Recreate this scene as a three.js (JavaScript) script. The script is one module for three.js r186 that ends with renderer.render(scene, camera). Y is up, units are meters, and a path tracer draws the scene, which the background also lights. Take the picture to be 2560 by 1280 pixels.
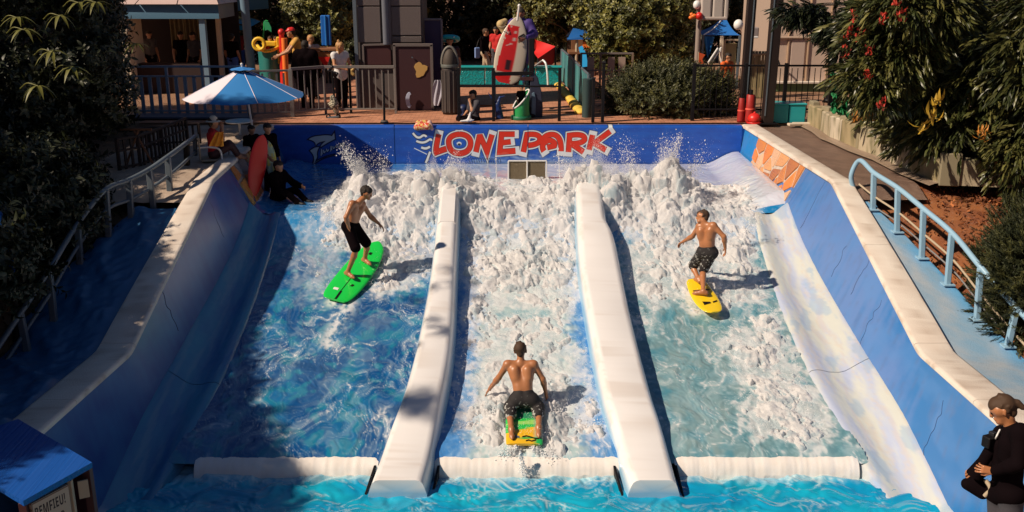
import * as THREE from 'three';
import { mergeGeometries, toCreasedNormals } from 'three/addons/utils/BufferGeometryUtils.js';
import { RoundedBoxGeometry } from 'three/addons/geometries/RoundedBoxGeometry.js';
import { createNoise2D, createNoise3D } from 'simplex-noise';

// ---------- camera, sky, sun, exposure ----------
const FOC = 2500, EYE = 3.81, PITCH = Math.atan(0.298);           // focal length in pixels of a 2560 x 1280 picture
const scene = new THREE.Scene();
const camera = new THREE.PerspectiveCamera(2 * Math.atan(640 / FOC) * 180 / Math.PI, 2, 0.1, 400);
camera.position.set(0, EYE, 0);
camera.rotation.set(-PITCH, 0, 0);
const renderer = new THREE.WebGLRenderer({ antialias: true });
renderer.setSize(1024, 512);
renderer.toneMapping = THREE.LinearToneMapping;
renderer.toneMappingExposure = 1.08;
renderer.shadowMap.enabled = true;
const SKY = (() => {
  const w = 64, h = 64, d = new Float32Array(w * h * 4);
  for (let j = 0; j < h; j++) {
    const e = ((j + 0.5) / h - 0.5) * Math.PI, t = Math.max(0, Math.sin(e));
    const k = Math.pow(1 - t, 2.2), low = (e < 0 ? 0.35 : 1) * 0.52;
    for (let i = 0; i < w; i++) {
      const o = (j * w + i) * 4;
      d[o] = (0.065 + 0.115 * k) * low; d[o + 1] = (0.115 + 0.105 * k) * low; d[o + 2] = (0.235 + 0.065 * k) * low; d[o + 3] = 1;
    }
  }
  const t = new THREE.DataTexture(d, w, h, THREE.RGBAFormat, THREE.FloatType);
  t.mapping = THREE.EquirectangularReflectionMapping; t.magFilter = THREE.LinearFilter; t.needsUpdate = true;
  return t;
})();
scene.background = SKY; scene.environment = SKY;
const SUNDIR = new THREE.Vector3(-0.70, 0.66, 0.30).normalize();
const sun = new THREE.DirectionalLight(new THREE.Color(1, 0.83, 0.65), 5);
sun.name = 'sun';
sun.position.copy(SUNDIR).multiplyScalar(60).add(new THREE.Vector3(0, 0, -20));
sun.target.position.set(0, 0, -20);
sun.castShadow = true; sun.shadow.radius = 2.2; sun.shadow.mapSize.set(4096, 4096);
Object.assign(sun.shadow.camera, { left: -30, right: 30, top: 30, bottom: -30, near: 1, far: 140 });
scene.add(sun, sun.target);

// ---------- helpers ----------
const rngOf = (s) => () => { s = (s + 0x6d2b79f5) | 0; let t = Math.imul(s ^ (s >>> 15), 1 | s); t = (t + Math.imul(t ^ (t >>> 7), 61 | t)) ^ t; return ((t ^ (t >>> 14)) >>> 0) / 4294967296; };
const N2 = createNoise2D(rngOf(11)), N3 = createNoise3D(rngOf(12));
const fbm = (x, y, o = 4) => { let a = 0.5, s = 0; for (let i = 0; i < o; i++) { s += a * N2(x, y); x = x * 2.03 + 7.1; y = y * 2.03 - 3.7; a *= 0.5; } return s; };
const clamp = (x, a = 0, b = 1) => Math.min(b, Math.max(a, x));
const smooth = (a, b, x) => { const t = clamp((x - a) / (b - a)); return t * t * (3 - 2 * t); };
const mix = (a, b, t) => a + (b - a) * t;
const mix3 = (a, b, t) => [mix(a[0], b[0], t), mix(a[1], b[1], t), mix(a[2], b[2], t)];
const V = (x, y, D) => new THREE.Vector3(x, y, -D);               // D is the distance in front of the camera
const CP = Math.cos(PITCH), SP = Math.sin(PITCH);
function ray(px, py) { const v = (py - 640) / FOC; return [(px - 1280) / FOC, -(v * CP + SP), CP - v * SP]; }
function atD(px, py, D) { const r = ray(px, py), t = D / r[2]; return V(r[0] * t, EYE + r[1] * t, D); }
function atY(px, py, y) { const r = ray(px, py), t = (y - EYE) / r[1]; return V(r[0] * t, y, r[2] * t); }
function atF(px, py, fn, lo = 8, hi = 30) {                        // meets the surface y = fn(D)
  const r = ray(px, py);
  for (let i = 0; i < 40; i++) { const m = (lo + hi) / 2; if (EYE + r[1] * m / r[2] > fn(m)) lo = m; else hi = m; }
  return atD(px, py, (lo + hi) / 2);
}
function table(rows, soft = true) {                               // [[D, value], ...] in rising D
  const n = rows.length, m = rows.map((r, i) => {
    if (!soft) return 0;
    const a = rows[Math.max(0, i - 1)], b = rows[Math.min(n - 1, i + 1)];
    return (b[1] - a[1]) / (b[0] - a[0]);
  });
  return (D) => {
    if (D <= rows[0][0]) return rows[0][1];
    if (D >= rows[n - 1][0]) return rows[n - 1][1];
    let i = 0; while (D > rows[i + 1][0]) i++;
    const h = rows[i + 1][0] - rows[i][0], t = (D - rows[i][0]) / h;
    if (!soft) return mix(rows[i][1], rows[i + 1][1], t);
    const t2 = t * t, t3 = t2 * t;
    return (2 * t3 - 3 * t2 + 1) * rows[i][1] + (t3 - 2 * t2 + t) * h * m[i] + (-2 * t3 + 3 * t2) * rows[i + 1][1] + (t3 - t2) * h * m[i + 1];
  };
}
const names = new Map();
function numbered(name) { const k = names.get(name) ?? 0; names.set(name, k + 1); return k ? name + '_' + String(k).padStart(3, '0') : name; }
function thing(name, label, category, at, group) {
  const o = new THREE.Group(); o.name = numbered(name); o.position.copy(at ?? new THREE.Vector3());
  o.userData = { label, category }; if (group) o.userData.group = group;
  scene.add(o); return o;
}
function shade(o) { o.castShadow = true; o.receiveShadow = true; return o; }
function part(parent, name, geo, mat, label) {                    // geometry in world coordinates, moved into its thing
  const g = Array.isArray(geo) ? join(geo) : geo;
  let p = parent, off = new THREE.Vector3(); while (p && p !== scene) { off.add(p.position); p = p.parent; }
  g.translate(-off.x, -off.y, -off.z);
  const m = shade(new THREE.Mesh(g, mat)); m.name = name; if (label) m.userData.label = label;
  parent.add(m); return m;
}
function struct(name, geo, mat, kind = 'structure') {
  const m = shade(new THREE.Mesh(Array.isArray(geo) ? join(geo) : geo, mat)); m.name = numbered(name); m.userData.kind = kind; scene.add(m); return m;
}
function tidy(g) {
  if (!g.index) { const n = g.attributes.position.count, a = new Uint32Array(n); for (let i = 0; i < n; i++) a[i] = i; g.setIndex(new THREE.BufferAttribute(a, 1)); }
  if (!g.attributes.normal) g.computeVertexNormals();
  if (!g.attributes.uv) g.setAttribute('uv', new THREE.BufferAttribute(new Float32Array(g.attributes.position.count * 2), 2));
  for (const k of Object.keys(g.attributes)) if (!['position', 'normal', 'uv', 'color'].includes(k)) g.deleteAttribute(k);
  g.morphAttributes = {}; g.clearGroups(); return g;
}
function join(list) { return list.length === 1 ? tidy(list[0]) : mergeGeometries(list.map(tidy)); }
function box(w, h, d, at, ry = 0, bevel = 0.008) {
  const b = Math.min(bevel, w / 3, h / 3, d / 3), g = b > 0 ? new RoundedBoxGeometry(w, h, d, 1, b) : new THREE.BoxGeometry(w, h, d);
  if (ry) g.rotateY(ry); g.translate(at.x, at.y, at.z); return g;
}
function orient(g, a, b) {
  const d = b.clone().sub(a), q = new THREE.Quaternion().setFromUnitVectors(new THREE.Vector3(0, 1, 0), d.clone().normalize());
  g.applyQuaternion(q); const m = a.clone().add(b).multiplyScalar(0.5); g.translate(m.x, m.y, m.z); return g;
}
function bar(a, b, r, r2 = r, seg = 8) { return orient(new THREE.CylinderGeometry(r2, r, a.distanceTo(b), seg, 1), a, b); }
function beam(a, b, w, h, bevel = 0.006) {                         // box beam, width sideways, h upwards
  const d = b.clone().sub(a), g = new RoundedBoxGeometry(w, h, d.length(), 1, Math.min(bevel, w / 3, h / 3));
  const m = new THREE.Matrix4().lookAt(b, a, new THREE.Vector3(0, 1, 0)); if (Math.abs(d.clone().normalize().y) > 0.99) m.lookAt(b, a, new THREE.Vector3(0, 0, 1));
  g.applyMatrix4(m); const c = a.clone().add(b).multiplyScalar(0.5); g.translate(c.x, c.y, c.z); return g;
}
function tube(pts, r, seg = 40, rad = 8) { return new THREE.TubeGeometry(new THREE.CatmullRomCurve3(pts, false, 'centripetal'), seg, r, rad, false); }
function ball(r, at, sx = 1, sy = 1, sz = 1, seg = 14) { const g = new THREE.SphereGeometry(r, seg, Math.ceil(seg * 0.7)); g.scale(sx, sy, sz); g.translate(at.x, at.y, at.z); return g; }
function lathe(prof, at, seg = 24) { const g = new THREE.LatheGeometry(prof.map(([x, y]) => new THREE.Vector2(x, y)), seg); g.translate(at.x, at.y, at.z); return g; }
function loft(rows, closed = false, caps = false, crease = 0) {    // rows of points, all of one length
  const n = rows[0].length, pos = [], uv = [], idx = [];
  let v = 0;
  rows.forEach((r, i) => {
    let u = 0; if (i) v += r[n >> 1].distanceTo(rows[i - 1][n >> 1]);
    r.forEach((p, j) => { if (j) u += p.distanceTo(r[j - 1]); pos.push(p.x, p.y, p.z); uv.push(u, v); });
  });
  const m = closed ? n : n - 1;
  for (let i = 0; i + 1 < rows.length; i++) for (let j = 0; j < m; j++) {
    const a = i * n + j, b = i * n + (j + 1) % n, c = a + n, d = b + n;
    idx.push(a, b, c, b, d, c);
  }
  if (caps) for (const i of [0, rows.length - 1]) {
    const at = pos.length / 3, c = new THREE.Vector3(); rows[i].forEach((p) => c.add(p)); c.multiplyScalar(1 / n);
    rows[i].forEach((p) => { pos.push(p.x, p.y, p.z); uv.push(p.x, p.y); }); pos.push(c.x, c.y, c.z); uv.push(c.x, c.y);
    for (let j = 0; j < n; j++) { const k = (j + 1) % n; i ? idx.push(at + j, at + k, at + n) : idx.push(at + k, at + j, at + n); }
  }
  let g = new THREE.BufferGeometry();
  g.setAttribute('position', new THREE.Float32BufferAttribute(pos, 3)); g.setAttribute('uv', new THREE.Float32BufferAttribute(uv, 2)); g.setIndex(idx);
  if (crease) { g = toCreasedNormals(g, crease); tidy(g); } else g.computeVertexNormals();
  return g;
}
function paint(g, fn) {                                            // linear colour per vertex from its place
  const p = g.attributes.position, c = new Float32Array(p.count * 3);
  for (let i = 0; i < p.count; i++) { const q = fn(p.getX(i), p.getY(i), -p.getZ(i)); c[i * 3] = q[0]; c[i * 3 + 1] = q[1]; c[i * 3 + 2] = q[2]; }
  g.setAttribute('color', new THREE.BufferAttribute(c, 3)); return g;
}
function extrude(pts, depth, bevel = 0.004) {
  const s = new THREE.Shape(pts.map(([x, y]) => new THREE.Vector2(x, y)));
  return new THREE.ExtrudeGeometry(s, { depth, bevelEnabled: bevel > 0, bevelSize: bevel, bevelThickness: bevel, bevelSegments: 2, curveSegments: 12 });
}
// grain textures, in metres through uv or repeat
function grainTex(seed, fn, size = 256) {
  const d = new Uint8Array(size * size * 4), n = createNoise3D(rngOf(seed));
  const tn = (x, y, f) => { const a = x / size * 2 * Math.PI, b = y / size * 2 * Math.PI, r = f / (2 * Math.PI); return n(Math.cos(a) * r + Math.cos(b) * r * 0.7, Math.sin(a) * r + 5, Math.sin(b) * r + Math.cos(b) * r * 0.7); };
  for (let y = 0; y < size; y++) for (let x = 0; x < size; x++) { const v = clamp(fn(x, y, tn)) * 255, o = (y * size + x) * 4; d[o] = d[o + 1] = d[o + 2] = v; d[o + 3] = 255; }
  const t = new THREE.DataTexture(d, size, size); t.wrapS = t.wrapT = THREE.RepeatWrapping; t.magFilter = THREE.LinearFilter; t.minFilter = THREE.LinearMipmapLinearFilter; t.generateMipmaps = true; t.needsUpdate = true; return t;
}
const gr = rngOf(5);
const GRIT = grainTex(21, (x, y, t) => 0.5 + 0.22 * t(x, y, 24) + 0.2 * t(x, y, 60) + 0.25 * (gr() - 0.5));
const CLOTH = grainTex(22, (x, y, t) => 0.5 + 0.3 * t(x, y, 8) + 0.14 * t(x, y, 20) + 0.12 * (gr() - 0.5));
function mat(r, g, b, rough = 0.7, o = {}) { return new THREE.MeshPhysicalMaterial({ color: new THREE.Color().setRGB(r, g, b), roughness: rough, ...o }); }
function rough(m, tex, rep, scale, rmap = true) { const t = tex.clone(); t.repeat.set(rep, rep); t.needsUpdate = true; m.bumpMap = t; m.bumpScale = scale; if (rmap) m.roughnessMap = t; return m; }
const vmat = (r, o = {}) => new THREE.MeshPhysicalMaterial({ vertexColors: true, roughness: r, ...o });
const M = {
  whiteGel: vmat(0.38, { clearcoat: 0.6, clearcoatRoughness: 0.15 }), wallPaint: vmat(0.35, { clearcoat: 0.5, clearcoatRoughness: 0.22 }), concrete: rough(vmat(1), GRIT, 2, 0.004), wet: vmat(0.12, { clearcoat: 0.6, clearcoatRoughness: 0.08 }),
  paleBlue: mat(0.27, 0.45, 0.60, 0.45), greyBlue: mat(0.13, 0.16, 0.19, 0.4, { metalness: 0.2 }), railGrey: mat(0.20, 0.19, 0.19, 0.5), black: mat(0.007, 0.006, 0.007, 0.5, { specularIntensity: 0.5 }), darkSteel: mat(0.03, 0.03, 0.035, 0.4, { metalness: 0.4 }),
  cream: mat(0.62, 0.52, 0.40, 0.7), white: mat(0.78, 0.77, 0.75, 0.5), teal: mat(0.01, 0.32, 0.36, 0.45), red: mat(0.62, 0.02, 0.015, 0.4), orange: mat(0.85, 0.20, 0.03, 0.5), yellow: mat(0.80, 0.50, 0.03, 0.5), blue: mat(0.01, 0.14, 0.52, 0.5), navy: mat(0.010, 0.022, 0.085, 0.5), green: mat(0.02, 0.36, 0.09, 0.45), purple: mat(0.055, 0.03, 0.20, 0.7), maroon: mat(0.05, 0.012, 0.014, 0.6), wood: mat(0.20, 0.09, 0.04, 0.7), concreteDark: mat(0.10, 0.085, 0.075, 0.8), skin: mat(0.46, 0.22, 0.12, 0.5), tan: mat(0.40, 0.16, 0.065, 0.42, { clearcoat: 0.25, clearcoatRoughness: 0.35 }), hairDark: mat(0.014, 0.008, 0.005, 0.75), hairBrown: mat(0.055, 0.026, 0.011, 0.75), hairBlond: mat(0.42, 0.22, 0.08, 0.6), blackCloth: rough(mat(0.006, 0.0035, 0.0045, 0.9, { specularIntensity: 0.05 }), CLOTH, 1, 0.003, false), greyCloth: mat(0.05, 0.048, 0.06, 0.85), whiteCloth: mat(0.68, 0.66, 0.66, 0.85), redCloth: mat(0.50, 0.015, 0.015, 0.85), orangeCloth: mat(0.70, 0.26, 0.03, 0.85), blueCloth: mat(0.05, 0.12, 0.40, 0.85), beigeCloth: mat(0.42, 0.34, 0.24, 0.85),
};
// ---------- profiles of the ride along D ----------
const shelfY = -0.91, POOL = -3.0;
const waterY = table([[11.6, -3.08], [12.2, -2.86], [12.45, -2.70], [13, -2.57], [14.5, -2.22], [16.27, -1.79], [17.3, -1.50], [18.1, -1.22], [18.5, -1.04], [18.7, -0.95], [18.9, -0.91], [19.3, -0.905], [23.6, -0.90]]);
const apronY = table([[11.4, -3.16], [12.2, -2.88], [13, -2.60], [14.5, -2.22], [16.27, -1.79], [17.3, -1.50], [18.1, -1.22], [18.75, -0.95]]);
const wallTop = (D) => { const f = (d) => d > 17.5 ? 0 : d > 13.15 ? -1.52 * (17.5 - d) / 4.35 : -1.52 + 0.03 * (13.15 - d); return (f(D - 0.12) + 2 * f(D) + f(D + 0.12)) / 4; };
const rightTopX = table([[8, 5.78], [13, 5.77], [17.5, 5.73], [23.8, 5.50]], false), rightFootX = table([[8, 5.62], [12, 5.58], [15, 5.40], [18.8, 5.30], [23.8, 5.42]]);
const leftTopX = table([[8, -5.52], [10.6, -5.47], [13, -5.41], [17.3, -5.36], [23.8, -5.68]], false), leftFootX = table([[8, -5.35], [12, -5.25], [15, -5.12], [18.8, -5.05], [23.8, -5.45]]);
const capW = table([[8, 0.44], [13, 0.46], [16, 0.38], [18, 0.31], [23.8, 0.34]]);
const range = (a, b, s) => { const n = Math.max(1, Math.round(Math.abs(b - a) / s)), o = []; for (let i = 0; i <= n; i++) o.push(a + (b - a) * i / n); return o; };

// ---------- ground ----------
const groundY = (X, D) => {
  const r = wallTop(D) - 0.30;
  if (D > 24.0) return -0.012;
  let y = r;
  if (X > 6.4) y = mix(mix(r, r + 0.14, smooth(6.9, 7.3, X)), -0.25 - 0.02 * (X - 6), smooth(7.0, 9.5, X));
  if (X < -6.2) y = mix(r, -0.35, smooth(6.6, 9.0, -X));
  const inside = smooth(6.15, 5.75, Math.abs(X)) * smooth(23.9, 23.6, D);
  return mix(y, -3.9, inside);
};
{
  const xs = [-220, -120, -70, -45, -30, -22, ...range(-16, 16, 0.16), 22, 30, 45, 70, 120, 220], ds = [-120, -60, -25, -8, 2, ...range(6, 26, 0.16), ...range(26.4, 42, 0.8), 46, 52, 60, 80, 120, 200, 300];
  const g = loft(ds.map((D) => xs.map((X) => { const y = groundY(X, D); return V(X, y + ((Math.abs(X) > 6.9 && D < 24) ? 0.03 * fbm(X * 3, D * 3) : 0), D); })));
  paint(g, (x, y, D) => {
    const n = fbm(x * 1.7, D * 1.7), f = fbm(x * 14, D * 14, 3);
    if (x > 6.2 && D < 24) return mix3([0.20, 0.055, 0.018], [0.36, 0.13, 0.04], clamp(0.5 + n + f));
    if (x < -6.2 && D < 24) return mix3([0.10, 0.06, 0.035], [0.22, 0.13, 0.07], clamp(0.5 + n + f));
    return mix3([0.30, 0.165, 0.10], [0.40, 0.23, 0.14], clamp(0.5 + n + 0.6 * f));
  });
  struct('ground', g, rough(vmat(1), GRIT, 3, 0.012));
}
// plaza paving behind the ride: brick courses
{
  const c = document.createElement('canvas'); c.width = c.height = 512; const x = c.getContext('2d'), r = rngOf(3);
  x.fillStyle = '#7d5a47'; x.fillRect(0, 0, 512, 512);
  for (let j = 0; j < 16; j++) for (let i = -1; i < 8; i++) { const k = r(); x.fillStyle = `rgb(${168 + k * 34 | 0},${112 + k * 30 | 0},${84 + k * 26 | 0})`; x.fillRect(i * 64 + (j % 2) * 32 + 1.5, j * 32 + 1.5, 61, 29); }
  for (let i = 0; i < 9000; i++) { x.fillStyle = r() > 0.5 ? 'rgba(60,35,25,0.12)' : 'rgba(235,200,170,0.10)'; x.fillRect(r() * 512, r() * 512, 2, 2); }
  const t = new THREE.CanvasTexture(c); t.colorSpace = THREE.SRGBColorSpace; t.wrapS = t.wrapT = THREE.RepeatWrapping; t.repeat.set(0.6, 0.6); t.anisotropy = 8;
  const m = mat(1, 1, 1, 0.85); m.map = t; m.bumpMap = t; m.bumpScale = 0.004;
  struct('plaza_paving', loft([24.05, 26, 28, 31, 36].map((D) => range(-9, 6, 1).map((X) => V(X, 0.0, D)))), m);
}
// right path beside the wall (brown, coarse) and left path (pale, worn)
const pathTone = (a, b, s) => (x, y, D) => mix3(a, b, clamp(0.5 + 1.0 * fbm(x * 2.2 + s, D * 1.5) + 0.7 * fbm(x * 18 + s, D * 18, 3)));
struct('right_path', paint(loft(range(17.0, 24.1, 0.1).map((D) => range(5.8, 7.25 + 0.02 * D * 0, 0.1).map((X) => V(X, wallTop(D) - 0.06 + 0.012 * fbm(X * 6, D * 6), D)))), pathTone([0.185, 0.115, 0.085], [0.265, 0.17, 0.125], 0)), rough(vmat(1), GRIT, 5, 0.012));
struct('left_path', paint(loft(range(16.9, 24.0, 0.1).map((D) => range(-8.2, -5.6, 0.12).map((X) => V(X, wallTop(D) - 0.05 + 0.02 * fbm(X * 3, D * 3), D)))), pathTone([0.44, 0.33, 0.25], [0.58, 0.46, 0.36], 9)), rough(vmat(1), GRIT, 4, 0.01));

// ---------- the basin shell under the water ----------
struct('basin_floor', box(12.4, 0.3, 17, V(0, -3.95, 15.6), 0, 0), mat(0.02, 0.2, 0.4, 0.6));

// ---------- side walls ----------
function sideWall(side, label, capLabel) {
  const topX = side > 0 ? rightTopX : leftTopX, footX = side > 0 ? rightFootX : leftFootX, Ds = range(8.2, 23.72, 0.06);
  const t = thing('side_wall', label, 'wall', V(side * 5.8, -3, 16));
  const yBot = -3.6;
  const g = loft(Ds.map((D) => {
    const xt = topX(D), xf = footX(D), yt = wallTop(D) - 0.045, w = capW(D) - 0.05, row = [], fy = D < 18.75 ? apronY(D) + 0.2 : shelfY + 0.1;
    row.push(V(xf - side * 0.02, yBot, D));
    for (let k = 0; k <= 16; k++) { const s = k / 16; row.push(V(mix(xf, xt + side * 0.02, s), mix(Math.min(fy, yt - 0.1), yt, s), D)); }
    row.push(V(xt + side * w, yt, D), V(xt + side * w, yt - 0.8, D), V(xt + side * w, yBot, D));
    return row;
  }), true, true, 0.7);
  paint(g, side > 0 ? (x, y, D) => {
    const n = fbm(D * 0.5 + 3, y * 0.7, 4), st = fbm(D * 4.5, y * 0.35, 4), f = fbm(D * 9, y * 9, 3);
    const wallSheen = smooth(-0.35, 0.45, 0.55 * n + 0.45 * st + 0.35 * clamp((D - 13.6) / 1.2, -1, 1) + 0.12 * f);  // pale wet sheen of the upper wall put into the paint colour
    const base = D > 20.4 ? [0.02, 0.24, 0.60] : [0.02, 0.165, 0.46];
    let c = mix3(base, [0.11, 0.215, 0.50], D > 22.35 ? 0.05 : wallSheen * 0.9);
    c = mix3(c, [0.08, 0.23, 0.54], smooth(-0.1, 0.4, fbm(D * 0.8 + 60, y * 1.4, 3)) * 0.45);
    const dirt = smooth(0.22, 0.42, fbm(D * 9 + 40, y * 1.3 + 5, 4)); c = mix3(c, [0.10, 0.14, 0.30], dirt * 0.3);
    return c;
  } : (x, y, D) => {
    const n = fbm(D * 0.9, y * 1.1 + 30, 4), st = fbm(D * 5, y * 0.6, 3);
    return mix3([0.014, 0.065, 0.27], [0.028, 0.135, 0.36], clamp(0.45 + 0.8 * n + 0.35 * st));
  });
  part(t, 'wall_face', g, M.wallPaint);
  const cap = (D) => {
    const xt = topX(D), y = wallTop(D), w = capW(D), X = (s) => xt + side * s;
    return [V(X(-0.035), y - 0.05, D), V(X(-0.035), y - 0.012, D), V(X(-0.018), y + 0.012, D), V(X(0.02), y + 0.022, D), V(X(w * 0.5), y + 0.018, D), V(X(w - 0.04), y + 0.022, D), V(X(w), y + 0.01, D), V(X(w + 0.012), y - 0.02, D), V(X(w + 0.012), y - 0.06, D), V(X(w * 0.5), y - 0.06, D)];
  };
  // coping in sections with open joints between them
  const cuts = [8.3, 11.4, 13.3, 15.6, 17.4, 19.6, 21.7, 23.7];
  for (let k = 0; k + 1 < cuts.length; k++) {
    const c = paint(loft(range(cuts[k] + 0.004, cuts[k + 1] - 0.004, 0.05).map(cap), true, true, 0.9), (x, y, D) => {
      const n = fbm(x * 4 + 8, D * 1.2), f = fbm(x * 24, D * 24, 3), s = smooth(0.15, 0.45, fbm(x * 8 + side * 9, D * 1.1, 4) + 0.3 * f);
      return mix3(mix3([0.66, 0.57, 0.49], [0.76, 0.69, 0.61], clamp(0.5 + n + 0.4 * f)), [0.40, 0.30, 0.23], s * 0.55);
    });
    part(t, 'coping', c, M.concrete);
  }
  return t;
}
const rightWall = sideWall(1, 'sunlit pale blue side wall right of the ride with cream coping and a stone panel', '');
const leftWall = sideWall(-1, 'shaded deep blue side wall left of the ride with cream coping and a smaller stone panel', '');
// seams and cracks as thin filled joints
function seam(t, side, D, wob, s0 = 0.05, s1 = 0.97, w = 0.0035) {
  const topX = side > 0 ? rightTopX : leftTopX, footX = side > 0 ? rightFootX : leftFootX, pts = [];
  for (let k = 0; k <= 10; k++) { const s = mix(s0, s1, k / 10), d = D + wob * fbm(s * 4 + D, D * 3, 3), fy = apronY(Math.min(d, 18.7)) + 0.2, yt = wallTop(d) - 0.05; pts.push(V(mix(footX(d), topX(d) + side * 0.02, s) - side * 0.001, mix(Math.min(fy, yt - 0.1), yt, s), d)); }
  part(t, 'joint_line', tube(pts, w, 24, 5), M.navy);
}
seam(rightWall, 1, 17.9, 0.05, 0.1, 0.95, 0.004); seam(rightWall, 1, 14.6, 0.12, 0.02, 0.8); seam(rightWall, 1, 12.2, 0.15, 0.02, 0.75); seam(rightWall, 1, 16.2, 0.08, 0.2, 0.7, 0.004); seam(rightWall, 1, 15.4, 0.1, 0.35, 0.95, 0.004);
seam(leftWall, -1, 14.6, 0.06, 0.25, 0.97, 0.006); seam(leftWall, -1, 17.2, 0.06, 0.3, 0.9, 0.004);

// stone panels let into both walls
function stonePanel(wall, side, D0, D1, seed, tones, mort) {
  const pan = new THREE.Group(); pan.name = 'stone_panel'; wall.add(pan);
  const onWall = (D, s, out) => { const yt = wallTop(D) - 0.05, fy = shelfY + 0.06; return side > 0 ? V(mix(rightFootX(D), rightTopX(D) + 0.02, s) - out, mix(fy, yt, s), D) : V(mix(leftFootX(D), leftTopX(D) - 0.02, s) + out, mix(fy, yt, s), D); };
  const rowsM = range(D0, D1, 0.1).map((D) => { const r = []; for (let k = 0; k <= 10; k++) r.push(onWall(D, mix(0.03, 0.985, k / 10), 0.012)); return r; });
  part(pan, 'mortar', paint(loft(rowsM), (x, y, D) => mix3(mort[0], mort[1], clamp(0.5 + fbm(D * 9, y * 9, 3)))), rough(vmat(0.9), GRIT, 3, 0.004));
  // irregular flat stones: cells of jittered seeds, shrunk to leave mortar
  const r = rngOf(seed), seeds = [];
  for (let j = 0; j < 3; j++) for (let i = 0; i < 6; i++) seeds.push([(i + 0.5 + (j % 2) * 0.4 - 0.2 + (r() - 0.5) * 0.75) / 6 * (D1 - D0), (j + 0.5 + (r() - 0.5) * 0.6) / 3 * 0.86]);
  const sm = tones.map((c) => rough(mat(...c, 0.8), GRIT, 4, 0.004));
  seeds.forEach(([cx, cy], i) => {
    let poly = [[0, 0], [D1 - D0, 0], [D1 - D0, 0.86], [0, 0.86]];
    seeds.forEach(([qx, qy], k) => {
      if (k === i) return;
      const mx = (cx + qx) / 2, my = (cy + qy) / 2, nx = qx - cx, ny = qy - cy, L = Math.hypot(nx, ny), out = [];
      const f = (p) => ((p[0] - mx) * nx + (p[1] - my) * ny) / L + 0.036;
      poly.forEach((a, n) => { const b = poly[(n + 1) % poly.length], fa = f(a), fb = f(b); if (fa <= 0) out.push(a); if (fa * fb < 0) { const t = fa / (fa - fb); out.push([mix(a[0], b[0], t), mix(a[1], b[1], t)]); } });
      poly = out;
    });
    if (poly.length < 3) return;
    const P = (p, o) => onWall(D0 + clamp(p[0], 0.02, D1 - D0 - 0.02), mix(0.035, 0.98, p[1] / 0.86), o);
    const inner = poly.map((p) => [mix(p[0], cx, 0.07), mix(p[1], cy, 0.07)]);
    const tint = 0.02 + 0.012 * r(), rowsS = [poly.map((p) => P(p, 0.0)), poly.map((p) => P(p, tint)), inner.map((p) => P(p, tint + 0.012))];
    part(pan, 'stone', loft(rowsS, true, true, 0.6), sm[(i * 7 + 3) % sm.length]);
  });
}
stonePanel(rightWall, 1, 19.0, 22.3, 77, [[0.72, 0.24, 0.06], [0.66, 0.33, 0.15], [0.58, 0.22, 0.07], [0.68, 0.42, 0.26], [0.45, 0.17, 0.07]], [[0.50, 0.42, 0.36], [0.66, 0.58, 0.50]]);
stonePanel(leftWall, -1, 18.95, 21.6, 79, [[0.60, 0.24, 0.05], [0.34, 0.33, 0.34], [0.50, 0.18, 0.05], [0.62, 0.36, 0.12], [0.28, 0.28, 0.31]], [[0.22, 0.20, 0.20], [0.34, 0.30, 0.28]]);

// ---------- sloping aprons between the water and the walls ----------
const apronInR = table([[11, 5.0], [11.8, 4.86], [13, 4.62], [15, 4.50], [18.8, 4.62]]), apronInL = table([[11, -4.75], [11.8, -4.68], [13, -4.45], [15, -4.35], [18.8, -4.45]]);
function apron(side, D0, D1, tone) {
  const footX = side > 0 ? rightFootX : leftFootX, inX = side > 0 ? apronInR : apronInL;
  const prof = [[0, -0.16], [0.02, -0.03], [0.07, 0.03], [0.15, 0.05], [0.26, 0.04], [0.38, 0.015], [0.52, 0.01], [0.64, 0.035], [0.76, 0.10], [0.86, 0.16], [0.94, 0.205], [1, 0.235]];
  const f = table(prof);
  return paint(loft(range(D0, D1, 0.05).map((D) => range(0, 1.03, 0.03).map((s) => V(mix(inX(D), footX(D), s), apronY(D) + f(Math.min(s, 1)) + 0.006 * fbm(D * 5, s * 6), D)))), tone);
}
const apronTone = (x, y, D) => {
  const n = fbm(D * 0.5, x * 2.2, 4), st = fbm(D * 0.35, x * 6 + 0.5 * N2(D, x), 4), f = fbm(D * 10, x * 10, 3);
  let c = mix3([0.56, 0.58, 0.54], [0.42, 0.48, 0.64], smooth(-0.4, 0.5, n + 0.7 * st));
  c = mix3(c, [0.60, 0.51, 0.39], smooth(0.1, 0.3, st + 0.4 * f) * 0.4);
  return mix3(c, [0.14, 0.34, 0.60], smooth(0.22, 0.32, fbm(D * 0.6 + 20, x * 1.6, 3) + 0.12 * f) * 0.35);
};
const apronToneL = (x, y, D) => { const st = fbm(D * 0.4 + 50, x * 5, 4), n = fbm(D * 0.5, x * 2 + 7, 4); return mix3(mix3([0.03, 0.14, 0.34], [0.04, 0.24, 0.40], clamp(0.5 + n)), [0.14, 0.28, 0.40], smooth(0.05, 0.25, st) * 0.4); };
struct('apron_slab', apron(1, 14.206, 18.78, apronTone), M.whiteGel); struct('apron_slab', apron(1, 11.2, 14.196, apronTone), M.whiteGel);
struct('apron_slab', apron(-1, 13.906, 18.78, apronToneL), M.whiteGel); struct('apron_slab', apron(-1, 11.2, 13.896, apronToneL), M.whiteGel);

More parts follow.
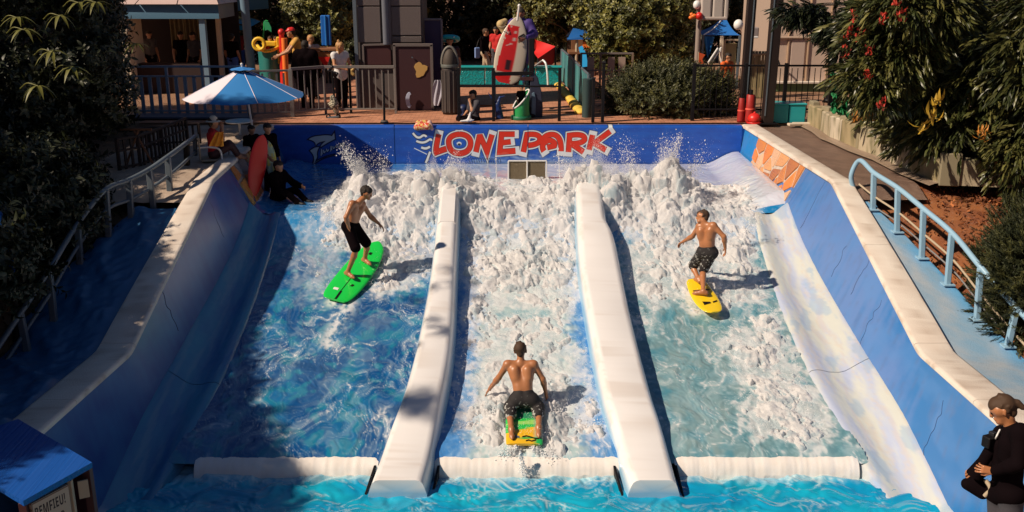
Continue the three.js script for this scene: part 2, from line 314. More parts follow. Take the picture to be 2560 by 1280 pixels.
// ---------- back wall with its painted mural ----------
const backWall = thing('back_wall', 'blue back wall behind the wave with large red LONE PARK lettering', 'wall', V(0, 0, 23.6));
{
  const c = document.createElement('canvas'); c.width = 2048; c.height = 256; const x = c.getContext('2d'), r = rngOf(31);
  x.fillStyle = '#1d55b4'; x.fillRect(0, 0, 2048, 256);
  for (let i = 0; i < 900; i++) { const k = r(); x.fillStyle = k > 0.5 ? 'rgba(40,110,215,0.07)' : 'rgba(20,45,140,0.08)'; x.beginPath(); x.ellipse(r() * 2048, r() * 256, 10 + r() * 60, 6 + r() * 20, 0, 0, 7); x.fill(); }
  for (let i = 0; i < 700; i++) { x.fillStyle = 'rgba(190,205,225,0.10)'; x.fillRect(r() * 2048, r() * 256, 1 + r() * 3, 1 + r() * 14); }
  x.setTransform(2048 / 1180, 0, 0, 256 / 94, -680 * 2048 / 1180, -315 * 256 / 94);
  x.lineCap = 'butt'; x.lineJoin = 'miter'; x.miterLimit = 3;
  const path = (pts) => { x.beginPath(); pts.forEach((p, i) => p.length === 2 ? (i ? x.lineTo(...p) : x.moveTo(...p)) : x.quadraticCurveTo(...p)); };
  const letters = [
    [[[1097, 333], [1086, 378, 1090, 378], [1084, 379], [1116, 369]]],
    [[[1149, 333], [1118, 336, 1122, 358], [1124, 380, 1150, 380], [1176, 378, 1177, 356], [1176, 334, 1149, 333]]],
    [[[1190, 377], [1200, 335], [1218, 376], [1231, 334]]],
    [[[1288, 333], [1255, 333], [1250, 377], [1290, 374]], [[1254, 355], [1278, 352]]],
    [[[1310, 377], [1319, 334], [1352, 330, 1352, 347], [1348, 360, 1322, 361]]],
    [[[1362, 375], [1350, 356, 1376, 348], [1392, 352, 1388, 362], [1370, 366]], [[1356, 350], [1366, 332, 1384, 334], [1406, 336, 1405, 375]]],
    [[[1424, 377], [1426, 336], [1466, 330, 1464, 347], [1458, 357, 1430, 357], [1462, 377]]],
    [[[1476, 372], [1484, 335]], [[1528, 326], [1488, 356], [1518, 372]]],
  ];
  const all = (w, s) => { x.lineWidth = w; x.strokeStyle = s; for (const l of letters) for (const p of l) { path(p); x.stroke(); } };
  x.lineCap = 'square'; all(23, '#2a3346'); all(20.5, '#d3dae0'); x.lineCap = 'butt'; all(14.5, '#4a1a12'); all(12.8, '#cf2f19');
  // worn lower part of the sign: pale scuffed paint and scrawl under the letters
  for (let i = 0; i < 520; i++) { x.fillStyle = `rgba(205,214,226,${0.05 + r() * 0.12})`; const px = 1180 + r() * 330, py = 380 + Math.pow(r(), 0.8) * 32; x.beginPath(); x.ellipse(px, py, 3 + r() * 13, 0.8 + r() * 3, -0.2 + r() * 0.4, 0, 7); x.fill(); }
  x.lineWidth = 1.2; x.strokeStyle = 'rgba(20,32,62,0.75)'; for (let i = 0; i < 14; i++) { const px = 1168 + i * 6; path([[px, 392 + r() * 4], [px + 3, 386, px + 6, 396 + r() * 5], [px + 9, 402, px + 5, 399]]); x.stroke(); }
  x.fillStyle = '#e6e6e0'; x.beginPath(); x.ellipse(1148, 357, 6, 5, 0, 0, 7); x.fill(); x.fillStyle = '#27303c'; x.beginPath(); x.ellipse(1148, 359, 4, 3, 0, 0, 7); x.fill();
  // white and black swirls left of the first letter
  x.strokeStyle = '#1c2740'; x.lineWidth = 9; const sw = [[[1032, 330], [1042, 346, 1052, 340], [1060, 332, 1066, 340]], [[1040, 350], [1056, 358, 1068, 350], [1078, 342, 1078, 350]], [[1052, 366], [1064, 372, 1074, 364]], [[1074, 376], [1066, 396, 1062, 402]]];
  for (const p of sw) { path(p); x.stroke(); } x.strokeStyle = '#dfe4e6'; x.lineWidth = 5.5; for (const p of sw) { path(p); x.stroke(); }
  x.lineWidth = 2; path([[1034, 368], [1066, 382]]); x.stroke();
  // silver emblem at the left
  const em = [[[769, 346], [778, 338, 800, 337], [818, 334, 828, 338], [834, 330], [835, 345], [812, 356, 797, 366], [800, 358, 812, 350], [790, 352, 786, 362], [788, 350, 769, 346]], [[771, 374], [784, 364, 794, 366], [786, 376, 788, 388], [782, 398, 781, 402], [806, 386, 834, 383], [800, 388, 776, 404], [786, 388, 771, 374]]];
  for (const p of em) { path(p); x.closePath(); x.lineWidth = 6; x.strokeStyle = '#10183a'; x.stroke(); x.fillStyle = '#b9c3cb'; x.fill(); }
  for (const [w, s] of [[6.5, '#10183a'], [2.8, '#c3ccd2']]) { x.lineWidth = w; x.strokeStyle = s; for (let i = 0; i < 8; i++) { const px = 796 + i * 8.2, py = 379 - i * 3.0, h = 11 - i * 0.7; path(i % 3 ? [[px, py - h * 0.4], [px + 1, py + h * 0.7, px + 5, py - h * 0.2]] : [[px + 2, py + h * 0.6], [px + 4, py - h * 0.8], [px + 5, py + h * 0.3]]); x.stroke(); } }
  const t = new THREE.CanvasTexture(c); t.colorSpace = THREE.SRGBColorSpace; t.anisotropy = 8; t.generateMipmaps = true; t.minFilter = THREE.LinearMipmapLinearFilter;
  const mural = mat(1, 1, 1, 0.4); mural.map = t;
  const XL = -5.665, XR = 5.455, yT = -0.02, yB = -0.915, cuts = [XL, -2.79, 0.38, XR];
  const blueEdge = mat(0.12, 0.36, 0.72, 0.4);
  part(backWall, 'wall_core', box(11.5, 1.2, 0.3, V(-0.1, -0.66, 23.72), 0, 0), M.blue);
  for (let k = 0; k < 3; k++) {
    const a = cuts[k] + 0.008, b = cuts[k + 1] - 0.008, rows = [[-0.05, 23.86, 1], [0.0, 23.80, 1], [0.008, 23.70, 1], [0.0, 23.60, 1], [-0.02, 23.555, 1], [-0.05, 23.54, 0.965]];
    const g = loft([[-0.95, 23.54], [-0.5, 23.54], [-0.05, 23.54], [-0.03, 23.545], [-0.012, 23.56], [0, 23.59], [0.006, 23.66], [0, 23.8], [-0.1, 23.86]].map(([y, D]) => [V(a, y, D), V(mix(a, b, 0.5), y, D), V(b, y, D)]).map((q) => q.reverse()));
    const p = g.attributes.position, uv = g.attributes.uv;
    for (let i = 0; i < p.count; i++) uv.setXY(i, (p.getX(i) - XL) / (XR - XL), clamp((Math.min(p.getY(i), -0.012) - yB) / (yT - yB), 0.01, 0.985));
    part(backWall, 'wall_panel', g, mural);
  }
}
// intake grate under the lettering
{
  const t = thing('intake_grate', 'white framed square grate standing before the blue wall between the two dividers', 'grate', V(0.36, -0.9, 21.8));
  const X0 = -0.08, X1 = 0.80, y0 = -0.90, y1 = -0.80 + 0.02, z = 21.8;
  const a = atD(1271, 402, z), b = atD(1366, 450, z);
  const w = b.x - a.x;
  for (const [p, q] of [[V(a.x, a.y, z), V(b.x, a.y, z)], [V(a.x, -1, z), V(a.x, a.y, z)], [V(b.x, -1, z), V(b.x, a.y, z)], [V(a.x + w * 0.49, -1, z - 0.012), V(a.x + w * 0.49, a.y, z - 0.012)]]) part(t, 'frame', beam(p, q, 0.03, 0.03), M.white);
  const gm = rough(mat(0.20, 0.15, 0.085, 0.8), GRIT, 3, 0.02);
  for (const k of [0, 1]) part(t, 'mesh_panel', box(w * 0.46, 0.5, 0.02, V(a.x + w * (0.25 + 0.49 * k), a.y - 0.26, z + 0.012), 0, 0.003), gm);
  void X0, X1, y0, y1;
}

// ---------- lane dividers ----------
function divider(label, left, right, capEnd, notchD, side) {
  // left and right: [D, x] edges of the cap
  const L = table(left), R = table(right);
  const rise = table([[11.7, 0.24], [12.3, 0.26], [13, 0.30], [16, 0.32], [18.2, 0.40], [19.2, 0.44], [19.8, 0.40], [20.2, 0.30]]);
  const base = table([[11.7, -3.0], [12.3, -2.86], [13, -2.60], [14.5, -2.22], [16.27, -1.79], [17.3, -1.48], [18.2, -1.16], [19.2, -0.92], [20.3, -0.90]]);
  const row = (D, grow = 0, up = 0) => {
    const l = L(D) - grow, r = R(D) + grow, y = base(D) + rise(D) + up, w = r - l, yb = base(D) - 0.5, s = 0.12;
    return [V(l - s, yb, D), V(l - s * 0.55, y - 0.2, D), V(l - 0.03, y - 0.085, D), V(l - 0.006, y - 0.035, D), V(l + 0.035, y - 0.004, D), V(l + 0.08, y + 0.006, D), V(r - 0.08, y + 0.006, D), V(r - 0.035, y - 0.004, D), V(r + 0.006, y - 0.035, D), V(r + 0.03, y - 0.085, D), V(r + s * 0.55, y - 0.2, D), V(r + s, yb, D)];
  };
  const t = thing('lane_divider', label, 'lane divider', V((L(15) + R(15)) / 2, -2.5, 15));
  const tone = (x, y, D) => {
    const n = fbm(x * 5, D * 0.6, 4), s = smooth(0.15, 0.45, fbm(x * 7 + side * 10, D * 0.7, 4) + 0.25 * fbm(x * 20, D * 20, 2)), f = fbm(x * 30, D * 30, 2), m = (L(D) + R(D)) / 2, h = base(D) + rise(D) - y;
    const c = mix3([0.75, 0.73, 0.72], [0.82, 0.80, 0.79], clamp(0.5 + n + 0.25 * f));
    const edge = smooth(0.125, 0.135, h + 0.03 * fbm(D * 1.5, x * 2, 3)); // flanks turn blue below the cap edge
    return mix3(mix3(c, [0.52, 0.43, 0.36], s * 0.35), [0.18, 0.44, 0.66], edge * 0.85 + 0 * m);
  };
  const g = loft(range(11.72, 20.2, 0.05).map((D) => row(D)), true, true, 0.75);
  part(t, 'ridge', paint(g, tone), M.whiteGel);
  if (notchD) part(t, 'cap_plate', paint(loft(range(notchD, 20.1, 0.1).map((D) => { const q = row(D, 0.012, 0.02), b = base(D) + rise(D) - 0.1; return [q[3], q[4], q[7], q[8]].map((p, i) => { const v = p.clone(); if (i === 0 || i === 3) v.y -= 0.02; return v; }).concat([V(R(D), b, D), V(L(D), b, D)]); }), true, true, 0.6), tone), M.whiteGel);
  // dark gaskets along the foot at the pool end
  for (const [e, s] of [[L, -1], [R, 1]]) part(t, 'gasket', beam(V(e(11.72) + s * 0.125, -3.12, 11.70), V(e(12.4) + s * 0.125, -2.86, 12.4), 0.035, 0.18), M.black);
  return t;
}
divider('left white divider ridge between the lanes with a separate plate on its upper end', [[11.7, -1.83], [12.4, -1.72], [13.2, -1.56], [14.2, -1.46], [15.2, -1.41], [17, -1.36], [20.2, -1.36]], [[11.7, -1.19], [12.4, -1.11], [13.2, -1.04], [14.2, -0.98], [15.2, -0.98], [17, -1.03], [20.2, -1.09]], 0, 17.9, -1);
divider('right white divider ridge, the wider one, with a stepped edge at its top', [[11.7, 1.60], [12.4, 1.50], [13.2, 1.38], [14.2, 1.32], [15.2, 1.28], [17, 1.24], [20.2, 1.32]], [[11.7, 2.14], [12.4, 2.10], [13.2, 2.0], [14.2, 1.94], [15.2, 1.90], [17.4, 1.84], [17.75, 1.80], [18.1, 1.72], [20.2, 1.72]], 0, 0, 1);
// ---------- flowing water, foam, pool ----------
const hash2 = (i, j, k) => { let h = (i * 374761393 + j * 668265263 + k * 974634533) | 0; h = Math.imul(h ^ (h >>> 13), 1274126177); return ((h ^ (h >>> 16)) >>> 0) / 4294967296; };
function worley(x, y, k) {                                          // nearest and second distances
  const xi = Math.floor(x), yi = Math.floor(y); let a = 9, b = 9;
  for (let i = -1; i <= 1; i++) for (let j = -1; j <= 1; j++) {
    const dx = xi + i + hash2(xi + i, yi + j, k) - x, dy = yi + j + hash2(xi + i, yi + j, k + 7) - y, d = dx * dx + dy * dy;
    if (d < a) { b = a; a = d; } else if (d < b) b = d;
  }
  return [Math.sqrt(a), Math.sqrt(b)];
}
function dome(x, y, s, k) {                                         // rounded heaps with soft valleys between
  x /= s; y /= s; const xi = Math.floor(x), yi = Math.floor(y); let a = 0;
  for (let i = -1; i <= 1; i++) for (let j = -1; j <= 1; j++) { const dx = xi + i + hash2(xi + i, yi + j, k) - x, dy = yi + j + hash2(xi + i, yi + j, k + 7) - y, d = dx * dx + dy * dy; if (d < 2) a += Math.exp(-7 * d) * (0.55 + 0.9 * hash2(xi + i, yi + j, k + 3)); }
  return Math.min(1, 1.3 * (1 - Math.exp(-1.15 * a)));
}
function puff(x, y) {                                               // billowing lumps
  y *= 0.72; const wx = x + 0.20 * N2(x * 1.4, y * 1.4) + 0.07 * N2(x * 4, y * 4) + 0.02 * N2(x * 11, y * 11), wy = y + 0.20 * N2(x * 1.4 + 9, y * 1.4) + 0.07 * N2(x * 4 + 9, y * 4) + 0.02 * N2(x * 11 + 5, y * 11);
  return 0.36 * dome(wx, wy, 0.42, 1) + 0.30 * dome(wx, wy, 0.19, 2) + 0.20 * dome(wx, wy, 0.095, 3) + 0.08 * dome(wx, wy, 0.05, 4) + 0.04 * fbm(x * 12, y * 10, 2);
}
// regions of foam, outlined on the water
const reg = (pts, w, soft, nz) => ({ p: pts.map(([x, y]) => { const v = atF(x, y, waterY, 9, 23.3); return [v.x, -v.z]; }), w, soft, nz });
const REG = [
  reg([[790, 515], [850, 450], [960, 428], [1100, 430], [1096, 560], [1084, 690], [1010, 720], [950, 740], [925, 700], [880, 640], [820, 600]], 1, 0.45, 0.5),
  reg([[720, 560], [800, 500], [900, 640], [860, 760], [760, 760], [700, 640]], 0.42, 0.5, 0.9),
  reg([[1155, 440], [1300, 452], [1446, 440], [1452, 560], [1470, 740], [1420, 790], [1300, 770], [1160, 800], [1150, 600]], 1, 0.3, 0.35),
  reg([[1180, 780], [1420, 780], [1500, 1010], [1530, 1085], [1330, 1130], [1130, 1080], [1140, 960]], 0.74, 0.4, 0.8),
  reg([[1170, 960], [1270, 930], [1370, 940], [1480, 1000], [1510, 1060], [1450, 1125], [1200, 1125], [1130, 1040]], 0.95, 0.3, 0.6),
  reg([[1545, 430], [1860, 470], [1900, 560], [1890, 640], [1925, 700], [1915, 760], [1840, 770], [1780, 790], [1690, 750], [1640, 770], [1560, 720]], 1, 0.35, 0.4),
  reg([[1870, 770], [1950, 800], [1990, 880], [2060, 1000], [2120, 1105], [2000, 1125], [1880, 1090], [1860, 980], [1800, 880]], 1.0, 0.4, 0.7),
  reg([[1580, 760], [1640, 790], [1680, 850], [1600, 830]], 0.7, 0.25, 0.6),
  reg([[1650, 900], [1760, 960], [1880, 1110], [1740, 1120], [1640, 1000]], 0.3, 0.5, 0.9),
  reg([[700, 820], [1000, 760], [1000, 900], [760, 1040], [600, 960]], 0.16, 0.6, 1.0),
];
function inside(x, y, p) {                                          // signed distance to a polygon, positive within
  let d = 1e9, s = -1;
  for (let i = 0, j = p.length - 1; i < p.length; j = i++) {
    const ex = p[j][0] - p[i][0], ey = p[j][1] - p[i][1], wx = x - p[i][0], wy = y - p[i][1], t = clamp((wx * ex + wy * ey) / (ex * ex + ey * ey));
    const bx = wx - ex * t, by = wy - ey * t; d = Math.min(d, bx * bx + by * by);
    if ((p[i][1] > y) !== (p[j][1] > y) && x < (p[j][0] - p[i][0]) * (y - p[i][1]) / (p[j][1] - p[i][1]) + p[i][0]) s = -s;
  }
  return s * Math.sqrt(d);
}
function foamAmount(x, D) {
  let a = 0; const n = fbm(x * 1.3, D * 1.3, 4), n2 = fbm(x * 5, D * 4, 3);
  for (const r of REG) { const d = inside(x, D, r.p); if (d > -1.2) a = Math.max(a, r.w * smooth(-r.soft, r.soft, d + r.nz * (0.55 * n + 0.45 * n2))); }
  return a;
}
const crestAt = table([[-4.6, 0], [-3.7, 0.05], [-3.1, 0.72], [-2.4, 0.55], [-1.75, 0.75], [-1.2, 1.05], [-0.7, 0.55], [-0.2, 0.34], [0.3, 0.24], [0.9, 0.42], [1.5, 1.05], [2.1, 0.85], [2.7, 0.75], [3.2, 1.10], [3.65, 0.45], [4.2, 0.06], [5, 0]]);
const crest = (x, D) => { const c = 19.75 + 0.25 * N2(x * 0.9, 4), k = D > c ? 0.5 : 0.85; return crestAt(x) * Math.exp(-(((D - c) / k) ** 2)) * (0.78 + 0.7 * fbm(x * 1.8, D * 1.8 + 30, 4)); };
const WAKES = [[[832, 756], [950, 640]], [[815, 740], [925, 612]], [[1715, 730], [1735, 780]], [[1800, 790], [1775, 720]], [[870, 760], [820, 860]]].map(([a, b]) => { const p = atF(...a, waterY), q = atF(...b, waterY); return [p.x, -p.z, q.x, -q.z, 0.17]; });
const X0 = -5.3, X1 = 5.38, W_STEP = 0.0155, D_STEP = 0.0205;
{
  const nx = Math.round((X1 - X0) / W_STEP), Ds = range(12.28, 23.5, D_STEP), nd = Ds.length, n = (nx + 1) * nd;
  const pos = new Float32Array(n * 3), col = new Float32Array(n * 3), fpos = new Float32Array(n * 3), fh = new Float32Array(n), fcol = new Float32Array(n * 3);
  for (let j = 0, o = 0; j < nd; j++) {
    const D = Ds[j], yb = waterY(D);
    for (let i = 0; i <= nx; i++, o++) {
      const x = X0 + (X1 - X0) * i / nx;
      const lane = x < -1.2 ? 0 : x < 1.55 ? 1 : 2;
      const edge = D > 18.6 ? (0.30 * smooth(4.55, 5.35, x) + 0.12 * smooth(4.6, 5.25, -x)) * smooth(18.6, 19.4, D) : 0;
      const am = foamAmount(x, D), cr = crest(x, D), hole = fbm(x * 3.1 + 50, D * 2.2, 4) + 0.5 * fbm(x * 9 + 50, D * 6.5, 3), bulk = am * smooth(0.06, 0.5, am) * smooth(-0.52, -0.12, hole + 0.35 * (am - 0.75) + cr);
      // streaming ripples of the clear water
      const wx = x + 0.3 * N2(x * 0.8, D * 0.7) + 0.09 * N2(x * 3, D * 2.6), wd = D + 0.35 * N2(x * 0.7 + 5, D * 0.6) + 0.1 * N2(x * 3 + 4, D * 2.6);
      const rip = 0.016 * fbm(wx * 2.2, wd * 1.4, 3) + 0.0025 * N2(wx * 13, wd * 8);
      const yw = yb + edge + rip * (D > 18.9 && am < 0.1 ? 0.5 : 1);
      pos[o * 3] = x; pos[o * 3 + 1] = yw; pos[o * 3 + 2] = -D;
      // body colour
      const nn = fbm(x * 0.9, D * 0.7 + 11, 3), n3 = fbm(x * 2.6 + 3, D * 2.2, 3);
      let c;
      if (D > 18.9) c = mix3([0.03, 0.20, 0.50], [0.58, 0.60, 0.70], smooth(-3.2, 1.2, x + n3));
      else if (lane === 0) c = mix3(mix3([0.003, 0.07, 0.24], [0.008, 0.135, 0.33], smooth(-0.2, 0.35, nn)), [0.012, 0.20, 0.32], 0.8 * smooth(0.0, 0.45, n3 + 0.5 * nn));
      else if (lane === 1) c = mix3(mix3([0.40, 0.52, 0.52], [0.24, 0.42, 0.48], clamp(0.5 + 1.2 * n3)), [0.06, 0.24, 0.58], smooth(0.55, 0.95, Math.abs(x - 0.22) + 0.25 * n3));
      else c = mix3(mix3([0.10, 0.25, 0.30], [0.24, 0.33, 0.33], clamp(0.5 + 1.2 * nn)), [0.03, 0.22, 0.31], 0.8 * smooth(-0.25, 0.5, 0.5 * n3 + nn + 0.35 * smooth(14.5, 16.5, D) - 0.2));
      if (D > 17.6 && D < 18.95) c = mix3(c, [0.01, 0.20, 0.48], smooth(17.6, 18.3, D));
      // thin lace of foam lying on the water
      const rg = (u, v, k) => Math.pow(Math.max(0, 1 - Math.abs(N2(u, v)) * 1.15), k);
      const r1 = rg(wx * 1.6, wd * 0.6 + 3, 9), r2 = rg(wx * 3.8 + 8, wd * 1.5, 8), r3 = rg(wx * 9 + 2, wd * 3.6, 6), r4 = rg(wx * 20, wd * 9 + 6, 5);
      const cover = fbm(wx * 0.9 + 17, wd * 0.7, 4);
      const run = rg(wx * 5.5 + 1.5 * N2(wd * 0.5, 3), wd * 0.45, 10) * (0.4 + 0.6 * r4) * smooth(-0.2, 0.3, fbm(wx * 2, wd * 0.5 + 90, 3));
      const lace = clamp((D < 18.7 ? 0.85 * run : 0) + 0.75 * r1 * (0.35 + 0.65 * r3) + 0.6 * r2 * (0.4 + 0.6 * r4) + 0.42 * r3 * (0.3 + 0.7 * r4));
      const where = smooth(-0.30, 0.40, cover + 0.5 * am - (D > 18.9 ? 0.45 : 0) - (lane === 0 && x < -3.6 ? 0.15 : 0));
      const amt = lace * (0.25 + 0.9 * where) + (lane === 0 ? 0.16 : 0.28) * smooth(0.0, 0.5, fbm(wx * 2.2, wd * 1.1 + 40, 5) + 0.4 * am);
      const wake = Math.max(...WAKES.map(([ax, ad, bx, bd, w]) => { const ex = bx - ax, ed = bd - ad, t = clamp(((x - ax) * ex + (D - ad) * ed) / (ex * ex + ed * ed)), q = Math.hypot(x - ax - ex * t, D - ad - ed * t); return Math.exp(-((q / w) ** 2)); })) * smooth(-0.45, 0.25, n3 + 0.7 * fbm(x * 8, D * 6, 3));
      const veil = Math.max(0.85 * wake, smooth(0.05, 0.7, am) * (0.50 + 0.25 * smooth(-0.3, 0.3, hole)));
      const cov = clamp(Math.max(amt * (lane === 0 ? 0.95 : 0.9), veil));
      c = mix3(c, mix3([0.50, 0.70, 0.76], [0.80, 0.81, 0.81], smooth(0.15, 0.6, cov)), cov);
      col.set(c, o * 3);
      // foam heaps
      let h = -0.06;
      if (am > 0.02 || cr > 0.01) {
        const hb = cr * 0.74, p = puff(x, D + 0.9 * hb), amp = (0.068 + 0.04 * smooth(14, 18, D)) * clamp(0.85 + 1.5 * fbm(x * 0.8, D * 0.8 + 70, 3), 0.25, 1.7);
        h = -0.045 - 0.05 * smooth(0.5, 0.1, bulk / Math.max(am, 0.05)) * (am > 0.3 ? 1 : 0) + bulk * (0.035 + amp * p + 0.085 * fbm(x * 1.7, D * 1.5 + 9, 3)) + (cr > 0.01 ? hb + 0.13 * (p - 0.4) * smooth(0, 0.4, cr) : 0) - 0.03 * (1 - am);
        const f = N2(x * 26, D * 20); h += 0.003 * f * (h > 0 ? 1 : 0); { const bx = (Math.abs(x - 0.16) - 0.42) / 0.16, bd = (D - 13.15) / 0.45; h += (0.20 * Math.exp(-bx * bx - bd * bd) + 0.05 * Math.exp(-(((x - 0.16) / 0.5) ** 2) - (((D - 12.62) / 0.14) ** 2))) * (0.35 + p); }
      }
      fh[o] = h;
      const gx = cr > 0.02 && h > 0 ? (crest(x + 0.06, D) - crest(x - 0.06, D)) / 0.12 * 0.74 : 0, gd = cr > 0.02 && h > 0 ? (crest(x, D + 0.06) - crest(x, D - 0.06)) / 0.12 * 0.74 : 0, push = cr > 0.02 && h > 0 ? 0.13 * puff(x, D + 0.9 * cr * 0.74) * smooth(0, 0.5, cr) : 0, gl = Math.sqrt(1 + gx * gx + gd * gd);
      const lean = h > 0 ? 0.25 * Math.min(h, 0.3) : 0;
      fpos[o * 3] = x + 0.012 * N2(x * 9, D * 9) * (h > 0 ? 1 : 0) - push * gx / gl; fpos[o * 3 + 1] = yb + edge + h; fpos[o * 3 + 2] = -D + lean + push * gd / gl;
      const q = clamp(0.5 + 0.8 * fbm(x * 7 + 5, D * 7, 3)); { const thin = smooth(0.05, 0.45, fbm(wx * 2.3 + 31, wd * 1.7, 4) + 0.4 * fbm(x * 11, D * 8, 3)) * mix(0.85, 0.62, smooth(0.5, 0.95, am)); fcol.set(mix3(mix3([0.80, 0.79, 0.80], [0.90, 0.88, 0.87], q), [0.42, 0.56, 0.63], thin), o * 3); }
    }
  }
  const idx = [], fidx = [], w = nx + 1;
  for (let j = 0; j + 1 < nd; j++) for (let i = 0; i < nx; i++) {
    const a = j * w + i, b = a + 1, c = a + w, d = c + 1;
    const xx = pos[a * 3], DD = -pos[a * 3 + 2]; if (DD > 18.75 || (xx < (apronInR(DD) + 0.12) && xx > apronInL(DD) - 0.12)) idx.push(a, b, c, b, d, c); else continue;
    if (Math.max(fh[a], fh[b], fh[c], fh[d]) > -0.025) fidx.push(a, b, c, b, d, c);
  }
  const g = new THREE.BufferGeometry(); g.setAttribute('position', new THREE.BufferAttribute(pos, 3)); g.setAttribute('color', new THREE.BufferAttribute(col, 3)); g.setIndex(idx); g.computeVertexNormals();
  struct('flowing_water', g, M.wet);
  // drop unused foam vertices
  const map = new Int32Array(n).fill(-1); let k = 0; for (const v of fidx) if (map[v] < 0) map[v] = k++;
  const fp = new Float32Array(k * 3), fc = new Float32Array(k * 3); for (let v = 0; v < n; v++) if (map[v] >= 0) { fp.set(fpos.subarray(v * 3, v * 3 + 3), map[v] * 3); fc.set(fcol.subarray(v * 3, v * 3 + 3), map[v] * 3); }
  const f = new THREE.BufferGeometry(); f.setAttribute('position', new THREE.BufferAttribute(fp, 3)); f.setAttribute('color', new THREE.BufferAttribute(fc, 3)); f.setIndex(fidx.map((v) => map[v])); f.computeVertexNormals();
  const fm = struct('white_foam', f, vmat(0.95, { transmission: 0.5, side: THREE.DoubleSide }), 'stuff'); fm.userData.label = 'churning white foam over the crest and down the three lanes';
}
// spray: droplets thrown off the crest
{
  const r = rngOf(404), gs = () => (r() + r() + r() + r() - 2), list = [];
  const add = (x, y, D, s) => list.push([x, y, D, s]);
  for (let i = 0; i < 200000; i++) {
    const x = -3.9 + 8.3 * r(), c = 19.6 + 0.45 * gs(), h = crest(x, c); if (h < 0.06 || r() > h * 1.7) continue;
    const lift = -Math.log(1 - r() * 0.985) * 0.085 * (0.5 + h) * (0.6 + 0.8 * N2(x * 2.5, 77)); add(x, shelfY + h * 0.85 + Math.max(-0.02, lift), c, 0.0016 + 0.0034 * r() * r() * r());
  }
  for (let i = 0; i < 110000; i++) {                                // froth thrown up low over the heaps
    const x = -3.6 + 8.0 * r(), D = 12.6 + 7.4 * r(), a = foamAmount(x, D), cr = crest(x, D) * 0.74; if (a < 0.45 || r() > 0.35 + 0.65 * N2(x * 1.7, D * 1.7) + 0.25) continue;
    add(x, waterY(D) + cr + 0.05 + 0.06 * a - Math.log(1 - r() * 0.98) * 0.028, D, 0.0022 + 0.0045 * r() * r() * r());
  }
  const jet = (px, py, qx, qy, D, n, spread) => { const a = atD(px, py, D), b = atD(qx, qy, D); for (let i = 0; i < n * 3; i++) { const t = Math.pow(r(), 1.3), w = spread * (0.25 + t); add(mix(b.x, a.x, t) + w * gs(), mix(b.y, a.y, t) + w * gs() * 0.9, D + w * gs(), 0.002 + 0.009 * Math.pow(r(), 6)); } };
  jet(858, 360, 905, 470, 19.4, 700, 0.11); jet(880, 395, 930, 450, 19.5, 900, 0.16); jet(1700, 335, 1672, 440, 19.6, 500, 0.07); jet(1668, 360, 1690, 440, 19.6, 900, 0.2); jet(1130, 395, 1140, 450, 19.8, 500, 0.14); jet(1400, 395, 1440, 450, 19.8, 500, 0.14); jet(1560, 360, 1580, 430, 19.8, 500, 0.26); jet(1760, 380, 1720, 440, 19.7, 400, 0.25); jet(940, 380, 960, 440, 19.7, 300, 0.25);
  jet(1395, 370, 1402, 470, 20.2, 160, 0.012); jet(1240, 390, 1242, 460, 20.4, 120, 0.012);
  jet(1310, 1190, 1300, 1130, 12.15, 300, 0.05); jet(1240, 1150, 1290, 1120, 12.4, 400, 0.12); jet(1400, 1150, 1330, 1120, 12.4, 400, 0.12); jet(1225, 1020, 1262, 1080, 13.1, 400, 0.09); jet(1400, 1020, 1362, 1075, 13.1, 400, 0.09); jet(1890, 540, 1860, 600, 17.8, 300, 0.12); jet(800, 520, 850, 560, 18.2, 250, 0.15); jet(1500, 1060, 1430, 1090, 13.0, 260, 0.10); jet(1150, 1060, 1230, 1090, 13.0, 200, 0.10);
  const m = new THREE.InstancedMesh(new THREE.IcosahedronGeometry(1, 1), mat(0.86, 0.86, 0.86, 0.35), list.length), T = new THREE.Matrix4();
  list.forEach(([x, y, D, s], i) => { T.makeScale(s, s * 1.15, s); T.setPosition(x, y, -D); m.setMatrixAt(i, T); });
  m.name = 'spray_droplets'; m.userData = { kind: 'stuff', label: 'white water droplets flying above the wave crest' }; shade(m); scene.add(m);
}
// overflow lips along the lower edge
function lip(px0, px1, label) {
  const a = atF(px0, 1136, waterY), b = atF(px1, 1136, waterY), xs = range(a.x, b.x, 0.02), r = N2;
  const t = thing('overflow_lip', label, 'overflow lip', V((a.x + b.x) / 2, -2.9, 12.4));
  const rows = xs.map((x, i) => {
    const e = Math.min(i, xs.length - 1 - i), q = e < 3 ? 0.85 + 0.05 * e : 1, n = 0.004 * r(x * 3, 3) + 0.0015 * r(x * 13, 8), drop = 0.04 * r(x * 2.2, 20) + 0.035 * r(x * 7, 21) + 0.015 * r(x * 19, 22), o = [];
    const cy = -2.835, pr = [[12.62, 0.05], [12.52, 0.085], [12.44, 0.095], [12.34, 0.08], [12.26, 0.03], [12.22, -0.04], [12.20, -0.10], [12.19, -0.15 + drop], [12.2, -0.25 + drop], [12.3, -0.4]];
    pr.forEach(([D, y], k) => o.push(V(x, cy + y * q + (k < 8 ? n : 0), D - n * 1.5 * (k > 2 && k < 8 ? 1 : 0)))); return o;
  });
  part(t, 'lip_roll', paint(loft(rows, false, true), (x, y, D) => mix3([0.80, 0.74, 0.68], [0.86, 0.82, 0.78], clamp(0.5 + fbm(x * 6, y * 3, 3)))), vmat(0.3, { clearcoat: 0.4, clearcoatRoughness: 0.15 }));
}
lip(492, 948, 'white overflow lip at the foot of the left lane, partly in shade');
lip(1088, 1546, 'white overflow lip at the foot of the middle lane below the kneeling rider');
lip(1684, 2141, 'white overflow lip at the foot of the right lane');
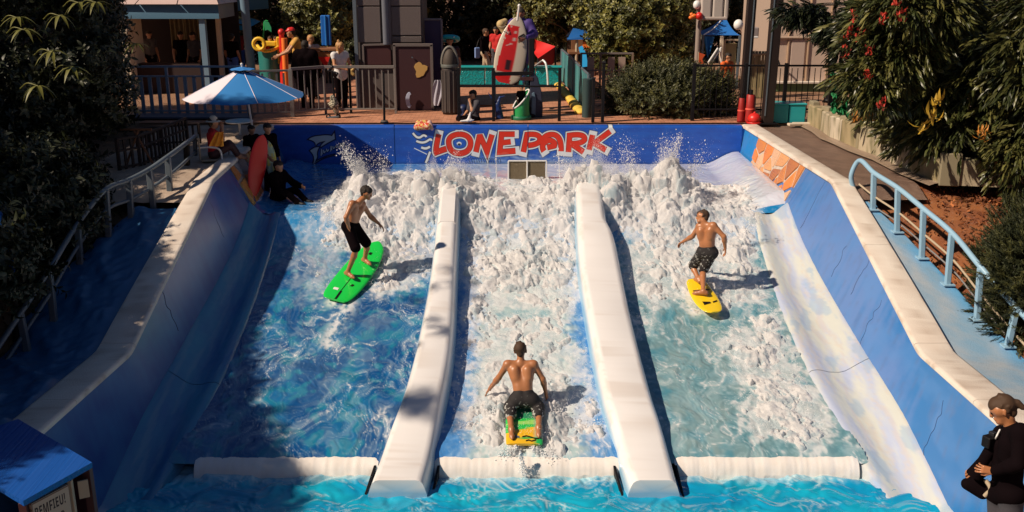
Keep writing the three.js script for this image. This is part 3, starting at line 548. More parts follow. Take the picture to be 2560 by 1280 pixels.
// pool at the bottom
{
  const nx = 560, Ds = range(7.2, 12.75, 0.022), pos = [], col = [], idx = [];
  for (const D of Ds) for (let i = 0; i <= nx; i++) {
    const x = -6.0 + 12 * i / nx, near = smooth(10.9, 12.2, D);
    const wx = x + 0.2 * N2(x * 1.1, D * 1.4), wd = D + 0.2 * N2(x * 1.2 + 7, D * 1.2);
    const y = POOL + 0.035 * smooth(11.6, 12.1, D) + 0.04 * fbm(wx * 1.1, wd * 1.9, 3) * (0.6 + near) + 0.007 * N2(wx * 6, wd * 8);
    pos.push(x, y, -D);
    let c = mix3([0.004, 0.27, 0.50], [0.008, 0.40, 0.58], clamp(0.5 + 1.2 * fbm(x * 0.8, D * 1.3 + 3, 3)));
    c = mix3(c, [0.005, 0.13, 0.24], smooth(0.15, 0.5, fbm(x * 1.1 + 31, D * 2.2, 3)) * 0.25);
    const [f1, f2] = worley(wx * 2.6, wd * 4.0, 31), [g1, g2] = worley(wx * 8, wd * 11, 32);
    const lace = Math.max(smooth(0.10, 0, f2 - f1), 0.7 * smooth(0.16, 0, g2 - g1)), where = fbm(x * 0.9 + 60, D * 1.6, 4) + 0.35 * smooth(11.9, 12.15, D) - 0.05 + 0.55 * Math.exp(-(((x - 0.2) / 0.75) ** 2)) * smooth(11.0, 12, D);
    c = mix3(c, [0.62, 0.76, 0.78], 0.75 * clamp(lace * smooth(0.12, 0.5, where)));
    c = mix3(c, [0.55, 0.72, 0.76], 0.55 * smooth(12.0, 12.2, D + 0.12 * fbm(x * 6, D * 3, 3)));
    col.push(...c);
  }
  const w = nx + 1; for (let j = 0; j + 1 < Ds.length; j++) for (let i = 0; i < nx; i++) { const a = j * w + i; idx.push(a, a + 1, a + w, a + 1, a + w + 1, a + w); }
  const g = new THREE.BufferGeometry(); g.setAttribute('position', new THREE.Float32BufferAttribute(pos, 3)); g.setAttribute('color', new THREE.Float32BufferAttribute(col, 3)); g.setIndex(idx); g.computeVertexNormals();
  struct('pool_water', g, vmat(0.08, { clearcoat: 0.5, clearcoatRoughness: 0.03 }));
}
// ---------- people ----------
const v3 = (x, y, z) => new THREE.Vector3(x, y, z);
function cone(a, b, ra, rb = ra, k = 0) { return { a, b, ra, rb, k }; }
// smooth union of tapered capsules, meshed as one closed surface
function body(bones, cell, k0 = 0.03) {
  const lo = v3(1e9, 1e9, 1e9), hi = v3(-1e9, -1e9, -1e9);
  for (const { a, b, ra, rb } of bones) for (const [p, r] of [[a, ra], [b, rb]]) { lo.min(v3(p.x - r, p.y - r, p.z - r)); hi.max(v3(p.x + r, p.y + r, p.z + r)); }
  lo.addScalar(-3 * cell); hi.addScalar(3 * cell);
  const nx = Math.ceil((hi.x - lo.x) / cell), ny = Math.ceil((hi.y - lo.y) / cell), nz = Math.ceil((hi.z - lo.z) / cell), f = new Float32Array(nx * ny * nz).fill(1);
  for (const { a, b, ra, rb, k } of bones) {
    const kk = k || k0, m = Math.max(ra, rb) + kk + 2 * cell, d = b.clone().sub(a), L = d.lengthSq() || 1e-9;
    const r = (u, w, n, c) => [Math.max(0, Math.floor((Math.min(u, w) - m - c) / cell)), Math.min(n - 1, Math.ceil((Math.max(u, w) + m - c) / cell))];
    const [x0, x1] = r(a.x, b.x, nx, lo.x), [y0, y1] = r(a.y, b.y, ny, lo.y), [z0, z1] = r(a.z, b.z, nz, lo.z);
    for (let z = z0; z <= z1; z++) for (let y = y0; y <= y1; y++) for (let x = x0; x <= x1; x++) {
      const px = lo.x + x * cell - a.x, py = lo.y + y * cell - a.y, pz = lo.z + z * cell - a.z, t = Math.min(1, Math.max(0, (px * d.x + py * d.y + pz * d.z) / L));
      const qx = px - d.x * t, qy = py - d.y * t, qz = pz - d.z * t, e = Math.sqrt(qx * qx + qy * qy + qz * qz) - ra - (rb - ra) * t, i = (z * ny + y) * nx + x, o = f[i];
      const h = Math.max(kk - Math.abs(e - o), 0) / kk; f[i] = Math.min(e, o) - h * h * kk * 0.25;
    }
  }
  const at = new Int32Array(nx * ny * nz).fill(-1), pos = [], idx = [], C = [[0, 0, 0], [1, 0, 0], [0, 1, 0], [1, 1, 0], [0, 0, 1], [1, 0, 1], [0, 1, 1], [1, 1, 1]], E = [[0, 1], [2, 3], [4, 5], [6, 7], [0, 2], [1, 3], [4, 6], [5, 7], [0, 4], [1, 5], [2, 6], [3, 7]];
  const I = (x, y, z) => (z * ny + y) * nx + x, val = new Float32Array(8);
  for (let z = 0; z + 1 < nz; z++) for (let y = 0; y + 1 < ny; y++) for (let x = 0; x + 1 < nx; x++) {
    let neg = 0; for (let c = 0; c < 8; c++) { val[c] = f[I(x + C[c][0], y + C[c][1], z + C[c][2])]; if (val[c] < 0) neg++; }
    if (!neg || neg === 8) continue;
    let sx = 0, sy = 0, sz = 0, n = 0;
    for (const [p, q] of E) if ((val[p] < 0) !== (val[q] < 0)) { const t = val[p] / (val[p] - val[q]); sx += C[p][0] + (C[q][0] - C[p][0]) * t; sy += C[p][1] + (C[q][1] - C[p][1]) * t; sz += C[p][2] + (C[q][2] - C[p][2]) * t; n++; }
    at[I(x, y, z)] = pos.length / 3; pos.push(lo.x + (x + sx / n) * cell, lo.y + (y + sy / n) * cell, lo.z + (z + sz / n) * cell);
  }
  const quad = (a, b, c, d, flip) => { if (a < 0 || b < 0 || c < 0 || d < 0) return; flip ? idx.push(a, c, b, a, d, c) : idx.push(a, b, c, a, c, d); };
  for (let z = 1; z + 1 < nz; z++) for (let y = 1; y + 1 < ny; y++) for (let x = 1; x + 1 < nx; x++) {
    const s = f[I(x, y, z)] < 0;
    if (s !== f[I(x + 1, y, z)] < 0) quad(at[I(x, y - 1, z - 1)], at[I(x, y, z - 1)], at[I(x, y, z)], at[I(x, y - 1, z)], !s);
    if (s !== f[I(x, y + 1, z)] < 0) quad(at[I(x - 1, y, z - 1)], at[I(x - 1, y, z)], at[I(x, y, z)], at[I(x, y, z - 1)], !s);
    if (s !== f[I(x, y, z + 1)] < 0) quad(at[I(x - 1, y - 1, z)], at[I(x, y - 1, z)], at[I(x, y, z)], at[I(x - 1, y, z)], !s);
  }
  const g = new THREE.BufferGeometry(); g.setAttribute('position', new THREE.Float32BufferAttribute(pos, 3)); g.setIndex(idx); g.computeVertexNormals(); return tidy(g);
}
const lerp = (a, b, t) => a.clone().lerp(b, t), mul = (a, s) => a.clone().multiplyScalar(s), plus = (...l) => l.reduce((s, p) => s.add(p), new THREE.Vector3());
function handBones(wr, dir, palm, S, curl, side) {                  // palm: the way the palm faces
  const d = dir.clone().normalize(), p = palm.clone().addScaledVector(d, -palm.dot(d)).normalize(), w = d.clone().cross(p).multiplyScalar(side), B = [];
  const at = (f, s, n) => plus(wr, mul(d, f * S), mul(w, s * S), mul(p, n * S));
  for (const s of [-0.024, -0.008, 0.008, 0.024]) B.push(cone(at(0.0, s * 0.6, 0), at(0.085, s, 0.004), 0.017 * S, 0.013 * S));
  [[0.029, 0.036, 0.024, 0.019, 0.0085], [0.010, 0.044, 0.028, 0.020, 0.009], [-0.010, 0.040, 0.026, 0.019, 0.0085], [-0.028, 0.031, 0.019, 0.016, 0.0075]].forEach(([s, l1, l2, l3, r], i) => {
    let q = at(0.09, s, 0.004), a = curl * (0.5 + 0.12 * i); const sp = s * 1.2;
    for (const l of [l1, l2, l3]) { const t = plus(q, mul(d, Math.cos(a) * l * S), mul(p, Math.sin(a) * l * S), mul(w, sp * l * 4 * S)); B.push(cone(q, t, r * S, r * 0.9 * S, 0.004)); q = t; a += curl * 0.75; }
  });
  const t0 = at(0.025, 0.026, 0.006), t1 = at(0.055, 0.05, 0.018), t2 = at(0.082, 0.056, 0.026 + 0.01 * curl); B.push(cone(t0, t1, 0.014 * S, 0.011 * S), cone(t1, t2, 0.0105 * S, 0.0085 * S, 0.004));
  return B;
}
// J: joints in world space; o: look
function person(label, J, o = {}) {
  const S = o.S ?? 1, cell = o.cell ?? 0.02, mid = (a, b) => lerp(a, b, 0.5);
  const sh = mid(J.shL, J.shR), hp = mid(J.hipL, J.hipR), up = sh.clone().sub(hp).normalize(), R = J.shR.clone().sub(J.shL).normalize(), F = up.clone().cross(R).normalize();
  const HR = J.hipR.clone().sub(J.hipL).normalize(), hf = (o.face ?? F).clone().normalize();
  const hu0 = J.head.clone().sub(J.neck).normalize(), hr = hf.clone().cross(hu0).normalize(), hu = hr.clone().cross(hf).normalize();
  const H = (x, y, z) => plus(J.head, mul(hr, x * S), mul(hu, y * S), mul(hf, z * S));
  const T = (t, x, z) => plus(lerp(hp, sh, t), mul(R, x * S), mul(F, z * S));
  const g = thing('person', label, 'person', o.at ?? v3(hp.x, Math.min(J.anL.y, J.anR.y) - 0.08 * S, hp.z), o.group);
  const torso = (e) => [
    cone(J.hipL, J.hipR, 0.105 * S + e, 0.105 * S + e, 0.06 * S),
    cone(T(0.0, -0.06, 0), T(0.35, -0.048, 0), 0.096 * S + e, 0.080 * S + e), cone(T(0.0, 0.06, 0), T(0.35, 0.048, 0), 0.096 * S + e, 0.080 * S + e),
    cone(T(0.35, -0.048, 0), T(0.80, -0.10, 0.0), 0.080 * S + e, 0.096 * S + e, 0.07 * S), cone(T(0.35, 0.048, 0), T(0.80, 0.10, 0.0), 0.080 * S + e, 0.096 * S + e, 0.07 * S), cone(T(0.62, -0.10, -0.035), T(0.86, -0.09, -0.045), 0.055 * S + e, 0.055 * S + e, 0.05 * S), cone(T(0.62, 0.10, -0.035), T(0.86, 0.09, -0.045), 0.055 * S + e, 0.055 * S + e, 0.05 * S),
    cone(T(0.78, -0.09, 0.01), plus(J.shL, mul(R, 0.03 * S)), 0.09 * S + e, 0.058 * S + e), cone(T(0.78, 0.09, 0.01), plus(J.shR, mul(R, -0.03 * S)), 0.09 * S + e, 0.058 * S + e),
    cone(plus(J.shL, mul(R, 0.04 * S), mul(up, 0.01 * S)), plus(J.shR, mul(R, -0.04 * S), mul(up, 0.01 * S)), 0.052 * S + e, 0.052 * S + e)];
  const arm = (s, e, to = 1) => { const A = J['sh' + s], E = J['el' + s], W = J['wr' + s], c = [cone(A, A, 0.062 * S + e), cone(A, lerp(A, E, Math.min(1, to * 2)), 0.054 * S + e, mix(0.054, 0.041, Math.min(1, to * 2)) * S + e)]; if (to > 0.5) { const m = lerp(E, W, (to - 0.5) * 2); c.push(cone(E, lerp(E, W, 0.3 * Math.min(1, (to - 0.5) * 2)), 0.041 * S + e, 0.042 * S + e), cone(lerp(E, W, 0.25), m, 0.042 * S + e, 0.028 * S + e)); } return c; };
  const leg = (s, e, to = 1, flare = 0) => {
    const A = J['hip' + s], K = J['kn' + s], N = J['an' + s], back = K.clone().sub(A).cross(HR).normalize().multiplyScalar(s ? 1 : 1), c = [cone(A, lerp(A, K, Math.min(1, to * 2)), 0.092 * S + e, mix(0.092, 0.058, Math.min(1, to * 2)) * S + e + flare)];
    void back;
    if (to > 0.5) { const t = (to - 0.5) * 2, calf = lerp(K, N, 0.3), off = K.clone().sub(A).normalize().sub(N.clone().sub(K).normalize()); off.multiplyScalar(-0.016 * S); calf.sub(off); c.push(cone(K, calf, 0.057 * S + e, 0.055 * S + e), cone(calf, lerp(K, N, t), 0.055 * S + e, mix(0.055, 0.037, t) * S + e + flare)); }
    return c;
  };
  // the body: trunk, neck, head with face, limbs, feet, hands
  const B = [...torso(0)];
  B.push(cone(plus(sh, mul(up, 0.0)), plus(J.head, mul(hu, -0.07 * S), mul(hf, -0.02 * S)), 0.058 * S, 0.052 * S));
  B.push(cone(H(0, 0.035, -0.03), H(0, 0.03, 0.02), 0.083 * S, 0.080 * S), cone(H(0, -0.03, 0.02), H(0, -0.082, 0.055), 0.066 * S, 0.036 * S), cone(H(-0.045, 0.02, 0.03), H(0.045, 0.02, 0.03), 0.045 * S, 0.045 * S));
  B.push(cone(H(0, 0.015, 0.098), H(0, -0.022, 0.106), 0.010 * S, 0.015 * S, 0.014), cone(H(-0.03, 0.026, 0.085), H(0.03, 0.026, 0.085), 0.014 * S, 0.014 * S, 0.012), cone(H(-0.018, -0.055, 0.088), H(0.018, -0.055, 0.088), 0.010 * S, 0.010 * S, 0.012));
  for (const s of [-1, 1]) B.push(cone(H(s * 0.084, 0.012, -0.012), H(s * 0.086, -0.028, -0.006), 0.017 * S, 0.012 * S, 0.01));
  for (const s of ['L', 'R']) { B.push(...arm(s, 0)); B.push(...leg(s, 0)); }
  const feet = []; for (const s of ['L', 'R']) { const N = J['an' + s], t = J['to' + s], d = t.clone().sub(N), heel = plus(N, mul(d, -0.28), v3(0, -0.042 * S, 0)), ballP = plus(lerp(N, t, 0.72), v3(0, -0.005 * S, 0)); ballP.y = Math.min(ballP.y, t.y + 0.012 * S); feet.push(cone(N, N, 0.040 * S), cone(N, heel, 0.036 * S, 0.034 * S), cone(heel, ballP, 0.033 * S, 0.030 * S), cone(ballP, t, 0.030 * S, 0.020 * S), cone(N, ballP, 0.034 * S, 0.028 * S)); }
  if (!o.shoes) B.push(...feet);
  const geos = [body(B, cell, 0.03 * S)];
  if (!o.noHands) for (const [s, sg] of [['L', 1], ['R', -1]]) {
    const W = J['wr' + s], dir = (o['hand' + s] ?? W.clone().sub(J['el' + s])).clone().normalize(), palm = o['palm' + s] ?? mul(R, sg).addScaledVector(F, -0.3);
    geos.push(body([cone(lerp(W, J['el' + s], 0.12), W, 0.027 * S, 0.024 * S), ...handBones(W, dir, palm, S, o['curl' + s] ?? 0.35, -sg)], (o.handCell ?? 0.007) * S, 0.012 * S));
  }
  part(g, 'body', geos, o.skin ?? M.skin);
  if (o.eyes) for (const s of [-1, 1]) part(g, 'eye', ball(0.012 * S, H(s * 0.032, 0.008, 0.092), 1, 1, 1, 8), M.black);
  // hair
  if (o.hair) {
    const c = [cone(H(0, 0.055, -0.035), H(0, 0.058, 0.022), 0.086 * S, 0.078 * S), cone(H(0, 0.03, -0.05), H(0, -0.03, -0.055), 0.076 * S, 0.055 * S), cone(H(-0.03, 0.06, 0.05), H(0.03, 0.06, 0.05), 0.045 * S)];
    for (const s of [-1, 1]) c.push(cone(H(s * 0.05, 0.05, -0.01), H(s * 0.066, 0.0, -0.03), 0.045 * S, 0.028 * S));
    const r = rngOf(o.seed ?? 9); for (let i = 0; i < (o.curls ?? 16); i++) { const a = r() * 6.28, e = r() * 1.5; const q = H(Math.cos(a) * Math.cos(e) * 0.088, 0.045 + 0.098 * Math.sin(e) - 0.03 * r(), -0.014 + Math.sin(a) * Math.cos(e) * 0.088 - (Math.sin(a) > 0.3 ? 0.02 : 0)); c.push(cone(q, plus(q, mul(hu, 0.012 * S * (r() - 0.3)), mul(hr, 0.03 * S * (r() - 0.5))), 0.021 * S, 0.010 * S, 0.006)); }
    if (o.long) { c.push(cone(H(0, 0.02, -0.06), H(0, -0.12, -0.075), 0.07 * S, 0.06 * S), cone(H(0, -0.12, -0.075), H(0, -0.24, -0.08), 0.06 * S, 0.035 * S)); for (const s of [-1, 1]) c.push(cone(H(s * 0.065, 0.02, -0.01), H(s * 0.075, -0.15, -0.01), 0.036 * S, 0.026 * S)); }
    if (o.bun) c.push(cone(H(0, 0.14, -0.02), H(0, 0.16, -0.03), 0.042 * S, 0.035 * S));
    if (o.pony) c.push(cone(H(0, 0.03, -0.13), H(0, -0.02, -0.16), 0.035 * S, 0.025 * S));
    part(g, 'hair', body(c, Math.min(cell, 0.011) * S, 0.016 * S), o.hair);
  }
  if (o.cap) { const c = [cone(H(0, 0.062, -0.025), H(0, 0.062, 0.02), 0.093 * S, 0.088 * S), cone(H(-0.04, 0.055, 0.12), H(0.04, 0.055, 0.12), 0.016 * S, 0.016 * S), cone(H(-0.05, 0.06, 0.09), H(0.05, 0.06, 0.09), 0.018 * S, 0.018 * S)]; part(g, 'cap', body(c, 0.011, 0.02), o.cap); }
  if (o.hat) { const q = new THREE.LatheGeometry([[0.001, 0.165], [0.05, 0.16], [0.085, 0.12], [0.095, 0.065], [0.15, 0.05], [0.17, 0.04], [0.15, 0.045], [0.09, 0.055]].map(([x, y]) => new THREE.Vector2(x * S, y * S)), 24); const m = new THREE.Matrix4().makeBasis(hr.clone().negate(), hu, hf); q.applyMatrix4(m); q.translate(J.head.x, J.head.y, J.head.z); part(g, 'hat', q, o.hat); }
  // clothing
  if (o.bottom) {
    const to = o.legs ?? 0.5, e = 0.014 * S, c = [cone(J.hipL, J.hipR, 0.105 * S + e, 0.105 * S + e), cone(T(0.02, -0.06, 0), T(0.16, -0.05, 0), 0.1 * S + e, 0.092 * S + e * 0.8), cone(T(0.02, 0.06, 0), T(0.16, 0.05, 0), 0.1 * S + e, 0.092 * S + e * 0.8), ...leg('L', e, to, o.flare ?? 0.012), ...leg('R', e, to, o.flare ?? 0.012)];
    part(g, o.legs > 0.7 ? 'trousers' : 'shorts', body(c, Math.min(cell, 0.014), 0.025 * S), o.bottom);
    if (o.band) part(g, 'waistband', body([cone(T(0.145, -0.05, 0), T(0.175, -0.05, 0), 0.1 * S + e), cone(T(0.145, 0.05, 0), T(0.175, 0.05, 0), 0.1 * S + e)], 0.012, 0.02), o.band);
  }
  if (o.top) {
    const e = (o.thick ?? 0.014) * S, c = [...torso(e), ...arm('L', e, o.sleeve ?? 0.28), ...arm('R', e, o.sleeve ?? 0.28), cone(plus(sh, mul(up, 0.01 * S)), plus(sh, mul(up, 0.045 * S)), 0.062 * S + e)];
    if (o.hem) for (const x of [-0.06, 0.06]) c.push(cone(T(0, x, 0), T(-o.hem, x, 0), 0.105 * S + e, 0.115 * S + e));
    part(g, o.topName ?? 'shirt', body(c, Math.min(cell, 0.016), 0.03 * S), o.top);
  }
  if (o.shoes) part(g, 'shoes', body(feet.map((c) => cone(c.a, c.b, c.ra + 0.007, c.rb + 0.007)), Math.min(cell, 0.014), 0.02), o.shoes);
  return g;
}
// an upright or seated figure: joints from offsets [right, up, forward] for a body of 1.75 m
function pose(base, yaw, H = 1.7, o = {}) {
  const S = H / 1.75, f = v3(Math.sin(yaw), 0, Math.cos(yaw)), r = v3(-f.z, 0, f.x).multiplyScalar(1), P = (a) => plus(base, mul(r, a[0] * S), mul(v3(0, 1, 0), a[1] * S), mul(f, a[2] * S));
  const d = { head: [0, 1.63, 0.04], neck: [0, 1.49, 0], shL: [-0.185, 1.42, 0], shR: [0.185, 1.42, 0], elL: [-0.25, 1.13, -0.03], elR: [0.25, 1.13, -0.03], wrL: [-0.25, 0.89, 0.08], wrR: [0.25, 0.89, 0.08], hipL: [-0.09, 0.93, 0], hipR: [0.09, 0.93, 0], knL: [-0.10, 0.50, 0.03], knR: [0.10, 0.50, 0.03], anL: [-0.10, 0.085, -0.02], anR: [0.10, 0.085, -0.02], toL: [-0.13, 0.025, 0.17], toR: [0.13, 0.025, 0.17] };
  if (o.sit) Object.assign(d, { head: [0, 1.14, 0.05], neck: [0, 1.0, 0.02], shL: [-0.185, 0.94, 0.01], shR: [0.185, 0.94, 0.01], elL: [-0.24, 0.68, 0.06], elR: [0.24, 0.68, 0.06], wrL: [-0.16, 0.56, 0.26], wrR: [0.16, 0.56, 0.26], hipL: [-0.09, 0.48, 0], hipR: [0.09, 0.48, 0], knL: [-0.13, 0.50, 0.42], knR: [0.13, 0.50, 0.42], anL: [-0.13, 0.085, 0.42], anR: [0.13, 0.085, 0.42], toL: [-0.15, 0.025, 0.62], toR: [0.15, 0.025, 0.62] });
  Object.assign(d, o.j ?? {}); const J = {}; for (const k in d) J[k] = P(d[k]); J.S = S; return J;
}
// ---------- boards ----------
function surfboard(parent, name, tail, nose, normal, width, thick, mats, o = {}) {
  // outline along its length from tail (0) to nose (1)
  const ax = nose.clone().sub(tail), L = ax.length(); ax.normalize(); const n = normal.clone().addScaledVector(ax, -normal.dot(ax)).normalize(), s = ax.clone().cross(n);
  const half = table(o.outline ?? [[0, 0.20], [0.03, 0.46], [0.12, 0.72], [0.3, 0.94], [0.5, 1.0], [0.7, 0.93], [0.86, 0.68], [0.95, 0.40], [1, 0.10]]);
  const P = (t, u, h) => plus(tail, mul(ax, t * L), mul(s, u), mul(n, h + (o.rocker ?? 0.05) * (Math.pow(Math.abs(t - 0.4) / 0.6, 2.4))));
  const SEG = o.seg ?? 20, rows = range(0, 1, o.tone ? 0.0125 : 0.025).map((t) => { const w = half(t) * width / 2, h = thick * (0.45 + 0.55 * Math.sin(Math.PI * clamp(t * 0.9 + 0.05))), r = []; for (let k = 0; k < SEG; k++) { const a = k / SEG * 2 * Math.PI, c = Math.cos(a), q = Math.sin(a); r.push(P(t, w * Math.sign(c) * Math.pow(Math.abs(c), 0.7), h / 2 * Math.sign(q) * Math.pow(Math.abs(q), 0.8))); } return r; });
  const hull = part(parent, name, o.tone ? paint(loft(rows, true, true, 0.9), o.tone(P)) : loft(rows, true, true, 0.9), mats[0]);
  const top = (t, u, up = 0.0) => { const h = thick * (0.45 + 0.55 * Math.sin(Math.PI * clamp(t * 0.9 + 0.05))); const w = half(t) * width / 2; return P(t, u, h / 2 * Math.pow(Math.max(0, 1 - Math.pow(Math.min(1, Math.abs(u) / w), 2.86)), 0.4) + up); };
  return { hull, top, ax, s, n, L };
}
const strip = (pts, w, top) => loft(pts.map(([t, u]) => [top(t, u - w / 2, 0.004), top(t, u, 0.006), top(t, u + w / 2, 0.004)]));
const waterNormal = (D) => v3(0, 1, (waterY(D + 0.15) - waterY(D - 0.15)) / 0.3).normalize();
const onW = (px, py, up = 0) => { const p = atF(px, py, (D) => waterY(D) + up, 9, 23); return p; };
// green board and the rider in black shorts
{
  const b = thing('surfboard', 'bright green surfboard under the rider in the left lane', 'surfboard', onW(880, 690));
  const tail = onW(836, 752, 0.05), nose = onW(946, 612, 0.12);
  const nrm = waterNormal(16.6).add(v3(0.05, 0, 0.12));
  const q = surfboard(b, 'deck', tail, nose, nrm, 0.60, 0.075, [mat(0.012, 0.62, 0.07, 0.28, { clearcoat: 0.7, clearcoatRoughness: 0.1 })], { outline: [[0, 0.62], [0.03, 0.78], [0.12, 0.92], [0.3, 1.0], [0.55, 0.98], [0.75, 0.86], [0.9, 0.62], [0.97, 0.36], [1, 0.12]], rocker: 0.06 });
  part(b, 'stringer', strip(range(0.12, 0.42, 0.03).map((t) => [t, 0.0]), 0.012, q.top), M.black);
  part(b, 'tail_slot', strip(range(-0.0, 0.14, 0.02).map((t) => [t, 0.02 - 0.1 * t]), 0.04, q.top), M.black);
  part(b, 'logo_mark', strip([[0.24, 0.10], [0.26, 0.12], [0.275, 0.11]], 0.05, q.top), M.black); part(b, 'logo_mark', strip([[0.135, -0.10], [0.155, -0.11], [0.17, -0.10]], 0.09, q.top), M.white); part(b, 'logo_mark', strip([[0.77, 0.02], [0.79, 0.01], [0.81, 0.02]], 0.055, q.top), M.black);
  const fA = q.top(0.36, -0.06), fB = q.top(0.62, 0.05);
  const J = { head: atD(916, 483, 16.75), neck: atD(903, 499, 16.8), shL: atD(906, 510, 16.95), shR: atD(880, 510, 16.68), elL: atD(926, 541, 17.05), wrL: atD(947, 559, 17.05), elR: atD(865, 543, 16.55), wrR: atD(873, 572, 16.62), hipL: atD(885, 566, 16.9), hipR: atD(869, 566, 16.72), knL: atD(917, 609, 16.95), knR: atD(890, 622, 16.55), anL: plus(fB, v3(0, 0.09, 0)), anR: plus(fA, v3(0, 0.09, 0)), toL: plus(fB, v3(0.12, 0.028, 0.13)), toR: plus(fA, v3(0.13, 0.028, 0.13)) };
  person('shirtless dark haired surfer in black shorts riding the green board', J, { S: 0.95, cell: 0.012, handCell: 0.004, face: v3(0.9, -0.25, 0.25), skin: M.tan, hair: M.hairDark, curls: 40, seed: 3, bottom: M.blackCloth, legs: 0.47, flare: 0.022, curlL: 0.5, curlR: 0.6, palmL: v3(0.2, -1, 0), palmR: v3(1, 0, 0), eyes: true });
}
// yellow board and the rider with patterned shorts
{
  const b = thing('surfboard', 'yellow surfboard with dark marks under the rider in the right lane', 'surfboard', onW(1760, 760));
  const tail = onW(1736, 700, 0.17), nose = onW(1786, 786, 0.13);
  const q = surfboard(b, 'deck', tail, nose, waterNormal(16.2).add(v3(0.03, 0, 0.10)), 0.44, 0.06, [mat(0.88, 0.60, 0.015, 0.25, { clearcoat: 0.7, clearcoatRoughness: 0.1 })], { outline: [[0, 0.55], [0.05, 0.72], [0.15, 0.84], [0.4, 0.98], [0.6, 1.0], [0.8, 0.9], [0.92, 0.72], [0.98, 0.5], [1, 0.3]], rocker: 0.04 });
  part(b, 'stripe', strip([[0.345, -0.15], [0.345, -0.08], [0.345, 0, 0], [0.35, 0.08], [0.35, 0.15]].map(([t, u]) => [t, u]), 0.02, (t, u, h) => q.top(t, u, h)), M.black);
  part(b, 'stripe', loft([-0.16, -0.08, 0, 0.08, 0.15].map((u) => [q.top(0.33, u, 0.004), q.top(0.345, u, 0.006), q.top(0.36, u, 0.004)])), M.maroon);
  part(b, 'logo_mark', loft([-0.03, 0.02, 0.07, 0.10].map((u, i) => [q.top(0.70 - 0.01 * i, u, 0.004), q.top(0.73, u, 0.006), q.top(0.745 + 0.012 * i, u, 0.004)])), M.black);
  part(b, 'logo_mark', loft([-0.16, -0.12, -0.07].map((u, i) => [q.top(0.66 + 0.02 * i, u, 0.004), q.top(0.68 + 0.02 * i, u, 0.006), q.top(0.70 + 0.02 * i, u, 0.004)])), M.black);
  const fA = q.top(0.16, -0.01), fB = q.top(0.52, 0.03);
  const J = { head: atD(1756, 543, 16.42), neck: atD(1764, 558, 16.32), shL: atD(1748, 566, 16.42), shR: atD(1784, 564, 16.25), elL: atD(1731, 591, 16.55), wrL: atD(1708, 604, 16.7), elR: atD(1810, 592, 16.15), wrR: atD(1813, 620, 16.2), hipL: atD(1757, 630, 16.38), hipR: atD(1780, 632, 16.3), knL: atD(1733, 664, 16.62), knR: atD(1758, 674, 16.45), anL: plus(fA, v3(0, 0.085, 0)), anR: plus(fB, v3(0, 0.085, 0)), toL: plus(fA, v3(-0.04, 0.028, -0.17)), toR: plus(fB, v3(-0.16, 0.028, -0.06)) };
  const g = person('shirtless surfer in black shorts with pale print riding the yellow board', J, { S: 0.95, cell: 0.012, handCell: 0.004, face: v3(-0.88, -0.1, -0.30), skin: M.tan, hair: M.hairBrown, curls: 34, seed: 8, bottom: null, curlL: 0.6, curlR: 0.5, palmL: v3(0, -1, 0.2), palmR: v3(-1, 0, 0), eyes: true });
  patternedShorts(g, J, 0.95, 51, 0.48);
}
function patternedShorts(g, J, S, seed, to) {
  const e = 0.013 * S, hp = lerp(J.hipL, J.hipR, 0.5), sh = lerp(J.shL, J.shR, 0.5), R = J.shR.clone().sub(J.shL).normalize(), T = (t, x) => plus(lerp(hp, sh, t), mul(R, x * S));
  const c = [cone(J.hipL, J.hipR, 0.105 * S + e)]; for (const x of [-0.06, 0.06]) c.push(cone(T(0.02, x), T(0.16, x * 0.85), 0.1 * S + e, 0.092 * S + e));
  for (const s of ['L', 'R']) { const A = J['hip' + s], K = J['kn' + s], E = lerp(A, K, to * 2); c.push(cone(A, E, 0.092 * S + e, 0.064 * S + e + 0.018)); if (to >= 0.5) c.push(cone(E, lerp(K, J['an' + s], 0.32), 0.08 * S + e, 0.078 * S + e)); }
  const low = new THREE.Vector3(); low.copy(J.knL).add(J.knR).multiplyScalar(0.5);
  const geo = paint(body(c, 0.01, 0.025 * S), (x, y, D) => { const t = (y - low.y) / (hp.y - low.y), n = N3(x * 16 + seed, y * 16, D * 16) + 0.5 * N3(x * 40, y * 40, D * 40 + seed); const w = smooth(0.55, 0.7, n + 0.35 * (0.5 - t)); return mix3([0.014, 0.011, 0.012], [0.42, 0.42, 0.40], w * (t < 0.95 ? 1 : 0.25)); });
  part(g, 'shorts', geo, vmat(0.8));
}
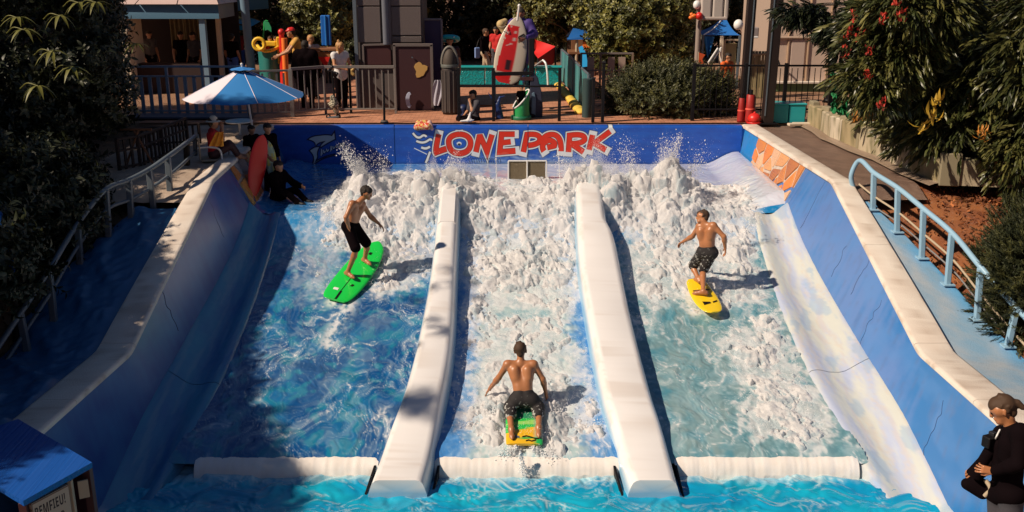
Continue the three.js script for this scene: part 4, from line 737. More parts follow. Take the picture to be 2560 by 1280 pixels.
// kneeling rider on the bodyboard
{
  const b = thing('bodyboard', 'yellow and green bodyboard under the kneeling rider in the middle lane', 'bodyboard', onW(1310, 1080));
  const tail = onW(1311, 1113, 0.085), nose = onW(1310, 985, 0.11);
  const up = waterNormal(13.2).add(v3(0, 0, 0.18));
  const tone = (P) => { const o = P(0, 0, 0), e = P(1, 0, 0), ax = e.clone().sub(o), L = ax.length(); ax.normalize(); const n = up.clone().normalize(), s = ax.clone().cross(n).normalize();
    return (x, y, D) => { const d = v3(x, y, -D).sub(o), t = d.dot(ax), u = d.dot(s); let c = [0.80, 0.46, 0.015];
      if (t > 0.30 + 0.3 * u) c = [0.02, 0.50, 0.08]; if (t > 0.40 && t < 0.47 + 0.2 * u) c = [0.30, 0.62, 0.14]; if (t > 0.52) c = [0.03, 0.24, 0.12];
      if (u > 0.17) c = t < 0.10 ? [0.02, 0.45, 0.10] : [0.28, 0.40, 0.34]; if (u > -0.06 && t < 0.13 && t > 0.09 + 0.1 * Math.abs(u)) c = [0.03, 0.40, 0.07]; return c; }; };
  const q = surfboard(b, 'deck', tail, nose, up, 0.52, 0.075, [vmat(0.35, { clearcoat: 0.4 })], { outline: [[0, 0.94], [0.02, 0.97], [0.3, 1.0], [0.6, 1.0], [0.85, 0.9], [0.95, 0.75], [1, 0.6]], rocker: 0.03, tone });
  part(b, 'stripe', loft([[0.11, -0.03], [0.125, 0.03], [0.105, 0.09], [0.08, 0.15], [0.085, 0.2]].map(([t, u]) => [q.top(t, u, 0.004), q.top(t + 0.012, u, 0.006), q.top(t + 0.024, u, 0.004)])), M.black);
  part(b, 'stripe', loft([[0.035, 0.02], [0.05, 0.06], [0.03, 0.10], [0.055, 0.16]].map(([t, u]) => [q.top(t, u, 0.004), q.top(t + 0.012, u, 0.006), q.top(t + 0.024, u, 0.004)])), M.black);
  part(b, 'stripe', loft([[0.09, -0.16], [0.11, -0.12], [0.095, -0.07]].map(([t, u]) => [q.top(t, u, 0.004), q.top(t + 0.02, u, 0.006), q.top(t + 0.04, u, 0.004)])), M.greyBlue);
  const k = (t, u, h) => q.top(t, u, h);
  const J = { head: atD(1301, 877, 13.42), neck: atD(1302, 901, 13.34), shL: atD(1268, 911, 13.34), shR: atD(1335, 911, 13.34), elL: atD(1247, 944, 13.4), wrL: atD(1224, 972, 13.55), elR: atD(1357, 948, 13.3), wrR: atD(1365, 983, 13.35), hipL: atD(1292, 1000, 13.12), hipR: atD(1328, 1000, 13.12), knL: k(0.62, -0.20, 0.07), knR: k(0.62, 0.20, 0.07), anL: k(0.22, -0.18, 0.05), anR: k(0.26, 0.20, 0.05), toL: k(0.06, -0.17, 0.03), toR: k(0.10, 0.20, 0.03) };
  const g = person('shirtless tanned rider kneeling on a bodyboard with both arms spread', J, { S: 0.97, cell: 0.011, handCell: 0.0035, face: v3(0.05, -0.2, -1), skin: M.tan, hair: M.hairBrown, curls: 30, seed: 14, curlL: 0.15, curlR: 0.3, palmL: v3(0.2, -1, -0.2), palmR: v3(-0.6, -0.5, -0.5), eyes: true });
  patternedShorts(g, J, 1.0, 90, 0.5);
}
// photographer at the near edge
{
  const D = 8.0, J = { head: atD(2507, 1026, 8.05), neck: atD(2526, 1062, 8.0), shL: atD(2506, 1086, 8.22), shR: atD(2552, 1082, 7.82), elL: atD(2486, 1150, 8.32), wrL: atD(2446, 1190, 8.32), elR: atD(2545, 1160, 7.72), wrR: atD(2484, 1178, 7.92), hipL: atD(2498, 1232, 8.12), hipR: atD(2530, 1232, 7.95), knL: atD(2496, 1362, 8.14), knR: atD(2524, 1362, 7.98), anL: atD(2502, 1490, 8.1), anR: atD(2530, 1490, 7.95), toL: atD(2455, 1508, 8.15), toR: atD(2480, 1508, 8.02) };
  void D;
  person('person in a dark hooded jacket and grey trousers looking down at a camera', J, { S: 1.0, cell: 0.013, handCell: 0.004, face: v3(-0.85, -0.42, -0.25), skin: M.tan, hair: M.hairBrown, curls: 40, seed: 21, pony: true, top: M.blackCloth, topName: 'jacket', sleeve: 0.96, thick: 0.018, bottom: M.greyCloth, legs: 1, shoes: M.black, curlL: 1.0, curlR: 0.9, handL: v3(-1, -0.1, 0), handR: v3(-1, 0.1, -0.2), palmL: v3(0, 0.8, 0.4), palmR: v3(0, -0.2, -1), eyes: true });
  const t = thing('camera', 'black camera with a long lens hood held at the photographer\'s waist', 'camera', atD(2470, 1150, 8.2));
  const o = atD(2487, 1108, 8.12), e = atD(2436, 1188, 8.18);
  part(t, 'camera_body', box(0.15, 0.11, 0.09, atD(2478, 1102, 8.12), 0.4, 0.015), M.black);
  part(t, 'viewfinder', box(0.05, 0.04, 0.06, atD(2482, 1084, 8.12), 0.4, 0.01), M.darkSteel);
  part(t, 'lens', [bar(o, lerp(o, e, 0.55), 0.055, 0.05, 20), bar(lerp(o, e, 0.55), e, 0.05, 0.075, 20)], M.blackCloth);
  part(t, 'strap', tube([atD(2500, 1074, 8.1), atD(2492, 1090, 8.05), atD(2488, 1100, 8.1)], 0.008, 16, 6), M.white);
  const s = thing('shoulder_bag', 'dark cloth bag hanging below the camera at the photographer\'s side', 'bag', atD(2440, 1215, 8.2));
  part(s, 'pouch', body([cone(atD(2418, 1210, 8.25), atD(2456, 1232, 8.2), 0.055, 0.06), cone(atD(2440, 1205, 8.25), atD(2470, 1216, 8.2), 0.06, 0.05)], 0.013, 0.05), M.blackCloth);
  part(s, 'carry_strap', tube([atD(2464, 1200, 8.15), atD(2476, 1222, 8.1), atD(2462, 1240, 8.12)], 0.02, 20, 8), M.beigeCloth);
}
// ---------- handrails and walkways beside the ride ----------
const walkY = (D) => wallTop(D) - 0.09;
{
  const outer = (D) => rightTopX(D) + capW(D) + 0.015, rimPts = [[2150, 470], [2183, 526], [2243, 582], [2305, 647], [2369, 713], [2443, 800], [2519, 868], [2640, 960]].map(([x, y]) => atF(x, y, walkY)), rim = table(rimPts.map((p) => [-p.z, p.x]).sort((a, b) => a[0] - b[0]), false);
  const Ds = range(8.4, 17.2, 0.06);
  const g = loft(Ds.map((D) => { const a = outer(D), b = Math.max(a + 0.05, rim(D) + 0.10), r = range(0, 1, 0.08).map((s) => V(mix(a, b, s), walkY(D) + 0.004 * fbm(a * 5, D * 4 + s * 3) - 0.01, D)); r.push(V(b + 0.03, walkY(D) - 0.03, D), V(b + 0.05, walkY(D) - 0.4, D)); return r; }), false, false, 0.6);
  struct('right_walkway', paint(g, (x, y, D) => { const n = fbm(x * 1.6, D * 0.9 + 5, 4), f = fbm(x * 9, D * 9, 3), e = smooth(0.4, 0.0, rim(D) + 0.1 - x); return mix3(mix3([0.20, 0.35, 0.50], [0.36, 0.41, 0.46], clamp(0.5 + n + 0.3 * f)), [0.10, 0.36, 0.66], clamp(e * 0.9 * smooth(-0.3, 0.3, n + 0.25) + 0.0)); }), rough(vmat(0.7), GRIT, 2, 0.004));
  const t = thing('handrail', 'pale blue metal handrail stepping down the sunlit right walkway', 'handrail', V(6.6, -0.6, 14.5));
  const posts = [[[2183, 524], [2185, 432]], [[2243, 580], [2245, 470]], [[2305, 645], [2309, 522]], [[2369, 711], [2380, 582]], [[2443, 798], [2452, 668]], [[2519, 865], [2541, 770]]];
  const tops = [];
  posts.forEach(([b, tp]) => { const B = atF(b[0], b[1], walkY), T = atD(tp[0], tp[1], -B.z); tops.push(T); part(t, 'post', beam(plus(B, v3(0, -0.05, 0)), plus(T, v3(0, -0.01, 0)), 0.085, 0.085, 0.015), M.paleBlue); part(t, 'base_plate', box(0.18, 0.025, 0.18, plus(B, v3(0, 0.005, 0)), 0, 0.006), M.paleBlue); });
  const f0 = atF(2136, 478, walkY), s0 = atD(2128, 440, -f0.z), s1 = atD(2147, 402, -f0.z - 0.05), last = atD(2700, 925, -tops[5].z - 1.6);
  part(t, 'top_rail', tube([f0, s0, s1, ...tops, last], 0.042, 120, 10), M.paleBlue);
  const low = [plus(s1, v3(0.05, -0.42, 0)), ...tops.map((p) => plus(p, v3(0.06, -0.42, 0))), plus(last, v3(0.06, -0.42, 0))];
  part(t, 'lower_rail', tube(low, 0.018, 100, 8), M.beigeCloth);
  part(t, 'lower_rail', tube(low.map((p) => plus(p, v3(0.05, -0.2, 0))), 0.014, 100, 8), M.railGrey);
}
{
  const outer = (D) => leftTopX(D) - capW(D) - 0.015, rimPts = [[440, 470], [383, 514], [328, 549], [272, 599], [200, 662], [135, 740], [70, 830], [-60, 980]].map(([x, y]) => atF(x, y, walkY)), rim = table(rimPts.map((p) => [-p.z, p.x]).sort((a, b) => a[0] - b[0]), false);
  // blue sheeting lying in folds down the left walkway
  const g = loft(range(8.6, 16.75, 0.035).map((D) => { const a = outer(D), b = Math.min(a - 0.05, rim(D) - 0.12); return range(0, 1, 0.02).map((s) => { const x = mix(a - 0.02, b, s), u = D * 2.1 - s * 2.2 + 0.7 * fbm(x * 1.2, D * 0.9, 3), fold = Math.pow(0.5 + 0.5 * Math.sin(u * 3.1 + 2 * N2(x * 0.8, D * 0.5)), 2.2); return V(x, walkY(D) + 0.01 + smooth(0, 0.12, s) * (0.055 * fold + 0.03 * (0.5 + fbm(x * 2, D * 2, 3))), D); }); }));
  part(thing('blue_tarpaulin', 'glossy dark blue tarpaulin lying in folds down the left walkway', 'tarpaulin', V(-6.2, -0.8, 13.5)), 'sheet', g, mat(0.02, 0.115, 0.27, 0.42, { clearcoat: 0.3, clearcoatRoughness: 0.3 }));
  const t = thing('handrail', 'weathered grey blue double handrail beside the blue tarpaulin on the left', 'handrail', V(-6.6, -0.6, 14.5));
  const posts = [[[425, 481], [419, 392]], [[383, 512], [372, 424]], [[328, 547], [322, 450]], [[272, 597], [264, 474]], [[200, 662], [194, 560]], [[135, 805], [122, 676]], [[70, 880], [50, 785]]];
  const tops = [];
  posts.forEach(([b, tp]) => { const B = atF(b[0], b[1], walkY), T = atD(tp[0], tp[1], -B.z); tops.push(T); part(t, 'post', beam(plus(B, v3(0, -0.08, 0)), T, 0.10, 0.08, 0.015), M.greyBlue); });
  const st = atD(487, 341, -tops[0].z + 2.2), end = atD(-60, 950, -tops[6].z - 1.0);
  part(t, 'top_rail', tube([st, ...tops, end], 0.042, 140, 10), M.greyBlue);
  part(t, 'lower_rail', tube([plus(st, v3(0, -0.3, 0)), ...tops.map((p) => plus(p, v3(-0.02, -0.34, 0))), plus(end, v3(0, -0.34, 0))], 0.03, 140, 8), M.greyBlue);
  part(t, 'end_post', beam(atD(489, 390, -st.z), st, 0.07, 0.07, 0.015), M.greyBlue);
  part(t, 'end_post', beam(atD(468, 414, -st.z - 0.6), atD(466, 360, -st.z - 0.6), 0.10, 0.10, 0.015), M.black);
}
// bent blue pipe at the far left edge
{ const t = thing('bent_pipe', 'thick bent blue pipe rising at the left edge under the trees', 'pipe', atD(30, 690, 13.5)); part(t, 'pipe', tube([atD(-30, 500, 13.6), atD(0, 545, 13.5), atD(18, 600, 13.5), atD(30, 690, 13.5)], 0.055, 30, 12), M.blue); part(t, 'stand', [bar(atD(30, 690, 13.5), atD(44, 900, 13.5), 0.05), bar(atD(30, 686, 13.5), atD(31, 700, 13.5), 0.075)], M.black); }
// booth in the near left corner
{
  const t = thing('booth', 'small booth with a flat blue roof and a lettered board in the near left corner', 'booth', V(-4.6, -2.2, 9.6));
  const top = -1.15, A = atY(45, 1047, top + 0.04), B = atY(230, 1156, top), C = atY(58, 1252, top - 0.02), Dd = atY(-160, 1120, top + 0.02);
  const th = v3(0, -0.06, 0);
  part(t, 'roof', loft([[A, B, C, Dd], [A, B, C, Dd].map((p) => plus(p, th))].map((r) => r.map((p) => p.clone())), true, true, 0.4), rough(mat(0.012, 0.085, 0.36, 0.6), CLOTH, 2, 0.006));
  const inn = (p, k) => lerp(p, lerp(A, C, 0.5), k), b2 = inn(B, 0.08), c2 = inn(C, 0.10), a2 = inn(A, 0.08), d2 = inn(Dd, 0.08), dn = v3(0, -1.9, 0);
  for (const p of [b2, c2, a2, d2]) part(t, 'corner_post', beam(plus(p, th), plus(p, dn), 0.08, 0.08), M.maroon);
  const wall = (p, q, y0, y1, m, name, off = 0) => { const d = q.clone().sub(p), L = Math.hypot(d.x, d.z), w = new THREE.BoxGeometry(L, y1 - y0, 0.04), c = lerp(p, q, 0.5); w.rotateY(Math.atan2(-d.z, d.x)); const n = v3(-d.z, 0, d.x).normalize(); w.translate(c.x - n.x * off, c.y * 0 + (top + (y0 + y1) / 2), c.z - n.z * off); return part(t, name, w, m); };
  wall(c2, b2, -1.9, -0.75, M.maroon, 'counter_front'); wall(b2, a2, -1.9, -0.1, M.maroon, 'side_panel'); wall(a2, d2, -1.9, -0.1, M.maroon, 'back_panel');
  const cv = document.createElement('canvas'); cv.width = 512; cv.height = 256; const x = cv.getContext('2d');
  x.fillStyle = '#b9a58f'; x.fillRect(0, 0, 512, 256); x.fillStyle = '#2c1714'; x.font = 'bold 92px sans-serif'; x.fillText('BEMFIEU!', 22, 105); x.font = 'bold 84px sans-serif'; x.fillText('ANUAD', 120, 205);
  x.strokeStyle = '#6a4a3a'; x.lineWidth = 8; x.strokeRect(6, 6, 500, 244);
  const tx = new THREE.CanvasTexture(cv); tx.colorSpace = THREE.SRGBColorSpace; const sm = mat(1, 1, 1, 0.7); sm.map = tx;
  const e0 = lerp(c2, b2, 0.04), e1 = lerp(c2, b2, 0.62); wall(e0, e1, -0.52, -0.10, sm, 'lettered_board', -0.045);
  const p0 = lerp(c2, b2, 0.74); part(t, 'white_post', beam(plus(p0, v3(0, -0.08, 0.05)), plus(p0, v3(0, -1.2, 0.05)), 0.05, 0.05), M.beigeCloth);
  const p1 = lerp(c2, b2, 0.9); part(t, 'notice', box(0.10, 0.2, 0.02, plus(p1, v3(0.02, -0.25, 0.04)), 0.5, 0.003), M.beigeCloth);
}
// near decks where the photographer and the booth stand
struct('near_deck', [box(6.0, 0.25, 6.2, V(5.2, -1.415, 5.3), 0, 0.02), box(6.0, 0.25, 6.6, V(-6.2, -3.0, 6.6), 0, 0.02)], mat(0.25, 0.22, 0.2, 0.8));

// ---------- people and boards at the left wall ----------
{
  const lean = (label, pts, w, m, mx, D0, D1) => { const t = thing('surfboard', label, 'surfboard', atD(pts[1][0], pts[1][1], D1)); const q = surfboard(t, 'deck', atD(pts[1][0], pts[1][1], D1), atD(pts[0][0], pts[0][1], D0), v3(1, 0.1, 0.75), w, 0.06, [m], { outline: [[0, 0.12], [0.06, 0.35], [0.2, 0.72], [0.45, 1], [0.7, 0.98], [0.88, 0.74], [0.96, 0.45], [1, 0.12]], rocker: 0.03, tone: mx }); return q; };
  lean('tall red surfboard standing at the left wall in front of a person', [[655, 338], [631, 498]], 0.42, M.red, null, 19.9, 19.35);
  const t2 = thing('surfboard', 'narrow surfboard with yellow and pale green streaks beside the red one', 'surfboard', atD(680, 440, 20.3));
  surfboard(t2, 'deck', atD(683, 442, 20.1), atD(668, 352, 20.25), v3(0.3, 0.1, 1), 0.24, 0.05, [vmat(0.5)], { tone: () => (x, y, D) => { const n = N2(x * 22 + y * 3, y * 2.5); return n > 0.25 ? [0.62, 0.55, 0.10] : n > -0.2 ? [0.40, 0.55, 0.42] : [0.20, 0.26, 0.22]; } });
  person('dark clad person standing in the shallow water behind the red surfboard', pose(V(atD(668, 340, 20.3).x, shelfY + 0.02, 20.3), 0.8, 1.46, { j: { elR: [0.26, 1.15, 0.12], wrR: [0.2, 1.0, 0.3] } }), { S: 0.87, cell: 0.02, skin: M.skin, hair: M.hairDark, top: M.blackCloth, sleeve: 0.9, topName: 'jacket', bottom: M.blackCloth, legs: 1, shoes: M.black, seed: 33 });
  const seat = plus(atY(712, 500, shelfY), v3(-0.12, -0.36, 0.0));
  person('person in a wet dark jacket sitting in the shallow water with an arm out', pose(seat, 1.15, 1.62, { sit: true, j: { knL: [-0.13, 0.62, 0.34], knR: [0.16, 0.60, 0.34], anL: [-0.12, 0.42, 0.62], anR: [0.15, 0.42, 0.62], toL: [-0.12, 0.40, 0.8], toR: [0.15, 0.40, 0.8], elL: [-0.26, 0.74, 0.22], wrL: [-0.20, 0.70, 0.47], elR: [0.24, 0.70, 0.16], wrR: [0.22, 0.56, 0.36] } }), { S: 0.925, cell: 0.018, skin: M.skin, hair: M.hairDark, top: M.blackCloth, sleeve: 0.95, thick: 0.035, topName: 'jacket', bottom: M.blackCloth, legs: 1, shoes: M.black, seed: 34 });
  // spectators on the left deck
  const p1 = V(atD(543, 340, 19.6).x - 0.1, wallTop(19.6) - 0.05, 19.6);
  person('spectator in a red top and straw hat sitting low behind the left wall', pose(plus(p1, v3(0, -0.30, 0)), 1.9, 1.6, { sit: true, j: { elL: [-0.22, 0.82, 0.2], wrL: [-0.05, 1.06, 0.22], elR: [0.22, 0.8, 0.2], wrR: [0.05, 1.05, 0.22], knL: [-0.13, 0.66, 0.34], knR: [0.13, 0.66, 0.34], anL: [-0.13, 0.42, 0.52], anR: [0.13, 0.42, 0.52], toL: [-0.14, 0.36, 0.7], toR: [0.14, 0.36, 0.7] } }), { S: 0.915, cell: 0.018, handCell: 0.006, skin: M.skin, hair: M.hairBrown, hat: M.cream, top: M.redCloth, bottom: M.maroon, legs: 0.9, seed: 35 });
  const ch = thing('beach_chair', 'low white beach chair under the spectator in the straw hat', 'chair', p1);
  part(ch, 'seat', box(0.5, 0.03, 0.46, plus(p1, v3(0, 0.045, 0.0)), 1.9, 0.01), M.beigeCloth); part(ch, 'backrest', box(0.46, 0.45, 0.03, plus(p1, v3(-0.25, 0.28, 0.08)), 1.9, 0.01), M.beigeCloth);
  for (const s of [-1, 1]) part(ch, 'arm', tube([plus(p1, v3(-0.22, 0.30, s * 0.27)), plus(p1, v3(0, 0.32, s * 0.28)), plus(p1, v3(0.2, 0.27, s * 0.27)), plus(p1, v3(0.24, 0.02, s * 0.26))], 0.02, 20, 6), M.white);
  const tw = thing('towel', 'orange towel draped down beside the spectator in the straw hat', 'towel', atD(548, 350, 19.2));
  part(tw, 'cloth', loft(range(0, 1, 0.1).map((s) => range(-1, 1, 0.1).map((u) => plus(atD(549 - 8 * s, 330 + 36 * s, 19.15 - 0.05 * s), v3(u * (0.08 + 0.06 * s), 0, 0.025 * Math.sin(u * 7 + s * 3)))))), mat(0.75, 0.30, 0.03, 0.9, { side: THREE.DoubleSide }));
  person('smaller dark haired person in black standing behind the surfboards at the left wall', pose(V(atD(627, 330, 20.9).x, shelfY + 0.02, 20.9), 0.9, 1.33), { S: 0.76, cell: 0.018, handCell: 0.006, skin: M.skin, hair: M.hairDark, top: M.blackCloth, bottom: M.greyCloth, legs: 0.9, seed: 36 });
}
// parasol
{
  const D = 22.3, apex = atD(605, 172, D), c = v3(apex.x, 0, apex.z), rimY = atD(605, 240, D).y, R = 1.33;
  const t = thing('parasol', 'blue parasol with a pale panel on its sunny side by the left corner', 'parasol', v3(apex.x, 0, apex.z));
  const n = 8, P = (a, s) => { const k = a / (2 * Math.PI / n) % 1, sag = 1 - 0.035 * Math.sin(Math.PI * k) * s, h = apex.y - (apex.y - rimY) * (s * 0.92 + 0.08 * s * s) - 0.03 * Math.sin(Math.PI * k) * s * s; return v3(c.x + Math.cos(a) * R * s * sag, h, c.z + Math.sin(a) * R * s * sag); };
  const a0 = 0.32, blues = mat(0.018, 0.22, 0.60, 0.75, { transmission: 0.15, side: THREE.DoubleSide }), pale = mat(0.74, 0.68, 0.76, 0.75, { side: THREE.DoubleSide });
  for (let k = 0; k < n; k++) { const b = k * 2 * Math.PI / n; const g = loft(range(0.14, 1, 0.086).map((s) => range(0, 1, 0.125).map((u) => { const a = b + u * 2 * Math.PI / n - 1e-6 * (u === 1 ? 1 : -1), q = P(a, s), x = q.x - c.x, z = q.z - c.z; return v3(c.x + x * Math.cos(a0) - z * Math.sin(a0), q.y, c.z + x * Math.sin(a0) + z * Math.cos(a0)); }))); part(t, 'canopy_panel', g, k === 2 ? pale : blues, k === 2 ? 'pale panel' : undefined); }
  const vent = []; for (let k = 0; k <= 32; k++) vent.push(k / 32 * 2 * Math.PI);
  part(t, 'vent_cap', loft([0.01, 0.1, 0.2].map((s) => vent.map((a) => v3(c.x + Math.cos(a + a0) * R * s, apex.y + 0.05 - 0.22 * s * (apex.y - rimY) * 2 - 0.02 * Math.sin(a * 4) ** 2 * s * 4, c.z + Math.sin(a + a0) * R * s)))), mat(0.03, 0.20, 0.55, 0.75, { side: THREE.DoubleSide }));
  for (let k = 0; k < n; k++) { const a = k * 2 * Math.PI / n + a0; part(t, 'rib', bar(v3(c.x, apex.y - 0.03, c.z), v3(c.x + Math.cos(a) * R, rimY - 0.012, c.z + Math.sin(a) * R), 0.009), M.darkSteel); part(t, 'edge_piping', bar(v3(c.x + Math.cos(a) * R * 0.14, apex.y - (apex.y - rimY) * 0.128 + 0.006, c.z + Math.sin(a) * R * 0.14), v3(c.x + Math.cos(a) * R, rimY + 0.006, c.z + Math.sin(a) * R), 0.008), pale); }
  part(t, 'pole', bar(v3(c.x + 0.16, -0.1, c.z), v3(c.x, apex.y + 0.08, c.z), 0.022, 0.02, 10), M.white);
  part(t, 'finial', ball(0.03, v3(c.x, apex.y + 0.1, c.z)), M.white);
  part(t, 'base', lathe([[0, 0], [0.25, 0], [0.25, 0.06], [0.06, 0.09], [0, 0.09]], v3(c.x + 0.16, -0.08, c.z)), M.concreteDark);
  const b = thing('side_table', 'small white table at the foot of the parasol', 'table', atD(598, 322, 22.6)); const q = atD(598, 303, 22.6);
  part(b, 'tabletop', lathe([[0, 0.02], [0.3, 0.02], [0.31, 0.0], [0.3, -0.02], [0, -0.02]], q), M.white); part(b, 'leg', bar(plus(q, v3(0, -q.y - 0.05, 0)), q, 0.03), M.white);
}
// ---------- fences and railings behind the ride ----------
const UP = (h) => v3(0, h, 0);
// pts: foot points; makes posts at the points, rails and single balusters
function railing(name, label, category, pts, o) {
  const t = thing(name, label, category, pts[0]), m = o.m ?? M.railGrey, h = o.h;
  const shared = new THREE.BoxGeometry(o.bw ?? 0.03, (o.bt ?? h - 0.06) - (o.b0 ?? 0.1), o.bd ?? 0.02); tidy(shared);
  pts.forEach((p, i) => { if (o.posts !== false) part(t, 'post', beam(p, plus(p, UP(h + (o.over ?? 0.02))), o.pw ?? 0.06, o.pw ?? 0.06, 0.008), o.pm ?? m); void i; });
  for (let i = 0; i + 1 < pts.length; i++) {
    const a = pts[i], b = pts[i + 1], L = a.distanceTo(b);
    for (const y of o.rails ?? [h, 0.12]) part(t, 'rail', beam(plus(a, UP(y)), plus(b, UP(y)), o.rw ?? 0.05, y === h ? (o.rw ?? 0.05) : 0.04, 0.006), o.rm ?? m);
    if (o.step) { const n = Math.max(1, Math.round(L / o.step)), yaw = Math.atan2(-(b.z - a.z), b.x - a.x); for (let k = 1; k < n; k++) { const q = lerp(a, b, k / n), s = shade(new THREE.Mesh(shared, o.bm ?? m)); s.name = 'baluster'; s.position.copy(q).add(UP(((o.bt ?? h - 0.06) + (o.b0 ?? 0.1)) / 2)).sub(t.position); s.rotation.y = yaw; t.add(s); } }
  }
  return t;
}
const G = (px, py, y = 0) => atY(px, py, y);
{
  const m = mat(0.22, 0.30, 0.40, 0.5), y0 = -0.02, a = atD(318, 288, 25.2), b = atD(515, 288, 25.2), c = atD(622, 288, 25.2); for (const p of [a, b, c]) p.y = y0;
  railing('picket_fence', 'pale blue picket fence of flat slats in front of the kiosk', 'fence', [a, lerp(a, b, 0.55), b, c], { m, h: 1.24, rails: [1.24, 1.0, 0.14], step: 0.205, bw: 0.09, bd: 0.025, bt: 1.0, b0: 0.02, pw: 0.07, over: 0.0 });
  // blue plinth below the fence
  const pl = thing('plinth_wall', 'low dark blue wall under the pale blue picket fence', 'wall', atD(480, 320, 24.6));
  const p0 = atD(330, 320, 24.5), p1 = atD(622, 320, 24.5); part(pl, 'wall_block', box(p1.x - p0.x, 0.72, 0.5, v3((p0.x + p1.x) / 2, -0.33, -24.75), 0, 0.02), M.navy); part(pl, 'ledge', box(p1.x - p0.x + 0.1, 0.05, 0.66, v3((p0.x + p1.x) / 2, 0.055, -24.75), 0, 0.015), mat(0.08, 0.10, 0.15, 0.6));
}
{
  const p = [[628, 296], [733, 292], [815, 284], [878, 284], [990, 284]].map(([x, y]) => G(x, y));
  railing('metal_railing', 'grey metal railing with thin bars on the deck behind the parasol', 'railing', [p[0], p[1]], { m: mat(0.16, 0.145, 0.14, 0.5), h: 1.15, step: 0.17, bw: 0.05, bd: 0.03, pw: 0.1 });
  railing('metal_railing', 'grey metal railing with thin bars the blond woman leans over', 'railing', [p[1], p[2], p[3]], { m: mat(0.17, 0.15, 0.145, 0.5), h: 1.18, step: 0.19, pw: 0.06, rw: 0.07 });
  railing('metal_railing', 'grey metal railing with thin bars before the dark tower', 'railing', [p[3], p[4]], { m: mat(0.19, 0.17, 0.155, 0.5), h: 1.18, step: 0.165, pw: 0.06, rw: 0.07 });
  const s = thing('slim_post', 'slim dark post standing alone at the back wall edge before the tower', 'post', atD(960, 306, 24.0)); part(s, 'shaft', bar(atD(961, 306, 24.0), atD(959, 180, 24.0), 0.03, 0.022), M.black); part(s, 'foot', lathe([[0, 0.05], [0.08, 0.05], [0.1, 0], [0, 0]], atD(961, 306, 24.0)), M.concreteDark);
}
